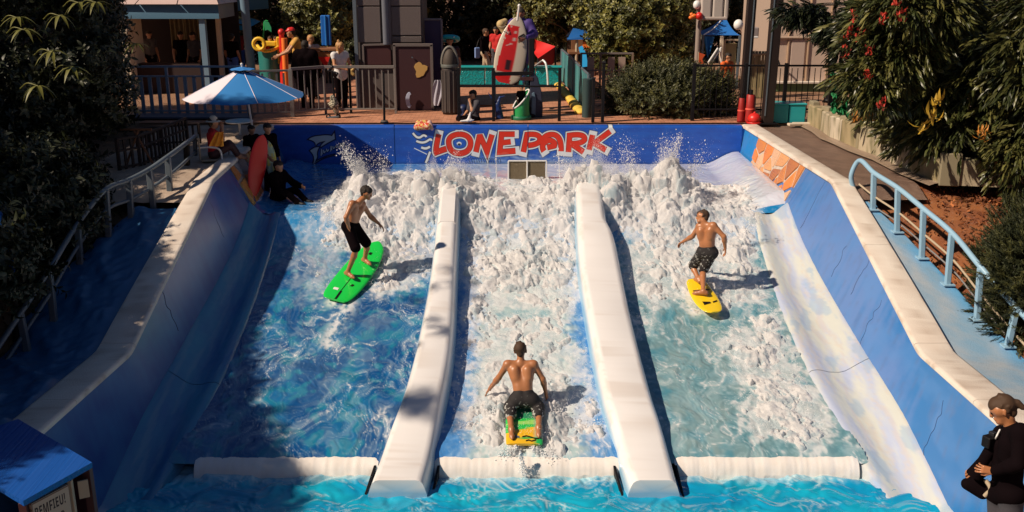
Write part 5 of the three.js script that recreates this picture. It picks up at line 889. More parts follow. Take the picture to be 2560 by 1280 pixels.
// ---------- kiosk ----------
{
  const D = 29, t = thing('kiosk', 'octagonal kiosk with a pinkish roof and blue fascia on the left', 'kiosk', V(-9.6, 0, 30)), eL = atD(300, 12, D), eR = atD(545, 12, D), eC = atD(585, 22, D + 1.6), yb = atD(500, 47, D).y, yt = atD(500, 12, D).y;
  const oct = (grow, y) => [v3(eL.x - grow - 0.6, y, -D + grow * 0.8), v3(eR.x + grow * 0.5, y, -D + grow), v3(eC.x + grow, y, -(D + 1.6)), v3(eC.x - 0.85 + grow, y, -(D + 4)), v3(eR.x, y, -(D + 6)), v3(eL.x - 0.6, y, -(D + 6)), v3(eL.x - 2.6 - grow, y, -(D + 4)), v3(eL.x - 2.6 - grow, y, -(D + 1.6))];
  const fas = mat(0.08, 0.19, 0.30, 0.6), A = oct(0, yb), B = oct(0, yt), n = 8;
  for (let k = 0; k < n; k++) part(t, 'fascia_board', loft([[A[k], A[(k + 1) % n]], [B[k], B[(k + 1) % n]], [B[k], B[(k + 1) % n]].map((p) => lerp(p, v3(-9.7, p.y, -(D + 3)), 0.04)), [A[k], A[(k + 1) % n]].map((p) => lerp(p, v3(-9.7, p.y, -(D + 3)), 0.04))].map((r) => r.map((p) => p.clone())).reverse(), false), k === 1 || k === 2 ? mat(0.20, 0.21, 0.22, 0.6) : fas);
  const R0 = oct(0.12, yt + 0.02), ap = v3(-9.7, yt + 1.9, -(D + 3)), pink = rough(mat(0.60, 0.44, 0.40, 0.7), GRIT, 4, 0.003);
  for (let k = 0; k < n; k++) for (let s = 0; s < 3; s++) { const a = lerp(R0[k], R0[(k + 1) % n], s / 3 + 0.004), b = lerp(R0[k], R0[(k + 1) % n], (s + 1) / 3 - 0.004); part(t, 'roof_panel', loft([[a, b], [lerp(a, ap, 0.97), lerp(b, ap, 0.97)]].map((r) => r.map((p) => p.clone()))), pink); }
  part(t, 'ceiling', loft([[0, 1, 2, 3].map((k) => A[k].clone()), [7, 6, 5, 4].map((k) => A[k].clone())]), M.cream);
  for (const [x, d] of [[315, D + 0.3], [506, D + 0.15], [545, D + 1.8]]) { const p = atD(x, 48, d); part(t, 'column', beam(v3(p.x, 0, p.z), v3(p.x, yb, p.z), x === 506 ? 0.17 : 0.13, 0.17, 0.01), x === 506 ? mat(0.16, 0.26, 0.36, 0.5) : M.cream); }
  const w0 = atD(290, 100, D + 3.4), w1 = atD(600, 100, D + 3.4); part(t, 'back_partition', box(w1.x - w0.x, 2.6, 0.1, v3((w0.x + w1.x) / 2, 1.3, -(D + 3.4)), 0, 0), mat(0.018, 0.007, 0.007, 0.8));
  for (const x of [445, 482]) { const p = atD(x, 90, D + 3.1), pts = range(0, 1, 0.05).map((s) => [p.x - 0.24 + 0.48 * s, -(D + 3.15) + 0.05 * Math.sin(s * 22)]); part(t, 'curtain', loft([[0.75], [2.25]].map(([y]) => pts.map(([u, z]) => v3(u, y, z)))), mat(0.20, 0.155, 0.08, 0.9, { side: THREE.DoubleSide })); }
  const c0 = atD(335, 140, D + 0.6), c1 = atD(500, 140, D + 0.6); part(t, 'counter', box(c1.x - c0.x, 0.85, 0.5, v3((c0.x + c1.x) / 2, 0.42, -(D + 0.8)), 0, 0.01), mat(0.025, 0.01, 0.01, 0.8)); part(t, 'side_wall', box(0.2, 2.2, 1.2, v3(atD(308, 100, D).x, 1.1, -(D + 0.7)), 0, 0.01), M.cream);  // left side wall added to keep the sun out of the kiosk
  const K = (px, d, yaw, label, top, o = {}) => person(label, pose(V(atD(px, 100, d).x, 0, d), yaw, o.H ?? 1.65, o.pose ?? {}), { S: (o.H ?? 1.65) / 1.75, cell: 0.026, noHands: false, handCell: 0.009, skin: M.skin, hair: M.hairDark, top, bottom: M.blackCloth, legs: 1, shoes: M.black, seed: px, ...o });
  K(452, D + 2.2, 0.3, 'dark figure under the kiosk roof in front of the left curtain', M.blackCloth); K(484, D + 2.0, -0.4, 'dark figure under the kiosk roof beside the blue column', M.greyCloth); K(372, D + 2.6, 0.8, 'dim figure with greyish clothes inside the kiosk at the left', mat(0.10, 0.09, 0.09, 0.9));
}
{ const t = thing('light_pole', 'tall blue grey lamp pole between kiosk and play area', 'pole', V(atD(615, 100, 30).x, 0, 30)); const x = atD(616, 100, 30).x; part(t, 'shaft', bar(v3(x + 0.1, 0, -30), v3(x - 0.12, 7, -30), 0.13, 0.11, 14), mat(0.13, 0.21, 0.29, 0.5)); part(t, 'base', lathe([[0, 0.3], [0.16, 0.3], [0.22, 0], [0, 0]], v3(x + 0.1, 0, -30)), M.greyBlue); }
// blue awning frame, flag, play boat
{
  const D = 33, t = thing('awning', 'bright blue awning on posts right of the kiosk', 'awning', V(atD(590, 100, D).x, 0, D)); const a = atD(556, 60, D), b = atD(625, 60, D);
  part(t, 'canopy', loft(range(0, 1, 0.1).map((s) => range(0, 1, 0.125).map((u) => v3(mix(a.x, b.x, u), a.y + 0.12 * Math.sin(Math.PI * u) - 0.1 * s, -D - 1.4 * (1 - s))))), mat(0.01, 0.30, 0.52, 0.6, { side: THREE.DoubleSide }));
  part(t, 'valance', box(b.x - a.x, 0.14, 0.03, v3((a.x + b.x) / 2, a.y - 0.12, -D), 0, 0.005), mat(0.02, 0.34, 0.55, 0.6));
  for (const x of [a.x + 0.06, b.x - 0.06]) part(t, 'post', bar(v3(x, 0, -D), v3(x, a.y - 0.1, -D), 0.07), mat(0.01, 0.28, 0.50, 0.5));
}
const FIG = (px, py, D, yaw, H, label, top, bottom, o = {}) => { const x = atD(px, py, D).x; return person(label, pose(V(x, o.y ?? 0, D), yaw, H, o.pose ?? {}), { S: H / 1.75, cell: 0.024, handCell: 0.008, skin: M.skin, hair: M.hairDark, top, bottom, legs: 1, shoes: M.black, seed: px, ...o }); };
FIG(580, 130, 31, Math.PI * 0.9, 1.6, 'man in a black jacket with bare head seen from behind left of the lamp pole', M.blackCloth, M.blueCloth);
FIG(598, 130, 33.5, 0.3, 1.6, 'small figure in a red top beside the awning post', M.redCloth, M.blueCloth);
{
  const D = 30, t = thing('flag', 'green feather flag on a bowed pole at the play boat', 'flag', V(atD(660, 150, D).x, 0, D));
  const p = (x, y) => atD(x, y, D), e = [p(660, 52), p(672, 56), p(678, 68), p(679, 80), p(670, 74), p(663, 76)];
  part(t, 'cloth', (() => { const c = p(660, 52); return extrude(e.map((q) => [q.x - c.x, q.y - c.y]), 0.02, 0.003).translate(c.x, c.y, c.z); })(), mat(0.02, 0.34, 0.14, 0.7)); part(t, 'pole', tube([v3(p(658, 100).x, 0, -D), p(658, 100), p(660, 70), p(662, 52), p(670, 53)], 0.022, 30, 6), M.green);
}
{
  const D = 29.5, t = thing('play_boat', 'green and yellow play boat with an orange mast behind the parasol', 'play structure', V(atD(680, 150, D).x, 0, D)), p = (x, y, d = D) => atD(x, y, d);
  const a = p(650, 125), b = p(706, 122), y = a.y;
  part(t, 'hull', loft(range(0, 1, 0.1).map((s) => { const x = mix(a.x, b.x, s), w = 0.55 * Math.sin(Math.PI * clamp(0.15 + 0.7 * s)), top = y + 0.12 * Math.pow(2 * s - 1, 2); return [v3(x, top, -D + w), v3(x, 0.35, -D + w * 0.9), v3(x, 0, -D + w * 0.5), v3(x, 0, -D - w * 0.5), v3(x, 0.35, -D - w * 0.9), v3(x, top, -D - w)]; }), false, true), mat(0.015, 0.16, 0.15, 0.5));
  part(t, 'gunwale', tube(range(0, 1, 0.1).map((s) => v3(mix(a.x, b.x, s), y + 0.02 + 0.12 * Math.pow(2 * s - 1, 2), -D + 0.55 * Math.sin(Math.PI * clamp(0.15 + 0.7 * s)) + 0.01)), 0.05, 40, 8), M.yellow);
  part(t, 'bow_panel', box(0.13, 0.75, 0.3, plus(p(702, 124), v3(0, 0, 0.2)), 0.2, 0.03), M.yellow);
  part(t, 'mast', [bar(v3(p(712, 150).x, 0, -D + 0.4), plus(p(711, 78), v3(0, 0, 0.4)), 0.09, 0.075, 12), ball(0.1, plus(p(711, 78), v3(0, 0, 0.4)))], M.red); part(t, 'mast', bar(v3(p(721, 150).x, 0, -D + 0.5), plus(p(720, 92), v3(0, 0, 0.5)), 0.085, 0.085, 12), M.orange);
  part(t, 'wheel', new THREE.TorusGeometry(0.16, 0.05, 8, 18).translate(p(660, 106).x, p(660, 106).y, -D + 0.6), M.yellow); part(t, 'seat', box(0.4, 0.14, 0.3, plus(p(677, 108), v3(0, 0, 0.1)), 0, 0.03), M.yellow);
  for (const [x, l, tp] of [[676, 'child with red clothes riding in the play boat', M.redCloth], [690, 'child in a maroon top riding at the stern of the play boat', M.maroon]]) person(l, pose(plus(p(x, 116), v3(0, -0.55, 0)), 0.2, 1.15, { sit: true }), { S: 0.66, cell: 0.022, handCell: 0.008, skin: M.skin, hair: M.hairBrown, top: tp, bottom: M.blueCloth, seed: x });
}
{
  const D = 28, base = V(atD(740, 100, D).x, 0, D);
  person('person in a red cap and yellow top leaning forward to the left', pose(plus(base, v3(0, 0.15, 0)), -1.3, 1.85, { j: { elL: [-0.22, 1.15, 0.22], wrL: [-0.15, 1.05, 0.45], elR: [0.22, 1.12, 0.25], wrR: [0.15, 1.0, 0.5], head: [0, 1.6, 0.12] } }), { S: 1.05, cell: 0.02, handCell: 0.007, skin: M.skin, hair: M.hairDark, cap: M.red, top: mat(0.55, 0.30, 0.06, 0.8), sleeve: 0.2, bottom: M.blackCloth, legs: 1, shoes: M.black, seed: 71 });
  FIG(762, 120, 26.6, Math.PI, 1.85, 'broad person in a black hooded jacket seen from behind at the railing', M.blackCloth, M.blackCloth, { thick: 0.07, sleeve: 0.95, topName: 'jacket', hem: 0.1, cell: 0.018, y: -0.12 });
  FIG(775, 90, 28.4, 0.5, 1.75, 'fair haired person in a grey shirt between the black jacket and the blue panel', mat(0.3, 0.27, 0.3, 0.8), M.greyCloth, { hair: M.hairBlond });
  const t = thing('play_board', 'upright blue play panel with a ribbed middle against the trees', 'panel', V(atD(815, 100, 32).x, 0, 32)), a = atD(801, 38, 32), b = atD(829, 114, 32);
  part(t, 'board', box(b.x - a.x, a.y - b.y, 0.12, v3((a.x + b.x) / 2, (a.y + b.y) / 2, -32), 0, 0.03), M.blue); part(t, 'rib', box(0.05, a.y - b.y, 0.06, v3((a.x + b.x) / 2, (a.y + b.y) / 2, -31.93), 0, 0.015), mat(0.02, 0.2, 0.6, 0.5)); part(t, 'leg', [bar(v3(a.x + 0.08, 0, -32), v3(a.x + 0.08, b.y, -32), 0.05), bar(v3(b.x - 0.08, 0, -32), v3(b.x - 0.08, b.y, -32), 0.05)], M.darkSteel);
  const pt = thing('planter_table', 'brown wooden counter with a red pennant beside the blond woman', 'counter', V(atD(810, 140, 28.5).x, 0, 28.5)), q = atD(812, 122, 28.5);
  part(pt, 'top', box(0.85, 0.07, 0.5, q, 0, 0.01), mat(0.28, 0.12, 0.05, 0.7)); part(pt, 'apron_board', box(0.7, 0.14, 0.05, plus(q, v3(0, -0.14, 0.18)), 0, 0.01), mat(0.35, 0.15, 0.05, 0.7)); for (const s of [-0.38, 0.38]) part(pt, 'leg', beam(v3(q.x + s, 0, q.z), v3(q.x + s, q.y, q.z), 0.07, 0.07), M.wood);
  part(pt, 'pennant', extrude([[-0.16, 0.16], [0.16, 0.16], [0.03, -0.16]], 0.015, 0.002).translate(q.x + 0.02, q.y - 0.36, q.z + 0.26), M.red);
}
// the blond woman at the railing
{
  const base = V(atD(852, 200, 26.15).x, -0.0, 26.15);
  person('blond woman in a white top and dark trousers leaning on the railing', pose(base, 0.75, 1.76, { j: { elR: [0.23, 1.14, 0.10], wrR: [0.10, 1.10, 0.33], elL: [-0.24, 1.13, 0.12], wrL: [-0.08, 1.08, 0.36], head: [0.02, 1.62, 0.08] } }), { S: 1.0, cell: 0.015, handCell: 0.005, face: v3(0.9, -0.1, 0.5), skin: mat(0.52, 0.24, 0.12, 0.5), hair: M.hairBlond, long: true, bun: true, top: M.whiteCloth, sleeve: 0.12, hem: 0.14, bottom: M.blackCloth, legs: 1, shoes: M.black, seed: 81 });
  const t = thing('handbag', 'small yellow and beige bag held by the blond woman', 'bag', atD(880, 178, 25.8)); part(t, 'pouch', body([cone(atD(876, 178, 25.8), atD(884, 186, 25.8), 0.05, 0.045), cone(atD(880, 176, 25.8), atD(884, 172, 25.8), 0.03)], 0.012, 0.03), mat(0.55, 0.36, 0.12, 0.6)); part(t, 'handle', tube([atD(874, 176, 25.8), atD(879, 166, 25.8), atD(885, 176, 25.8)], 0.008, 14, 6), M.beigeCloth);
  const s = thing('scooter', 'slim kick scooter with a spotted cloth bag standing before the railing', 'scooter', atD(836, 292, 24.8)), p = (x, y) => atD(x, y, 24.8);
  part(s, 'stem', bar(p(838, 268), p(830, 178), 0.022), M.black); part(s, 'handlebar', [bar(p(822, 176), p(843, 184), 0.018), ball(0.035, p(822, 176)), ball(0.035, p(843, 184)), ball(0.045, p(830, 168))], M.darkSteel);
  part(s, 'deck', beam(p(820, 294), p(848, 291), 0.12, 0.035), M.greyBlue); for (const x of [821, 846]) part(s, 'wheel', new THREE.TorusGeometry(0.045, 0.018, 8, 16).translate(p(x, 293).x, p(x, 291).y, -24.8), M.black);
  part(s, 'cloth_bag', paint(body([cone(p(832, 244), p(836, 262), 0.07, 0.11), cone(p(836, 262), p(841, 280), 0.10, 0.06), cone(p(822, 260), p(832, 262), 0.03, 0.06)], 0.012, 0.04), (x, y, D) => N3(x * 22, y * 22, D * 22) > 0.1 ? [0.5, 0.46, 0.34] : [0.05, 0.045, 0.035]), vmat(0.85));
}
// ---------- dark tower, door and purple panel ----------
{
  const D = 26.3, t = thing('ride_tower', 'grey panelled tower with a vertical pipe and a dark red door', 'tower', V(atD(985, 200, D).x, 0, D)), a = atD(888, 100, D), b = atD(1057, 100, D), g1 = mat(0.095, 0.078, 0.075, 0.75), g2 = mat(0.13, 0.105, 0.10, 0.75), W = b.x - a.x, cx = (a.x + b.x) / 2;
  part(t, 'core', box(W, 6, 1.5, v3(cx, 3, -D - 0.8), 0, 0), g1);
  const X = (px) => atD(px, 100, D).x, Y = (py) => atD(900, py, D).y;
  const panel = (x0, x1, y0, y1, m = rough(g2.clone(), GRIT, 2, 0.003)) => part(t, 'panel', box(X(x1) - X(x0), Y(y0) - Y(y1), 0.05, v3((X(x0) + X(x1)) / 2, (Y(y0) + Y(y1)) / 2, -D + 0.0), 0, 0.012), m);
  panel(896, 953, -90, 14); panel(896, 953, 17, 106); panel(980, 1054, -90, 14); panel(980, 1054, 17, 88); panel(980, 1054, 91, 106);
  part(t, 'frame', beam(v3(X(891), 0, -D + 0.05), v3(X(891), 6, -D + 0.05), 0.09, 0.1), M.greyBlue);
  part(t, 'pipe', bar(v3(X(967), Y(110), -D + 0.09), v3(X(964), 6, -D + 0.09), 0.085, 0.085, 14), mat(0.13, 0.14, 0.17, 0.5)); part(t, 'pipe', bar(v3(X(975), Y(110), -D + 0.05), v3(X(975), 6, -D + 0.05), 0.06, 0.06, 12), mat(0.10, 0.09, 0.10, 0.5));
  part(t, 'dark_panel', box(X(977) - X(913), Y(113) - Y(162), 0.06, v3((X(977) + X(913)) / 2, (Y(113) + Y(162)) / 2, -D + 0.03), 0, 0.01), M.maroon);
  for (const [p, q] of [[[908, 112], [980, 110]], [[908, 112], [908, 168]]]) part(t, 'panel_frame', beam(v3(X(p[0]), Y(p[1]), -D + 0.07), v3(X(q[0]), Y(q[1]), -D + 0.07), 0.05, 0.05), g2);
  const dx0 = X(990), dx1 = X(1077), dt = Y(115), dr = part(t, 'door', box(dx1 - dx0, dt, 0.07, v3((dx0 + dx1) / 2, dt / 2, -D + 0.16), 0, 0.01), mat(0.040, 0.010, 0.014, 0.6));
  const fr = [beam(v3(dx0 - 0.03, 0, -D + 0.17), v3(dx0 - 0.03, dt + 0.05, -D + 0.17), 0.07, 0.12), beam(v3(dx1 + 0.03, 0, -D + 0.17), v3(dx1 + 0.03, dt + 0.05, -D + 0.17), 0.07, 0.12), beam(v3(dx0 - 0.06, dt + 0.04, -D + 0.17), v3(dx1 + 0.06, dt + 0.04, -D + 0.17), 0.12, 0.07)]; part(t, 'door_frame', fr, g2);
  const c = atD(1051, 174, D - 0.2), pts = []; for (let k = 0; k < 18; k++) { const q = k / 18 * 6.283, r = 0.16 + 0.03 * Math.sin(q * 3 + 1) + 0.02 * Math.sin(q * 5); pts.push([Math.cos(q) * r * 0.95, Math.sin(q) * r * 1.15]); }
  part(dr, 'yellow_patch', extrude(pts, 0.012, 0.003).translate(c.x, c.y, c.z), mat(0.50, 0.30, 0.09, 0.8));
  part(dr, 'handle', bar(atD(1029, 142, D - 0.24), atD(1032, 145, D - 0.24), 0.02), M.greyBlue);
  const pp = thing('purple_panel', 'narrow purple panel with a pale frame right of the tower', 'panel', V(X(1083), 0, D + 0.5)), e = D + 0.5, p0 = atD(1061, 48, e), p1 = atD(1104, 48, e);
  part(pp, 'board', box(p1.x - p0.x, p0.y, 0.06, v3((p0.x + p1.x) / 2, p0.y / 2, -e), 0, 0.005), mat(0.04, 0.028, 0.085, 0.7)); part(pp, 'frame', [beam(v3(p1.x, 0, -e + 0.03), v3(p1.x, p0.y, -e + 0.03), 0.05, 0.08), beam(v3(p0.x, p0.y, -e + 0.03), v3(p1.x, p0.y, -e + 0.03), 0.08, 0.05)], mat(0.2, 0.17, 0.18, 0.6));
  const cr = thing('crescent_sign', 'white and blue crescent shaped sign low on the dark door', 'sign', atD(1022, 250, D - 0.3)), q = atD(1024, 250, D - 0.3);
  const arc = []; for (let k = 0; k <= 14; k++) { const s = mix(0.45 * Math.PI, 1.5 * Math.PI, k / 14); arc.push([0.12 * Math.cos(s) * 0.8, 0.20 * Math.sin(s)]); } for (let k = 14; k >= 0; k--) { const s = mix(0.45 * Math.PI, 1.5 * Math.PI, k / 14); arc.push([0.04 + 0.075 * Math.cos(s) * 0.6, 0.15 * Math.sin(s)]); }
  part(cr, 'plate', extrude(arc, 0.03, 0.006).translate(q.x, q.y, q.z), mat(0.42, 0.47, 0.62, 0.5)); part(cr, 'stand', bar(v3(q.x - 0.02, 0, q.z), plus(q, v3(-0.02, -0.15, 0)), 0.012), M.black);
  const tw = thing('white_towel', 'white towel hanging from the railing end beside the dark bin', 'towel', atD(1093, 230, D - 0.5)), h = D - 0.5; part(tw, 'cloth', loft(range(0, 1, 0.1).map((s) => range(-1, 1, 0.2).map((u) => { const w = 0.035 + 0.10 * Math.sin(Math.PI * clamp(s * 0.8 + 0.1)) ; return plus(atD(1094 - 3 * s, 200 + 64 * s, h), v3(u * w, 0, 0.02 * Math.sin(u * 6 + s * 4))); }))), mat(0.40, 0.40, 0.48, 0.9, { side: THREE.DoubleSide }));
}
{
  const D = 25.5, t = thing('litter_bin', 'dark round litter bin with an arched grey hood', 'bin', atD(1125, 290, D)), x = atD(1125, 200, D).x, y = (py) => atD(1125, py, D).y, r = 0.20;
  part(t, 'barrel', lathe([[0, 0], [r, 0], [r * 1.03, 0.1], [r * 1.03, y(172)], [r, y(170)], [0, y(170)]], v3(x, 0, -D)), mat(0.045, 0.035, 0.033, 0.6)); for (let k = 0; k < 12; k++) { const a = k / 12 * 6.283; part(t, 'stave', bar(v3(x + Math.cos(a) * r * 1.02, 0.05, -D + Math.sin(a) * r * 1.02), v3(x + Math.cos(a) * r * 1.02, y(176), -D + Math.sin(a) * r * 1.02), 0.022, 0.022, 6), mat(0.06, 0.05, 0.046, 0.6)); }
  part(t, 'collar', lathe([[r, y(168)], [r * 1.12, y(168)], [r * 1.12, y(160)], [r, y(160)]], v3(x, 0, -D)), mat(0.12, 0.13, 0.12, 0.5));
  part(t, 'hood', tube(range(0, 1, 0.1).map((s) => v3(x - Math.cos(Math.PI * s) * r, y(160) + Math.sin(Math.PI * s) * (y(117) - y(160)), -D)), 0.035, 30, 8), mat(0.16, 0.15, 0.13, 0.5)); part(t, 'inner_dome', ball(r * 0.9, v3(x, y(160), -D), 1, (y(122) - y(160)) / (r * 0.9), 0.9), mat(0.06, 0.045, 0.035, 0.7));
  const rg = thing('swim_ring', 'turquoise swim ring worn round the person behind the litter bin', 'swim ring', atD(1125, 96, 27)); part(rg, 'ring', new THREE.TorusGeometry(0.22, 0.06, 12, 30).rotateX(1.25).translate(atD(1124, 97, 27).x, atD(1124, 97, 27).y, -27), mat(0.01, 0.42, 0.50, 0.35)); part(rg, 'valve', bar(atD(1134, 94, 26.75), atD(1136, 91, 26.75), 0.015), M.white);
  FIG(1124, 130, 27, 0.2, 1.83, 'tanned person with a swim ring behind the litter bin', M.maroon, M.blackCloth, { hair: M.hairDark });
}
// passers-by beyond the turquoise wall
FIG(1212, 120, 33, 1.2, 1.62, 'man in a dark jacket with a blue bag walking beyond the turquoise wall', M.blackCloth, M.beigeCloth, { pose: { j: { anL: [-0.1, 0.12, -0.35], toL: [-0.1, 0.03, -0.2], knL: [-0.1, 0.5, -0.05], anR: [0.1, 0.085, 0.3], toR: [0.1, 0.025, 0.5], knR: [0.1, 0.5, 0.22] } }, sleeve: 0.9, topName: 'jacket', hair: M.hairBrown });
{ const b = thing('shoulder_bag', 'blue and white bag at the side of the walking man in the dark jacket', 'bag', atD(1193, 132, 32.6)); part(b, 'pouch', box(0.17, 0.34, 0.1, atD(1193, 132, 32.6), 0.4, 0.03), mat(0.16, 0.25, 0.5, 0.7)); part(b, 'strap', tube([atD(1191, 120, 32.6), atD(1197, 100, 32.7), atD(1203, 92, 32.8)], 0.014, 16, 6), M.black); }
FIG(1241, 120, 34, -0.4, 1.62, 'person in a red shirt left of the upright red board', M.redCloth, M.greyCloth);
// ---------- turquoise wall with a water spout ----------
{
  const D = 31.2, t = thing('turquoise_wall', 'low turquoise pool wall across the paved court', 'wall', V(0, 0, D)), a = atD(1150, 216, D), b = atD(1402, 216, D), h = atD(1200, 165, D).y, tl = rough(mat(0.008, 0.30, 0.33, 0.35), CLOTH, 1, 0.02);
  const n = 4; for (let k = 0; k < n; k++) { const x0 = mix(a.x, b.x, k / n) + 0.006, x1 = mix(a.x, b.x, (k + 1) / n) - 0.006; part(t, 'wall_section', box(x1 - x0, h - 0.05, 0.25, v3((x0 + x1) / 2, (h - 0.05) / 2, -D), 0, 0.03), tl); }
  part(t, 'ledge', box(b.x - a.x + 0.06, 0.06, 0.34, v3((a.x + b.x) / 2, h - 0.02, -D), 0, 0.02), mat(0.02, 0.36, 0.38, 0.3)); part(t, 'skirting', box(b.x - a.x, 0.07, 0.3, v3((a.x + b.x) / 2, 0.035, -D), 0, 0.01), M.black);
  const s = thing('water_spout', 'thin white stream of water falling in front of the turquoise wall', 'water spout', atD(1365, 180, 30.8)); part(s, 'stream', tube([atD(1357, 150, 31), atD(1364, 158, 30.9), atD(1368, 180, 30.8), atD(1370, 212, 30.8)], 0.032, 24, 8), mat(0.7, 0.74, 0.74, 0.15)); part(s, 'nozzle', bar(atD(1336, 166, 31), atD(1358, 150, 31), 0.03), M.railGrey);
}
{ const D = 33, t = thing('red_canopy', 'red canopy with a pointed corner right of the upright board', 'canopy', atD(1350, 150, D)); const A = atD(1335, 98, D + 0.6), B = atD(1389, 116, D), C = atD(1345, 146, D - 0.4), E = atD(1325, 120, D + 1.2), red = mat(0.58, 0.012, 0.012, 0.7, { side: THREE.DoubleSide });
  part(t, 'cloth', loft(range(0, 1, 0.1).map((s) => range(0, 1, 0.1).map((u) => { const p = lerp(lerp(A, B, u), lerp(E, C, u), s); p.y -= 0.10 * Math.sin(Math.PI * s) * Math.sin(Math.PI * u); return p; }))), red); part(t, 'cloth', loft(range(0, 1, 0.25).map((s) => range(0, 1, 0.1).map((u) => lerp(lerp(C, B, u), plus(lerp(C, B, u), v3(-0.05, -0.75 * (1 - u * 0.3), 0)), s)))), mat(0.28, 0.008, 0.01, 0.7, { side: THREE.DoubleSide }));
  for (const p of [A, B, C]) part(t, 'pole', bar(v3(p.x, 0, p.z), p, 0.03), M.darkSteel); }
// ---------- costumed figure holding an upright board on a stand ----------
{
  const D = 25.6;
  person('tall figure in a purple robe holding the upright red and white board', pose(V(atD(1302, 100, 26.2).x, 0.62, 26.2), -0.15, 1.95, { j: { elR: [0.30, 1.16, 0.02], wrR: [0.28, 0.98, 0.20], elL: [-0.32, 1.20, 0.08], wrL: [-0.12, 1.10, 0.42] } }), { S: 1.114, cell: 0.018, handCell: 0.006, skin: mat(0.30, 0.12, 0.07, 0.6), hair: M.hairDark, top: M.purple, topName: 'robe', sleeve: 0.85, thick: 0.05, hem: 0.62, bottom: M.navy, legs: 1, shoes: M.black, seed: 61 });
  const b = thing('upright_board', 'red and white pointed board standing upright before the purple figure', 'surfboard', atD(1275, 200, D));
  const lo = atD(1264, 208, D - 0.1), hi = atD(1296, 42, D + 0.25), ax = hi.clone().sub(lo).normalize();
  const q = surfboard(b, 'deck', lo, hi, v3(0.12, 0.12, 1), 0.80, 0.11, [vmat(0.35, { clearcoat: 0.4 })], { outline: [[0, 0.45], [0.05, 0.72], [0.15, 0.90], [0.35, 1], [0.55, 0.95], [0.75, 0.76], [0.9, 0.46], [0.97, 0.25], [1, 0.1]], rocker: 0.03, seg: 64, tone: () => (x, y, DD) => { const d = v3(x, y, -DD).sub(lo), t = d.dot(ax) / hi.distanceTo(lo), s = v3(1, 0, 0).addScaledVector(ax, -ax.x).normalize(), u = d.dot(s), w = 0.4; let c = [0.60, 0.52, 0.42]; const nn = N2(x * 9, y * 5); if (u > -0.30 + 0.12 * t * t && u < 0.10 - 0.02 * t && t < 0.86) c = nn > 0.62 && t > 0.55 ? [0.5, 0.42, 0.38] : [0.56, 0.014, 0.012]; if (u > -0.08 && u < 0.05 && t > 0.19 && t < 0.34) c = [0.03, 0.008, 0.008]; if (t < 0.16 && t > 0.13) c = [0.42, 0.30, 0.24]; void w; return c; } });
  part(b, 'black_edge', tube(range(0, 1, 0.05).map((t) => q.top(t, 0.39 * [0.45, 0.72, 0.86, 0.92, 0.96, 0.98, 1, 1, 0.99, 0.98, 0.97, 0.95, 0.9, 0.85, 0.8, 0.76, 0.68, 0.56, 0.46, 0.3, 0.1][Math.round(t * 20)] , -0.02)), 0.022, 60, 6), M.black);
  part(b, 'logo_mark', tube([q.top(0.66, 0.14, 0.01), q.top(0.70, 0.10, 0.01), q.top(0.73, 0.15, 0.01), q.top(0.76, 0.22, 0.01), q.top(0.72, 0.22, 0.01)], 0.018, 24, 6), M.black);
  const p = thing('paddle', 'pale paddle shaft held upright at the top of the red board', 'paddle', atD(1296, 40, D)); part(p, 'shaft', bar(atD(1293, 52, D - 0.2), atD(1298, 14, D - 0.1), 0.028), mat(0.55, 0.52, 0.5, 0.6)); part(p, 'grip', ball(0.04, atD(1298, 14, D - 0.1)), M.white);
  const f = thing('cream_bundle', 'cream cloth bundle tucked at the left side of the purple figure', 'bundle', atD(1255, 62, D + 0.2)); part(f, 'cloth', body([cone(atD(1252, 60, D + 0.2), atD(1262, 54, D + 0.3), 0.10, 0.08), cone(atD(1252, 62, D + 0.2), atD(1258, 78, D + 0.2), 0.09, 0.06)], 0.015, 0.05), mat(0.52, 0.38, 0.18, 0.85)); part(f, 'tie', tube([atD(1246, 66, D + 0.05), atD(1256, 68, D), atD(1266, 64, D + 0.1)], 0.01, 16, 6), M.beigeCloth);
  const s = thing('display_stand', 'black display stand with blue legs under the upright board', 'stand', atD(1290, 300, 25)), e = 25.0, X = (px) => atD(px, 240, e).x, Y = (py) => atD(1280, py, e).y;
  part(s, 'crossbar', beam(v3(X(1230), Y(184), -e + 0.1), v3(X(1332), Y(182), -e + 0.1), 0.07, 0.09), M.black); part(s, 'lower_bar', beam(v3(X(1300), Y(196), -e + 0.1), v3(X(1332), Y(196), -e + 0.1), 0.07, 0.08), M.maroon);
  part(s, 'leg', beam(v3(X(1236), 0, -e + 0.1), v3(X(1234), Y(176), -e + 0.1), 0.10, 0.09, 0.02), mat(0.03, 0.05, 0.10, 0.5)); part(s, 'leg', beam(v3(X(1318), 0, -e), v3(X(1317), Y(190), -e), 0.10, 0.10, 0.02), mat(0.05, 0.12, 0.12, 0.5)); part(s, 'leg', beam(v3(X(1330), 0, -e + 0.1), v3(X(1328), 1.9, -e - 0.3), 0.14, 0.14, 0.02), M.black);
  const vs = thing('blue_fin', 'tall dark blue fin shaped panel right of the stand', 'panel', v3(X(1340), 0, -e)); const sh = [[-0.13, 0], [0.14, 0], [0.15, 0.25], [0.12, 0.62], [0.02, 0.98], [-0.08, 1.1], [-0.13, 1.0]]; part(vs, 'panel', extrude(sh, 0.10, 0.02).translate(X(1340), 0, -e), mat(0.025, 0.03, 0.06, 0.6)); part(vs, 'pale_stripe', extrude([[-0.09, 0.08], [0, 0.08], [0.01, 0.45], [-0.03, 0.62], [-0.08, 0.6]], 0.02, 0.006).translate(X(1338), 0, -e + 0.125), mat(0.12, 0.20, 0.28, 0.5));
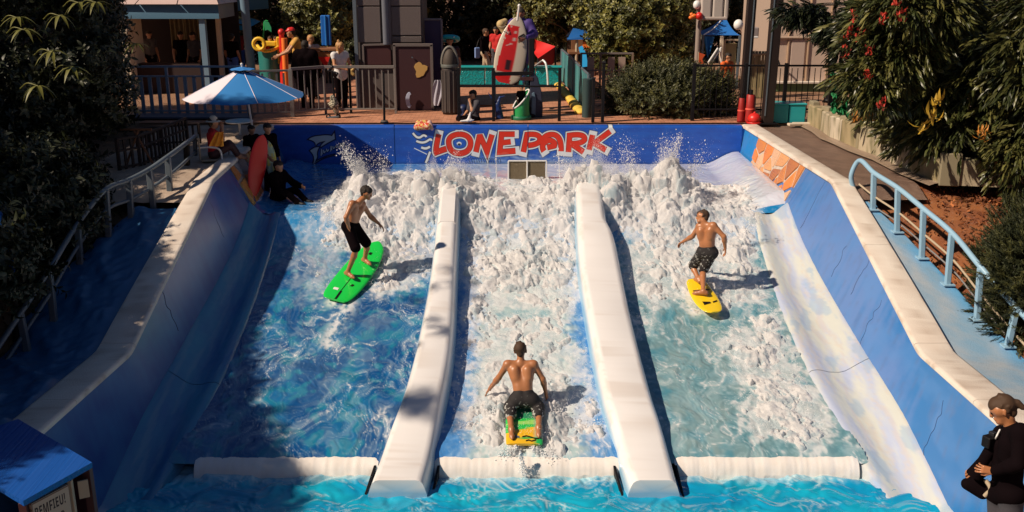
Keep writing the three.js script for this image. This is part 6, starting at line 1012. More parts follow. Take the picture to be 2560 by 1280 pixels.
  const gs = thing('green_tube', 'short green tube standing on end with a slanted opening', 'play tube', v3(X(1303), 0, -24.6)), gx = atD(1303, 290, 24.6).x;
  const ring = (h) => range(0, 1, 0.05).map((u) => { const a = u * 2 * Math.PI; return v3(gx + Math.cos(a) * 0.21 * (h ? 0.93 : 1.08), h * (0.50 + 0.22 * Math.cos(a + 0.3)), -24.6 + Math.sin(a) * 0.21); });
  part(gs, 'shell', loft([ring(0), ring(0.3).map((p, i) => p), ring(1)]), mat(0.02, 0.30, 0.085, 0.4, { side: THREE.DoubleSide })); part(gs, 'white_rim', tube(ring(1), 0.02, 50, 6), M.white); part(gs, 'base_ring', lathe([[0.2, 0.09], [0.25, 0.09], [0.25, 0], [0.2, 0]], v3(gx, 0, -24.6)), mat(0.01, 0.16, 0.08, 0.5));
  person('child with dark hair inside the green tube', pose(v3(gx, -0.02, -24.62), 0.5, 0.84), { S: 0.48, cell: 0.016, handCell: 0.006, skin: M.skin, hair: M.hairDark, top: M.blackCloth, bottom: M.blackCloth, legs: 1, seed: 62 });
  const bl = thing('blue_tail_decoration', 'small blue dolphin tail decoration at the foot of the stand', 'decoration', atD(1246, 298, 24.7)), w = 24.7, T = (x, y) => atD(x, y, w);
  part(bl, 'tail', body([cone(T(1250, 296), T(1244, 262), 0.10, 0.075), cone(T(1244, 262), T(1250, 244), 0.07, 0.03), cone(T(1250, 244), T(1262, 240), 0.03, 0.014), cone(T(1244, 262), T(1230, 246), 0.045, 0.018), cone(T(1230, 246), T(1221, 232), 0.02, 0.01)], 0.011, 0.03), mat(0.012, 0.035, 0.14, 0.4)); part(bl, 'flipper', body([cone(T(1250, 270), T(1264, 268), 0.02, 0.01)], 0.006, 0.01), M.black);
  // boy sitting at the wall edge
  const seat = V(atD(1186, 280, 24.5).x, -0.40, 24.5);
  person('boy with short dark hair sitting at the top of the back wall facing left', pose(seat, -1.0, 1.55, { sit: true, j: { elL: [-0.24, 0.7, 0.2], wrL: [-0.1, 0.98, 0.2] } }), { S: 0.885, cell: 0.017, handCell: 0.006, skin: M.skin, hair: M.hairDark, top: M.greyCloth, sleeve: 0.5, bottom: M.blackCloth, legs: 0.9, seed: 63 });
  const wt = thing('white_cloth', 'white cloth lying on the back wall beside the seated boy', 'cloth', atD(1168, 302, 24.05)); part(wt, 'cloth', body([cone(atD(1152, 303, 24.05), atD(1178, 301, 24.05), 0.02, 0.04), cone(atD(1172, 300, 24.05), atD(1176, 282, 24.1), 0.05, 0.02)], 0.01, 0.03), M.whiteCloth); part(wt, 'fold', body([cone(atD(1176, 302, 24.0), atD(1184, 300, 24.0), 0.02, 0.015)], 0.007, 0.01), mat(0.4, 0.4, 0.5, 0.9));
  const bp = thing('backpack', 'dark blue backpack beside the seated boy', 'backpack', atD(1158, 290, 24.8)); part(bp, 'pack', body([cone(atD(1156, 296, 24.8), atD(1158, 272, 24.8), 0.12, 0.11), cone(atD(1150, 294, 24.7), atD(1164, 294, 24.7), 0.09)], 0.014, 0.05), M.navy); part(bp, 'strap', tube([atD(1150, 270, 24.7), atD(1146, 282, 24.65), atD(1150, 296, 24.7)], 0.014, 16, 6), M.black);
  const rc = thing('crumpled_cloth', 'crumpled red and yellow cloth with a pink towel on top of the back wall', 'cloth', atD(1058, 312, 23.6)); part(rc, 'red_cloth', paint(body([cone(atD(1042, 318, 23.55), atD(1070, 316, 23.5), 0.075, 0.08), cone(atD(1046, 308, 23.6), atD(1066, 306, 23.6), 0.07, 0.06)], 0.01, 0.04), (x, y, D) => N3(x * 14, y * 16, D * 9) > 0.18 ? [0.62, 0.42, 0.12] : N3(x * 30, y * 22, 5) > 0.4 ? [0.7, 0.6, 0.5] : [0.55, 0.04, 0.02]), vmat(0.8)); part(rc, 'pink_cloth', body([cone(atD(1074, 306, 23.55), atD(1080, 322, 23.5), 0.055, 0.04)], 0.01, 0.02), mat(0.68, 0.42, 0.38, 0.8));
}
railing('guard_rail', 'black guard rail with square posts before the paved court', 'railing', [atD(1148, 299, 24.3), atD(1234, 299, 24.3), atD(1398, 299, 24.3)].map((p) => v3(p.x, 0, p.z)), { m: M.black, h: 1.28, rails: [0.84], pw: 0.075, over: 0 });
{ const t = thing('step_edges', 'dark low step edges in the paving behind the back wall', 'step', V(0, 0, 25.4)); for (const [x0, x1, y] of [[1185, 1258, 266], [1340, 1395, 283], [1400, 1462, 283], [1255, 1300, 296]]) { const a = G(x0, y), b = G(x1, y); part(t, 'step', beam(plus(a, UP(0.02)), plus(b, UP(0.02)), 0.07, 0.05, 0.01), M.wood); } }
// teal fence running away on the right of the court, with a yellow rope at its foot
{
  const A = G(1470, 290), B = G(1404, 206), h = 0.98, t = thing('panel_fence', 'teal board fence running away from the ride beside the paved court', 'fence', A), tm = [mat(0.05, 0.20, 0.22, 0.6), mat(0.07, 0.25, 0.26, 0.6), mat(0.045, 0.16, 0.18, 0.6)], n = 16;
  for (let k = 0; k < n; k++) { const a = lerp(A, B, (k + 0.03) / n), b = lerp(A, B, (k + 0.97) / n); part(t, 'board', beam(plus(a, UP(h / 2 + 0.05)), plus(b, UP(h / 2 + 0.05)), 0.03, h - 0.05, 0.006), tm[(k * 5) % 3]); }
  part(t, 'top_rail', tube([plus(A, UP(h + 0.05)), plus(lerp(A, B, 0.3), UP(h + 0.05)), plus(lerp(A, B, 0.6), UP(h + 0.07)), plus(B, UP(h + 0.05))], 0.03, 30, 8), M.greyBlue); for (const s of [0, 0.5, 1]) part(t, 'post', bar(lerp(A, B, s), plus(lerp(A, B, s), UP(h + 0.06)), 0.045), M.greyBlue); part(t, 'end_post', bar(plus(A, v3(-0.05, 0, 0.2)), plus(A, v3(-0.05, 0.95, 0.2)), 0.12, 0.12, 14), mat(0.03, 0.06, 0.06, 0.5));
  const r = thing('yellow_kerb', 'lumpy yellow kerb along the foot of the teal fence', 'kerb', G(1452, 262)), e = rngOf(41); for (let k = 0; k < 14; k++) part(r, 'block', ball(0.13, plus(lerp(G(1463, 284), G(1398, 207), k / 13), v3(-0.12, 0.05, 0)), 1.0 + 0.3 * e(), 0.7, 1.6 + 0.5 * e(), 10), mat(0.72, 0.42 + 0.1 * e(), 0.07, 0.6));
}
for (const [x, y, h, l] of [[1482, 302, 1.05, 'black steel post at the near end of the teal fence'], [1506, 302, 1.42, 'taller black steel post beside the round shrub']]) { const p = v3(atD(x, y, 24.1).x, 0, -24.1), t = thing('steel_post', l, 'post', p); part(t, 'shaft', beam(p, plus(p, UP(h)), 0.075, 0.075, 0.01), M.black); part(t, 'cap', box(0.1, 0.03, 0.1, plus(p, UP(h + 0.015)), 0, 0.006), M.darkSteel); }
railing('timber_railing', 'timber railing with pale boards behind the round shrub', 'railing', [[1452, 196], [1500, 198], [1580, 200]].map(([x, y]) => v3(atD(x, y, 29).x, 0, -29)), { m: mat(0.20, 0.14, 0.10, 0.7), rm: mat(0.18, 0.15, 0.14, 0.6), h: 1.2, rails: [1.2, 0.72], step: 0.32, bw: 0.2, bd: 0.02, bt: 1.1, b0: 0.0, bm: mat(0.36, 0.27, 0.22, 0.7), pw: 0.06 });
// play house with blue roof left of the big bush
{
  const D = 34, t = thing('play_house', 'small play house with a blue pitched roof left of the large bush', 'play house', V(atD(1462, 120, D).x, 0, D)), p = (x, y, d = D) => atD(x, y, d), rf = mat(0.012, 0.11, 0.36, 0.5), a = p(1418, 98), b = p(1500, 98), pk = p(1440, 70, D + 0.6);
  part(t, 'roof', loft([[plus(a, v3(0, 0, 0.1)), plus(b, v3(0, 0, 0.1))], [plus(pk, v3(-0.1, 0, 0)), plus(pk, v3(0.6, -0.12, 0))], [plus(a, v3(0, 0, -1.3)), plus(b, v3(0, 0, -1.3))]]), mat(0.014, 0.12, 0.40, 0.5, { side: THREE.DoubleSide })); part(t, 'eave', tube([a, p(1450, 95), b], 0.05, 20, 8), rf);
  for (const x of [1442, 1488, 1502]) part(t, 'post', bar(v3(p(x, 100).x, 0, -D), v3(p(x, 100).x, a.y, -D), 0.05), x === 1442 ? M.beigeCloth : mat(0.08, 0.03, 0.02, 0.6)); part(t, 'deck', box(1.3, 0.08, 0.9, plus(p(1470, 132), v3(0, 0, -0.4)), 0, 0.01), M.wood); part(t, 'orange_panel', box(0.35, 0.35, 0.05, p(1470, 108), 0, 0.02), M.orange); part(t, 'yellow_panel', box(0.18, 0.3, 0.05, p(1482, 108), 0, 0.02), M.yellow); part(t, 'back_panel', box(0.9, 0.5, 0.05, plus(p(1465, 112), v3(0, 0, -0.8)), 0, 0.01), M.wood);
  part(t, 'slide', loft([[p(1446, 118), p(1456, 114)], [p(1452, 140, D - 0.6), p(1466, 136, D - 0.6)], [p(1456, 168, D - 1.2), p(1470, 166, D - 1.2)]]), mat(0.02, 0.25, 0.52, 0.4, { side: THREE.DoubleSide })); part(t, 'thatch', ball(0.3, p(1530, 66), 1.2, 0.7, 1), mat(0.42, 0.24, 0.08, 0.8));
}
// ---------- right side: tall posts, fence, tent, sign, building ----------
for (const [x, y, w, l, top] of [[1857, 290, 0.21, 'tall black square column left of the beige building', 7], [1917, 309, 0.25, 'tall black square column at the corner of the back wall', 7]]) { const D = -G(x, y).z, X = G(x, y).x, t = thing('tall_column', l, 'column', v3(X, 0, -D)); part(t, 'shaft', beam(v3(X, 0, -D), v3(X + 0.08, top, -D), w, w, 0.02), mat(0.022, 0.014, 0.013, 0.4)); part(t, 'steel_edge', beam(v3(X + (w > 0.22 ? -0.09 : 0.04), 0.2, -D + w / 2 + 0.008), v3(X + (w > 0.22 ? -0.01 : 0.12), top, -D + w / 2 + 0.008), 0.03, 0.014), M.greyBlue); part(t, 'base_plate', box(w * 1.7, 0.04, w * 1.7, v3(X, 0.02, -D), 0, 0.01), M.black); }
railing('bar_fence', 'black bar fence running across behind the right corner', 'fence', [[1730, 302], [1857, 302], [1956, 302], [2070, 302]].map(([x]) => v3(atD(x, 302, 24.35).x, 0, -24.35)), { m: M.black, h: 1.33, rails: [1.33, 0.28], step: 0.135, bw: 0.016, bd: 0.016, pw: 0.085, rw: 0.045, over: 0.06 });
{ const b = G(2068, 285), t = thing('fence_post', 'stout black fence post standing on the concrete ledge', 'post', b); const p = v3(b.x, 0.3, b.z); part(t, 'shaft', bar(p, plus(p, UP(1.1)), 0.09, 0.075, 12), M.black); part(t, 'flange', lathe([[0, 0.1], [0.1, 0.1], [0.16, 0], [0, 0]], p), M.black); }
{
  const D = 30.5, t = thing('gazebo_tent', 'bright blue pointed tent on white posts left of the tall columns', 'tent', V(atD(1805, 150, D).x, 0, D)), p = (x, y, d = D) => atD(x, y, d), bl = mat(0.014, 0.15, 0.50, 0.55, { side: THREE.DoubleSide });
  const pk = p(1812, 40, D + 0.7), a = p(1758, 88), b = p(1850, 88), c = plus(b, v3(0, 0, -1.4)), d = plus(a, v3(0, 0, -1.4)); for (const [q, r] of [[a, b], [b, c], [c, d], [d, a]]) part(t, 'roof_panel', loft(range(0, 1, 0.125).map((s) => range(0, 1, 0.25).map((u) => { const v = lerp(lerp(q, r, u), pk, s); v.y -= 0.10 * Math.sin(Math.PI * s); return v; }))), bl);
  part(t, 'edge_rope', tube([a, lerp(a, pk, 0.5).add(v3(0, -0.08, 0)), pk], 0.02, 20, 6), M.white); part(t, 'side_curtain', loft(range(0, 1, 0.125).map((s) => range(0, 1, 0.1).map((u) => lerp(lerp(p(1758, 90), p(1786, 92), u), lerp(p(1768, 146), p(1775, 132), u), s).add(v3(0, 0, 0.06 * Math.sin(u * 9)))))), mat(0.012, 0.16, 0.46, 0.7, { side: THREE.DoubleSide }));
  for (const q of [a, b, c, d]) part(t, 'post', beam(v3(q.x * 0.99 + 0.05, 0, q.z), plus(q, v3(0, 0, 0)), 0.07, 0.07), M.greyBlue);
  part(t, 'cream_post', beam(v3(p(1805, 90).x, 0, -D + 0.05), p(1805, 90, D - 0.05), 0.1, 0.1), M.cream); part(t, 'door_frame', [beam(p(1812, 100), p(1846, 100), 0.05, 0.05), beam(v3(p(1812, 100).x, 0, -D), p(1812, 100), 0.06, 0.06)], M.beigeCloth); part(t, 'door_leaf', box(p(1844, 100).x - p(1814, 100).x, 1.35, 0.03, v3(p(1829, 100).x, 0.68, -D - 0.1), 0, 0.005), mat(0.34, 0.28, 0.14, 0.7));
  const s = thing('slide', 'small white edged green slide in front of the blue tent', 'slide', p(1782, 150, 29.5)); const A = p(1794, 124, 29.6), B = p(1770, 160, 29.0); part(s, 'chute', loft([[A, plus(A, v3(0.14, 0, -0.25))], [B, plus(B, v3(0.16, 0, -0.25))]].map((r) => r.map((q) => q.clone()))), mat(0.03, 0.16, 0.13, 0.4, { side: THREE.DoubleSide })); for (const o of [v3(0, 0.03, 0), v3(0.15, 0.03, -0.25)]) part(s, 'edge', bar(plus(A, o), plus(B, o), 0.03), M.white); part(s, 'ladder', [bar(plus(A, v3(0.1, 0, -0.1)), v3(A.x + 0.3, 0, A.z - 0.2), 0.025)], M.white);
}
{
  const D = 28, x = atD(1745, 100, D).x, t = thing('sign_pole', 'pale pole with a large white rounded sign box at the top of the picture', 'sign', v3(x, 0, -D)); part(t, 'shaft', bar(v3(x, 0, -D), v3(x, 3.6, -D), 0.075, 0.07, 12), mat(0.30, 0.24, 0.21, 0.6));
  const a = atD(1750, 38, D - 0.1), b = atD(1823, -30, D - 0.1), w = b.x - a.x; for (const [s0, s1] of [[0, 0.40], [0.42, 0.83], [0.85, 1]]) part(t, 'sign_panel', box(w * (s1 - s0), b.y - a.y + 0.1, 0.2, v3(a.x + w * (s0 + s1) / 2, (a.y + b.y) / 2 - 0.03, -D + 0.1), 0, 0.06), mat(0.50, 0.44, 0.40, 0.5)); part(t, 'sign_bracket', box(w * 1.05, 0.09, 0.24, v3(a.x + w * 0.45, a.y - 0.08, -D + 0.1), 0, 0.03), mat(0.45, 0.38, 0.34, 0.6));
  part(t, 'lamp_cover', ball(0.10, atD(1742, 12, D - 0.1), 1, 1.2, 1), M.white); part(t, 'red_lantern', ball(0.10, atD(1748, 40, D - 0.2), 1, 1.05, 1), M.red); part(t, 'orange_flower', [ball(0.07, atD(1734, 40, D - 0.2), 1.3, 0.9, 1, 8), ball(0.05, atD(1727, 44, D - 0.2), 1.2, 1, 1, 8), ball(0.05, atD(1729, 36, D - 0.2), 1, 1, 1, 8)], M.orange);
  const r = thing('red_pennant', 'orange red pennant on the sign pole above the shrub', 'pennant', atD(1748, 146, D - 0.1)), q = atD(1746, 146, D - 0.1); part(r, 'cloth', extrude([[0, 0.16], [0.18, 0.10], [0.10, -0.02], [0.16, -0.14], [0, -0.17]], 0.015, 0.003).translate(q.x, q.y, q.z), mat(0.6, 0.09, 0.02, 0.7)); part(r, 'hem', bar(plus(q, v3(0, -0.18, 0.01)), plus(q, v3(0, 0.18, 0.01)), 0.012), M.beigeCloth);
}
{
  const D = 27.2, t = thing('drinks_dispenser', 'white and grey box on a pale stand between the two tall columns', 'dispenser', v3(atD(1880, 90, D).x, 0, -D)), p = (x, y) => atD(x, y, D); part(t, 'box', box(0.30, 0.26, 0.3, p(1880, 80), 0, 0.03), mat(0.30, 0.25, 0.24, 0.6)); part(t, 'tray', box(0.3, 0.05, 0.34, p(1878, 92), 0, 0.015), M.white); part(t, 'pedestal', bar(v3(p(1876, 90).x, 0, -D), p(1876, 92), 0.07, 0.09, 12), M.cream); part(t, 'white_globe', ball(0.13, atD(1846, 62, 27.6), 1, 1.1, 1), M.white);
  const f = thing('plank_fence', 'olive plank fence behind the black bar fence by the columns', 'fence', v3(atD(1880, 200, 28.5).x, 0, -28.5)), a = atD(1862, 150, 28.5), b = atD(1935, 150, 28.5); for (let k = 0; k < 9; k++) { const x = mix(a.x, b.x, (k + 0.5) / 9); part(f, 'plank', box((b.x - a.x) / 9 - 0.015, 1.3, 0.03, v3(x, 0.66, -28.5 + 0.01 * (k % 2)), 0, 0.005), k % 2 ? mat(0.28, 0.23, 0.12, 0.8) : mat(0.22, 0.18, 0.09, 0.8)); } part(f, 'rail', beam(plus(v3(a.x, 0, -28.46), UP(1.2)), plus(v3(b.x, 0, -28.46), UP(1.25)), 0.05, 0.06), mat(0.36, 0.26, 0.15, 0.7));
}
{
  const D = 30, t = thing('beige_building', 'beige panelled building with a green base behind the right fence', 'building', V(atD(2050, 100, D).x, 0, D)), x = (px) => atD(px, 100, D).x, y = (py) => atD(2000, py, D).y, cm = rough(mat(0.56, 0.44, 0.36, 0.75), GRIT, 2, 0.002), X0b = x(1932), X1b = x(2330);
  part(t, 'core', box(X1b - X0b, 5, 4, v3((X0b + X1b) / 2, 2.5, -D - 2.1), 0, 0), mat(0.40, 0.30, 0.24, 0.8));
  const cols = [1934, 1972, 2022, 2074, 2130, 2190, 2250, 2320], rows = [-200, -60, 93, 205];
  for (let i = 0; i + 1 < cols.length; i++) for (let j = 0; j + 1 < rows.length; j++) part(t, 'wall_panel', box(x(cols[i + 1]) - x(cols[i]) - 0.05, y(rows[j]) - y(rows[j + 1]) - 0.05, 0.06, v3((x(cols[i]) + x(cols[i + 1])) / 2, (y(rows[j]) + y(rows[j + 1])) / 2, -D - 0.05), 0, 0.01), cm);
  for (const c of cols) part(t, 'pilaster', beam(v3(x(c), 0, -D), v3(x(c), 5, -D), 0.045, 0.06), mat(0.48, 0.33, 0.22, 0.7)); part(t, 'string_course', box(X1b - X0b, 0.05, 0.08, v3((X0b + X1b) / 2, y(93), -D + 0.04), 0, 0.01), mat(0.58, 0.44, 0.34, 0.7));
  part(t, 'ledge', box(X1b - X0b, 0.06, 0.2, v3((X0b + X1b) / 2, y(205), -D + 0.08), 0, 0.01), mat(0.66, 0.58, 0.50, 0.7)); part(t, 'green_base', box(X1b - X0b, y(206), 0.14, v3((X0b + X1b) / 2, y(206) / 2, -D), 0, 0.01), mat(0.09, 0.15, 0.07, 0.8));
  part(t, 'door', box(x(2014) - x(1980), y(100) - y(205), 0.04, v3((x(2014) + x(1980)) / 2, (y(100) + y(205)) / 2, -D + 0.0), 0, 0.01), mat(0.50, 0.39, 0.33, 0.75)); part(t, 'drain_hose', tube([atD(1930, 142, D - 0.2), atD(1942, 146, D - 0.3), atD(1950, 165, D - 0.4)], 0.03, 20, 6), M.black);
}
{ const a = G(1928, 308), b = G(2013, 308), D = -a.z, h = atD(1960, 262, D).y, t = thing('teal_tank', 'turquoise box tank at the end of the right path', 'tank', a), n = 2; for (let k = 0; k < n; k++) { const x0 = mix(a.x, b.x, k / n) + 0.008, x1 = mix(a.x, b.x, (k + 1) / n) - 0.008; part(t, 'tank_panel', box(x1 - x0, h, 0.5, v3((x0 + x1) / 2, h / 2, -D - 0.26), 0, 0.02), M.teal); } part(t, 'lid', box(b.x - a.x + 0.03, 0.03, 0.55, v3((a.x + b.x) / 2, h + 0.012, -D - 0.26), 0, 0.01), mat(0.02, 0.40, 0.44, 0.35)); }
// red fire equipment by the columns
{
  const D = 24.15, p = (x, y) => atD(x, y, D), mk = (px, h, r, l) => { const x = p(px, 290).x, t = thing('red_canister', l, 'canister', v3(x, 0, -D)); part(t, 'body', lathe([[0, 0], [r, 0], [r * 1.04, 0.05], [r * 0.92, h * 0.55], [r * 0.75, h], [0, h]], v3(x, 0, -D)), mat(0.34, 0.018, 0.014, 0.5)); part(t, 'neck', bar(v3(x, h, -D), v3(x, h + 0.12, -D), r * 0.35), M.black); part(t, 'band', lathe([[r * 0.95, h * 0.52], [r * 1.02, h * 0.52], [r * 1.02, h * 0.46], [r * 0.95, h * 0.46]], v3(x, 0, -D)), mat(0.8, 0.12, 0.08, 0.4)); };
  mk(1852, 0.58, 0.085, 'slim red canister left of the first tall column'); mk(1874, 0.66, 0.13, 'large red canister between the two tall columns');
  const c = thing('red_hydrant', 'squat red hydrant cap by the corner of the back wall', 'hydrant', p(1878, 298)), x = p(1878, 298).x; part(c, 'dome', ball(0.16, v3(x, 0.13, -D + 0.3), 1, 0.85, 1), M.red); part(c, 'rim', lathe([[0.16, 0.06], [0.18, 0.05], [0.18, 0], [0, 0]], v3(x, 0, -D + 0.3)), M.red); part(c, 'bolt', ball(0.03, v3(x, 0.27, -D + 0.3)), M.red);
  const s = thing('concrete_ledge_step', 'small pale kerb stone at the end of the turquoise tank', 'kerb', G(2010, 310)); part(s, 'stone', box(0.5, 0.05, 0.16, plus(G(2008, 311), UP(0.02)), 0, 0.015), M.cream); part(s, 'stone', box(0.3, 0.06, 0.14, plus(G(1985, 313), UP(0.02)), 0.2, 0.015), M.cream);
  person('dark haired person in an orange top crouching behind the round shrub', pose(V(atD(1815, 200, 26.3).x, 0, 26.3), 0.6, 1.45), { S: 0.83, cell: 0.022, handCell: 0.008, skin: M.skin, hair: M.hairDark, top: mat(0.70, 0.12, 0.015, 0.8), bottom: M.blackCloth, legs: 1, seed: 91 });
}
// ---------- concrete block wall on the right ----------
{
  const t = thing('block_wall', 'weathered concrete block wall holding the planted bed on the right', 'wall', V(7.4, 0, 21)), base = [[2017, 312], [2050, 328], [2072, 345], [2100, 356], [2144, 376], [2205, 398], [2272, 432], [2350, 462]].map(([x, y]) => atY(x, y, -0.03)), r = rngOf(52);
  base.push(plus(base[7], v3(1.6, 0, 0.35)), plus(base[7], v3(3.6, 0, 0.6)));
  for (let k = 0; k + 1 < base.length; k++) {
    const a = lerp(base[k], base[k + 1], 0.015), b = lerp(base[k], base[k + 1], 0.985), h = 0.48 + 0.04 * r() - (k > 5 ? 0.02 : 0), d = b.clone().sub(a), n = v3(-d.z, 0, d.x).normalize().multiplyScalar(0.14), c = mix3([0.30, 0.24, 0.14], [0.46, 0.40, 0.31], (k % 3) / 2);
    if (n.x < 0) n.negate();
    const g = loft(range(0, 1, 0.1).map((s) => { const p = lerp(a, b, s), w = 0.012 * fbm(s * 5 + k * 3, 2, 3); return [p, plus(p, UP(h * 0.5), v3(-w, 0, w)), plus(p, UP(h - 0.02)), plus(p, UP(h), mul(n, 0.2)), plus(p, UP(h), mul(n, 1.8)), plus(p, UP(h - 0.03), mul(n, 2)), plus(p, mul(n, 2))]; }), true, true, 0.6);
    part(t, 'block', paint(g, (x, y, D) => { const q = fbm(x * 4 + k, y * 5 + D * 3, 4), m2 = smooth(0.08, 0.35, fbm(D * 7 + k, y * 6, 4)); return mix3(mix3(c, [c[0] * 1.35, c[1] * 1.35, c[2] * 1.35], clamp(0.5 + q)), [0.11, 0.11, 0.045], m2 * 0.7); }), M.concrete);
  }
  for (let k = 0; k + 2 < base.length; k += 1) { const p = base[k]; part(t, 'pier', box(0.16, 0.58, 0.34, plus(p, v3(0.14, 0.28, 0)), 0.2 * k, 0.015), mat(0.27, 0.23, 0.15, 0.9)); }
  // pale gravel strip along its foot and raised soil behind
  struct('kerb_strip', paint(loft(base.slice(0, 8).map((p) => [plus(p, v3(-0.24, 0.012, 0.12)), plus(p, v3(-0.12, 0.035, 0.06)), plus(p, v3(0.02, 0.03, -0.02))])), (x, y, D) => mix3([0.36, 0.25, 0.17], [0.55, 0.42, 0.32], clamp(0.5 + fbm(x * 12, D * 12, 3)))), rough(vmat(1), GRIT, 5, 0.02));
  struct('bed_soil', paint(loft(base.map((p, i) => range(0, 1, 0.1).map((s) => plus(p, v3(0.25 + s * 6, 0.42 + 0.05 * fbm(p.z * 2, s * 9, 3), i > 7 ? -0.6 - s * 0.2 : 0))))), (x, y, D) => mix3([0.05, 0.03, 0.018], [0.12, 0.06, 0.03], clamp(0.5 + fbm(x * 6, D * 6, 3)))), M.concrete);
}
// ---------- dark picket fence by the left path ----------
{
  const pts = [[300, 430], [352, 420], [410, 396], [470, 368]].map(([x, y]) => G(x, y, -0.08)); railing('picket_fence', 'dark brown picket fence along the far side of the left path', 'fence', pts, { m: mat(0.035, 0.02, 0.016, 0.7), h: 0.62, rails: [0.62, 0.4, 0.08], step: 0.17, bw: 0.05, bd: 0.03, pw: 0.06, bt: 0.62, b0: 0 });
  const q = [[345, 345], [400, 338], [470, 332], [500, 330]].map(([x, y]) => G(x, y + 28, -0.05)); railing('picket_fence', 'dark slatted fence at the foot of the low blue wall', 'fence', q, { m: mat(0.04, 0.022, 0.018, 0.7), h: 0.42, rails: [0.42, 0.06], step: 0.13, bw: 0.045, bd: 0.025, pw: 0.06, bt: 0.42, b0: 0 });
  const b = thing('trestle', 'dark folding trestle beside the left path', 'trestle', G(345, 420, -0.08)), p = G(350, 420, -0.08); for (const [u, w] of [[-0.25, 0.1], [0.25, -0.1]]) part(b, 'leg', bar(plus(p, v3(u, 0, w)), plus(p, v3(-u * 0.2, 0.75, 0)), 0.022), M.wood); part(b, 'top_bar', bar(plus(p, v3(-0.3, 0.75, 0)), plus(p, v3(0.3, 0.75, 0)), 0.025), M.wood);
}
// ---------- trees and shrubs ----------
function leafGeo(L, W, droop = 0.25, fold = 0.12) {                  // one folded, drooping leaf along +y
  const rows = [[0, 0.06], [0.2, 0.75], [0.45, 1], [0.75, 0.62], [1, 0.02]].map(([t, w]) => { const z = -droop * L * t * t, y = L * t * (1 - 0.25 * droop * t); return [v3(-W * w / 2, y, z + fold * W * w), v3(0, y, z), v3(W * w / 2, y, z + fold * W * w)]; });
  return loft(rows);
}
function sprayGeo(seed, n, len, L, W, o = {}) {                     // a twig with leaves along it
  const r = rngOf(seed), g = [bar(v3(0, 0, 0), v3(0, len, 0), 0.005, 0.002, 4)], leaf = leafGeo(L, W, o.droop ?? 0.3);
  for (let i = 0; i < n; i++) { const l = leaf.clone(), s = 0.7 + 0.5 * r(); l.scale(s, s, s); l.rotateX((o.hang ? 1 : -1) * (o.open ?? 0.9) * (0.6 + 0.6 * r())); l.rotateY(i * 2.4 + r()); l.translate(0, len * (0.15 + 0.85 * i / n), 0); g.push(l); }
  return join(g);
}
function foliage(parent, name, geo, m, list, tones, seed, label) {   // list: [position, direction, scale]
  const r = rngOf(seed), im = new THREE.InstancedMesh(geo, m, list.length), T = new THREE.Matrix4(), q = new THREE.Quaternion(), q2 = new THREE.Quaternion(), Y = v3(0, 1, 0), c = new THREE.Color(), off = parent.position;
  list.forEach(([p, d, s], i) => { q.setFromUnitVectors(Y, d); q2.setFromAxisAngle(Y, r() * 6.283); q.multiply(q2); T.compose(p.clone().sub(off), q, v3(s, s, s)); im.setMatrixAt(i, T); const k = r(), t = mix3(tones[0], tones[1], k * k), h = 0.8 + 0.4 * r(); im.setColorAt(i, c.setRGB(t[0] * h, t[1] * h, t[2] * h)); });
  im.name = name; im.userData.kind = 'stuff'; if (label) im.userData.label = label; shade(im); parent.add(im); return im;
}
const leafMat = (rg = 0.55) => new THREE.MeshPhysicalMaterial({ color: 0xffffff, roughness: rg, side: THREE.DoubleSide });
// leaves gathered in clumps through an ellipsoid
function clumps(seed, c, rad, nClump, nLeaf, o = {}) {
  const r = rngOf(seed), out = [], sph = () => { const a = r() * 6.283, z = 2 * r() - 1, s = Math.sqrt(1 - z * z); return v3(s * Math.cos(a), z, s * Math.sin(a)); };
  for (let k = 0; k < nClump; k++) {
    const d = sph(), f = o.shell ? mix(0.72, 1.02, r()) : Math.cbrt(mix(0.12, 1, r())), cc = v3(c.x + d.x * rad.x * f, c.y + d.y * rad.y * f, c.z + d.z * rad.z * f), cr = (o.clump ?? 0.45) * (0.6 + 0.8 * r());
    if (o.cut && !o.cut(cc)) continue;
    for (let i = 0; i < nLeaf; i++) { const e = sph(), g = Math.cbrt(r()), p = plus(cc, v3(e.x * cr * g, e.y * cr * g * 0.75, e.z * cr * g)); const dir = plus(e, mul(d, 0.5), v3(0, o.rise ?? 0.2, 0), mul(sph(), 0.4)).normalize(); if (o.cut && !o.cut(p)) continue; out.push([p, dir, 0.7 + 0.6 * r()]); }
  }
  return out;
}
function trunk(t, base, top, r0, m, limbs = 5, seed = 1) {
  const r = rngOf(seed), mid = lerp(base, top, 0.5).add(v3((r() - 0.5) * 0.3, 0, (r() - 0.5) * 0.3)), cv = new THREE.CatmullRomCurve3([base, mid, top]);
  const rows = range(0, 1, 0.06).map((s) => { const p = cv.getPoint(s), w = r0 * (1.25 - 0.85 * s + 0.4 * Math.exp(-s * 14)); return range(0, 0.92, 0.09).map((u) => { const a = u / 0.99 * 2 * Math.PI * 1.0; return v3(p.x + Math.cos(a) * w * (1 + 0.1 * Math.sin(a * 3 + s * 9)), p.y, p.z + Math.sin(a) * w); }); });
  part(t, 'trunk', loft(rows, true), m);
  for (let k = 0; k < limbs; k++) { const s = 0.4 + 0.55 * k / limbs, p = cv.getPoint(s), a = k * 2.4 + r(), L = base.distanceTo(top) * (0.35 + 0.25 * r()); part(t, 'limb', tube([p, plus(p, v3(Math.cos(a) * L * 0.45, L * 0.3, Math.sin(a) * L * 0.45)), plus(p, v3(Math.cos(a) * L, L * 0.45, Math.sin(a) * L))], r0 * 0.35 * (1.1 - s * 0.6), 14, 6), m); }
}
const bark = rough(mat(0.06, 0.038, 0.026, 0.9), GRIT, 2, 0.01);
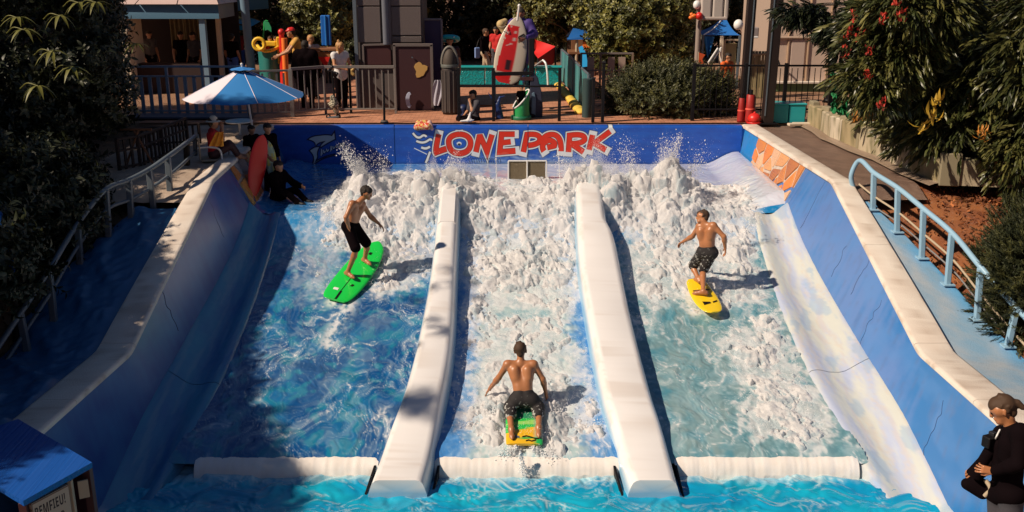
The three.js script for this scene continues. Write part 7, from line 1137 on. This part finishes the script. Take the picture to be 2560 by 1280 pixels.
const broad = sprayGeo(1, 9, 0.30, 0.125, 0.052), broadS = sprayGeo(2, 9, 0.24, 0.11, 0.05), lance = sprayGeo(3, 9, 0.26, 0.155, 0.036, { droop: 0.45, open: 0.75, hang: true }), fine = sprayGeo(4, 16, 0.30, 0.075, 0.022, { open: 0.7 }), conifer = sprayGeo(5, 22, 0.20, 0.06, 0.010, { open: 0.6, droop: 0.1 });
const DARK = [[0.012, 0.018, 0.006], [0.035, 0.040, 0.010]], MIDG = [[0.025, 0.034, 0.010], [0.085, 0.085, 0.018]], LIT = [[0.055, 0.062, 0.016], [0.27, 0.25, 0.055]];
// left: three broad leaved trees that shade the left wall
const leftOK = (p) => {
  const D = -p.z, y = p.y, stray = N3(p.x * 1.1, y * 1.1, D * 1.1) > 0.62;
  if (D < 17.9) return p.x < mix(-6.55, -7.05, smooth(14.5, 17.5, D)) + (y > 0.7 ? 0.2 : 0) && y < 0.4 + 0.94 * (-7 - p.x) + (D < 11 ? 0.4 : 0) ;
  if (D > 19.5 && D < 22.9 && y > 1.2 && p.x > -10.5) return false;
  return p.x < -0.384 * D - (y < 0.65 ? 0.052 * D * (stray ? 0.3 : 1) : 0);
};
[[[-8.6, 0.9, 9.4], [1.9, 2.0, 1.8], 'dense dark tree behind the booth at the near left', 105, 70], [[-8.7, 1.0, 12.6], [2.3, 2.4, 2.0], 'dense dark tree overhanging the near end of the left walkway', 101, 100], [[-8.9, 1.2, 15.8], [2.3, 2.4, 1.9], 'dense dark tree beside the middle of the left walkway', 102, 110], [[-9.5, 2.0, 19.0], [2.2, 2.7, 1.1], 'tall dark tree beside the left path with leaves before the fence', 103, 120], [[-12.2, 2.3, 21.4], [2.2, 2.8, 1.8], 'tall dark tree at the far left edge of the picture', 106, 80], [[-11.0, 2.4, 24.3], [1.8, 2.9, 1.5], 'dark tree left of the kiosk behind the other left trees', 104, 90]].forEach(([c, r, l, s, n]) => {
  const t = thing('broadleaf_tree', l, 'tree', V(c[0], -0.4, c[2])); trunk(t, V(c[0], -0.8, c[2]), V(c[0] - 0.4, c[1] + (c[2] > 17.9 ? r[1] * 0.5 : -0.3), c[2]), 0.17, bark, c[2] > 17.9 ? 5 : 3, s);
  foliage(t, 'crown', broad, leafMat(0.5), clumps(s, V(...c), v3(...r), n * 1.25, 58, { clump: 0.55, cut: leftOK }), DARK, s);
  foliage(t, 'low_leaves', broad, leafMat(0.5), clumps(s + 50, V(c[0], -0.2, c[2]), v3(r[0] * 0.95, 0.9, r[2]), n >> 1, 40, { clump: 0.5, cut: leftOK }), DARK, s + 50);
});
// high boughs over the left walkway, out of the picture, whose shade falls on the left divider
{
  const t = scene.children.find((o) => o.userData?.label?.startsWith('dense dark tree overhanging the near end')), list = [], r = rngOf(88);
  for (let i = 0; i < 60; i++) list.push([plus(V(-8.3, 4.2, 10.1), v3((r() - 0.5) * 0.7, (r() - 0.5) * 0.2, (r() - 0.5) * 0.5)), v3(r() - 0.5, 0.3, r() - 0.5).normalize(), 0.9]);
  foliage(t, 'high_bough', broad, leafMat(0.5), list, DARK, 89); part(t, 'limb', tube([V(-8.7, 2.4, 12.5), V(-8.4, 3.6, 11.2), V(-8.3, 4.2, 10.1)], 0.012, 20, 6), bark);
}
// sunlit sprays of large leaves hanging out of the left trees
{
  const t = thing('palm_leaf_sprays', 'yellow green sprays of long fingered leaves hanging from the left trees', 'leaf sprays', atD(150, 150, 13.2)), m = mat(0.13, 0.125, 0.018, 0.5, { side: THREE.DoubleSide }), r = rngOf(7), L = leafGeo(0.24, 0.05, 0.9);
  for (const [x, y, D] of [[60, 75, 13], [45, 45, 14], [130, 130, 12.8], [180, 170, 12.9], [340, 110, 18.5], [95, 215, 12.6], [200, 8, 14], [240, 6, 14.5], [150, 40, 14]]) { const c = atD(x, y, D), g = []; for (let k = 0; k < 7; k++) { const l = L.clone(); l.rotateX(-1.0 - 0.5 * r()); l.rotateY(k * 0.9 + r() * 0.5); l.translate(c.x, c.y, c.z); g.push(l); } g.push(tube([plus(c, v3(-0.3, -0.05, -0.15)), plus(c, v3(-0.15, 0.03, -0.05)), c], 0.008, 10, 5)); part(t, 'leaf_spray', g, m); }
}
// backdrop beyond the court
const farOK = (p) => -p.z > 30;
[[-12, 39, 3.2, 'dark tree behind the kiosk roof', DARK], [-8.6, 41, 3.3, 'dark tree behind the lamp pole', DARK], [-5.4, 38, 2.9, 'dark tree with a lit edge behind the blue play panel', MIDG], [-2.2, 41, 3.2, 'dark tree behind the grey tower', DARK], [0.9, 40, 3.0, 'dark tree behind the purple figure', DARK], [3.9, 42, 3.2, 'olive tree behind the red canopy', MIDG], [7.0, 40, 3.0, 'dark tree behind the blue tent', DARK], [10.2, 41, 3.2, 'dark tree behind the tall columns', DARK], [14, 41, 3.2, 'dark tree behind the beige building', DARK], [-16, 40, 3.4, 'dark tree at the far left edge', DARK]].forEach(([x, D, R, l, tone], i) => {
  const t = thing('far_tree', l, 'tree', V(x, 0, D)); trunk(t, V(x, 0, D), V(x, 4, D), 0.2, bark, 4, 200 + i);
  foliage(t, 'crown', broad, leafMat(0.6), clumps(210 + i, V(x, 2.6, D), v3(R * 0.72, 3.0, 1.7), 80, 40, { clump: 0.7, cut: farOK }).map(([p, d, s]) => [p, d, s * 1.5]), tone, 230 + i);
});
// sunlit nearer trees in the background
[[796, 40, 34, 0.9, 1.3, 'sunlit yellow green tree left of the grey tower', 301], [1420, 20, 36, 1.5, 1.2, 'sunlit olive tree right of the purple figure', 302], [1600, 70, 31, 1.5, 1.5, 'large sunlit olive bush tree left of the blue tent', 303]].forEach(([px, py, D, rx, ry, l, s]) => {
  const c = atD(px, py, D), t = thing('sunlit_tree', l, 'tree', V(c.x, 0, D)); trunk(t, V(c.x, 0, D), plus(c, v3(0, 0.2, 0)), 0.12, bark, 5, s);
  foliage(t, 'crown', broadS, leafMat(0.5), clumps(s, c, v3(rx, ry, 1.2), s === 303 ? 130 : 70, 46, { clump: 0.36, cut: (p) => p.y > 0.15 }).map(([p, d, k]) => [p, d, k * 1.1]), LIT, s);
});
{ // round clipped shrub behind the back wall
  const c = atD(1672, 250, 25.6), t = thing('round_shrub', 'wide bushy olive shrub right behind the blue back wall', 'shrub', v3(c.x, 0, c.z)); for (let k = 0; k < 7; k++) part(t, 'stem', bar(v3(c.x + (k - 3) * 0.3, 0, c.z), v3(c.x + (k - 3) * 0.42, 0.7, c.z + 0.1 * (k % 3)), 0.02, 0.01, 6), bark);
  foliage(t, 'leaves', fine, leafMat(0.55), clumps(311, v3(c.x, 0.42, c.z), v3(1.62, 0.62, 0.85), 150, 34, { clump: 0.24, cut: (p) => p.y > 0.02 && p.z > -26.8 && p.z < -24.2, rise: 0.7 }), [[0.030, 0.036, 0.012], [0.13, 0.125, 0.035]], 311);
}
// right: drooping lance leaved tree with red flowers
{
  const c = V(9.35, 1.15, 18.6), t = thing('flowering_tree', 'large drooping tree with narrow leaves and red flowers on the right', 'tree', V(9.3, 0, 18.9)); trunk(t, V(8.75, 0.2, 18.0), V(9.2, 2.6, 18.6), 0.11, bark, 6, 401);
  part(t, 'trunk', tube([V(9.9, 0, 17.2), V(9.8, 1.0, 17.4), V(9.9, 2.2, 17.6)], 0.10, 20, 8), bark);
  const ok = (p) => { const D = -p.z; return p.x > mix(7.05, 7.55, smooth(0.9, 0.0, p.y)) + 0.0 * D && p.y > -0.25 && (p.x > 7.9 || p.y > 0.15) && D > 14.6; };
  const down = (l) => l.map(([p, d, s]) => [p, plus(d, v3(-0.1, -0.9, 0.1)).normalize(), s]);
  foliage(t, 'crown', lance, leafMat(0.4), down(clumps(402, c, v3(2.5, 1.9, 2.6), 300, 38, { clump: 0.42, cut: ok })), [[0.035, 0.045, 0.012], [0.15, 0.14, 0.040]], 402);
  foliage(t, 'crown', lance, leafMat(0.4), down(clumps(403, V(10.4, 2.4, 17.0), v3(2.6, 1.6, 2.4), 200, 36, { clump: 0.5, cut: ok })), [[0.028, 0.036, 0.010], [0.11, 0.105, 0.028]], 403);
  const hang = []; for (const [x, y, D, k] of [[1975, 22, 20.6, 12], [2000, 30, 20.5, 16], [2028, 22, 20.4, 16], [2056, 36, 20.3, 22], [2080, 52, 20.2, 24], [2100, 80, 20.0, 24], [2112, 112, 19.9, 22], [2140, 40, 19.6, 26]]) hang.push(...clumps(x, atD(x, y, D), v3(0.12, 0.10, 0.1), 3, k, { clump: 0.13 }));
  foliage(t, 'crown', lance, leafMat(0.4), down(hang), [[0.012, 0.018, 0.008], [0.035, 0.04, 0.015]], 404);
  foliage(t, 'crown', lance, leafMat(0.4), down([...clumps(405, atD(2235, 90, 17.6), v3(0.75, 0.75, 0.7), 34, 34, { clump: 0.30 }), ...clumps(406, atD(2180, 190, 17.6), v3(0.42, 0.42, 0.5), 16, 26, { clump: 0.24 }), ...clumps(407, atD(2290, 20, 17.4), v3(0.8, 0.6, 0.7), 30, 34, { clump: 0.30 })]), [[0.035, 0.045, 0.012], [0.15, 0.14, 0.040]], 405);
  part(t, 'limb', tube([V(9.1, 2.2, 18.6), atD(2180, 20, 19.5), atD(2080, 10, 20.2), atD(1985, 18, 20.6)], 0.03, 30, 6), bark);
  // flower heads and yellowing leaf clusters
  const r = rngOf(409), pet = leafGeo(0.07, 0.035, 0.5), fm = mat(0.45, 0.03, 0.014, 0.6, { side: THREE.DoubleSide }), ym = mat(0.42, 0.26, 0.025, 0.5, { side: THREE.DoubleSide }), om = mat(0.50, 0.20, 0.03, 0.6, { side: THREE.DoubleSide });
  const head = (x, y, D, n, g, m, nm) => { const q = atD(x, y, D), l = []; for (let k = 0; k < n; k++) { const e = g.clone(); e.rotateX(0.4 + 1.6 * r()); e.rotateY(r() * 6.28); e.translate(q.x + (r() - 0.5) * 0.12, q.y + (r() - 0.5) * 0.2, q.z + (r() - 0.5) * 0.1); l.push(e); } part(t, nm, l, m); };
  for (const [x, y, D] of [[2132, 42, 17.2], [2208, 48, 16.6], [2254, 38, 16.4], [2120, 84, 17.4], [2148, 92, 17.2], [2116, 132, 17.6], [2172, 126, 16.9], [2168, 188, 16.9], [2204, 262, 16.3], [2242, 2, 16.4]]) head(x, y, D, 22, pet, fm, 'flower_head');
  for (const [x, y, D] of [[2330, 300, 15.8], [2300, 322, 15.8], [2345, 262, 15.9]]) head(x, y, D, 9, leafGeo(0.22, 0.06, 0.6), ym, 'yellow_leaf_cluster');
  for (const [x, y, D] of [[2150, 285, 18.8], [2165, 272, 18.7], [2180, 235, 18.2], [2140, 296, 19.0], [2175, 290, 18.5], [2455, 340, 16.2]]) head(x, y, D, 26, leafGeo(0.14, 0.03, 0.4), om, 'orange_leaf_cluster');
}
{ // green netting at the foot of the tree
  const t = thing('green_netting', 'bright green netting heaped behind the concrete blocks', 'netting', atD(2105, 275, 20.5)), a = (x, y) => atD(x, y, 20.5); part(t, 'net', paint(loft(range(0, 1, 0.04).map((v) => range(0, 1, 0.04).map((u) => plus(lerp(lerp(a(2078, 180), a(2100, 176), u), lerp(a(2080, 280), a(2136, 300), u), v), v3(0, 0.10 * fbm(u * 3, v * 3, 3), 0.28 * fbm(u * 4 + 5, v * 4, 4)))))), (x, y, D) => { const k = 0.55 + 0.7 * Math.abs(N3(x * 30, y * 30, D * 30)); return [0.004 * k, 0.19 * k, 0.055 * k]; }), vmat(0.8, { side: THREE.DoubleSide })); part(t, 'cord', tube([a(2082, 236), a(2090, 262), a(2112, 276), a(2126, 286)], 0.012, 20, 5), M.green);
}
// feathery bush by the right handrail
{
  const c = atD(2560, 690, 13.9), t = thing('feathery_bush', 'dark feathery bush at the right edge beside the handrail', 'bush', v3(c.x, -1.6, c.z)); part(t, 'stem', bar(v3(c.x + 0.2, -1.7, c.z), v3(c.x, c.y + 0.3, c.z), 0.05, 0.02, 8), bark);
  foliage(t, 'leaves', conifer, leafMat(0.6), clumps(501, v3(c.x + 0.25, c.y - 0.05, c.z), v3(0.72, 1.05, 0.8), 190, 46, { clump: 0.26, rise: 0.8, cut: (p) => p.x > 6.95 }), [[0.022, 0.030, 0.010], [0.085, 0.085, 0.022]], 501);
}
// low growth and dry leaves
{
  const r = rngOf(601), list = []; for (let i = 0; i < 9000; i++) { const x = 6.75 + 5.5 * Math.pow(r(), 0.8), D = 11 + 8.5 * r(); if (D > 17.6 && x < 7.7) continue; const y = groundY(x, D); list.push([V(x, y + 0.025, D), v3(r() - 0.5, 0.5 * r(), r() - 0.5).normalize(), 0.25 + 0.5 * r()]); }
  const chip = loft([[v3(-0.03, 0, 0), v3(0.03, 0, 0.01)], [v3(-0.02, 0.12, 0.02), v3(0.025, 0.11, 0)]]); const im = foliage(scene, 'bark_mulch', chip, leafMat(0.9), list, [[0.10, 0.028, 0.010], [0.40, 0.14, 0.045]], 602, 'rust coloured bark mulch on the ground right of the handrail'); void im;
  const l2 = []; for (let i = 0; i < 2600; i++) { const x = -6.9 - 3 * r(), D = 9.5 + 8 * r(); l2.push([V(x, groundY(x, D) + 0.02, D), v3(r() - 0.5, 0.4 * r(), r() - 0.5).normalize(), 0.4 + 0.8 * r()]); }
  foliage(scene, 'fallen_leaves', leafGeo(0.11, 0.05, 0.3), leafMat(0.8), l2, [[0.08, 0.05, 0.025], [0.30, 0.19, 0.09]], 603, 'dry leaves on the ground under the left trees');
}
renderer.render(scene, camera);
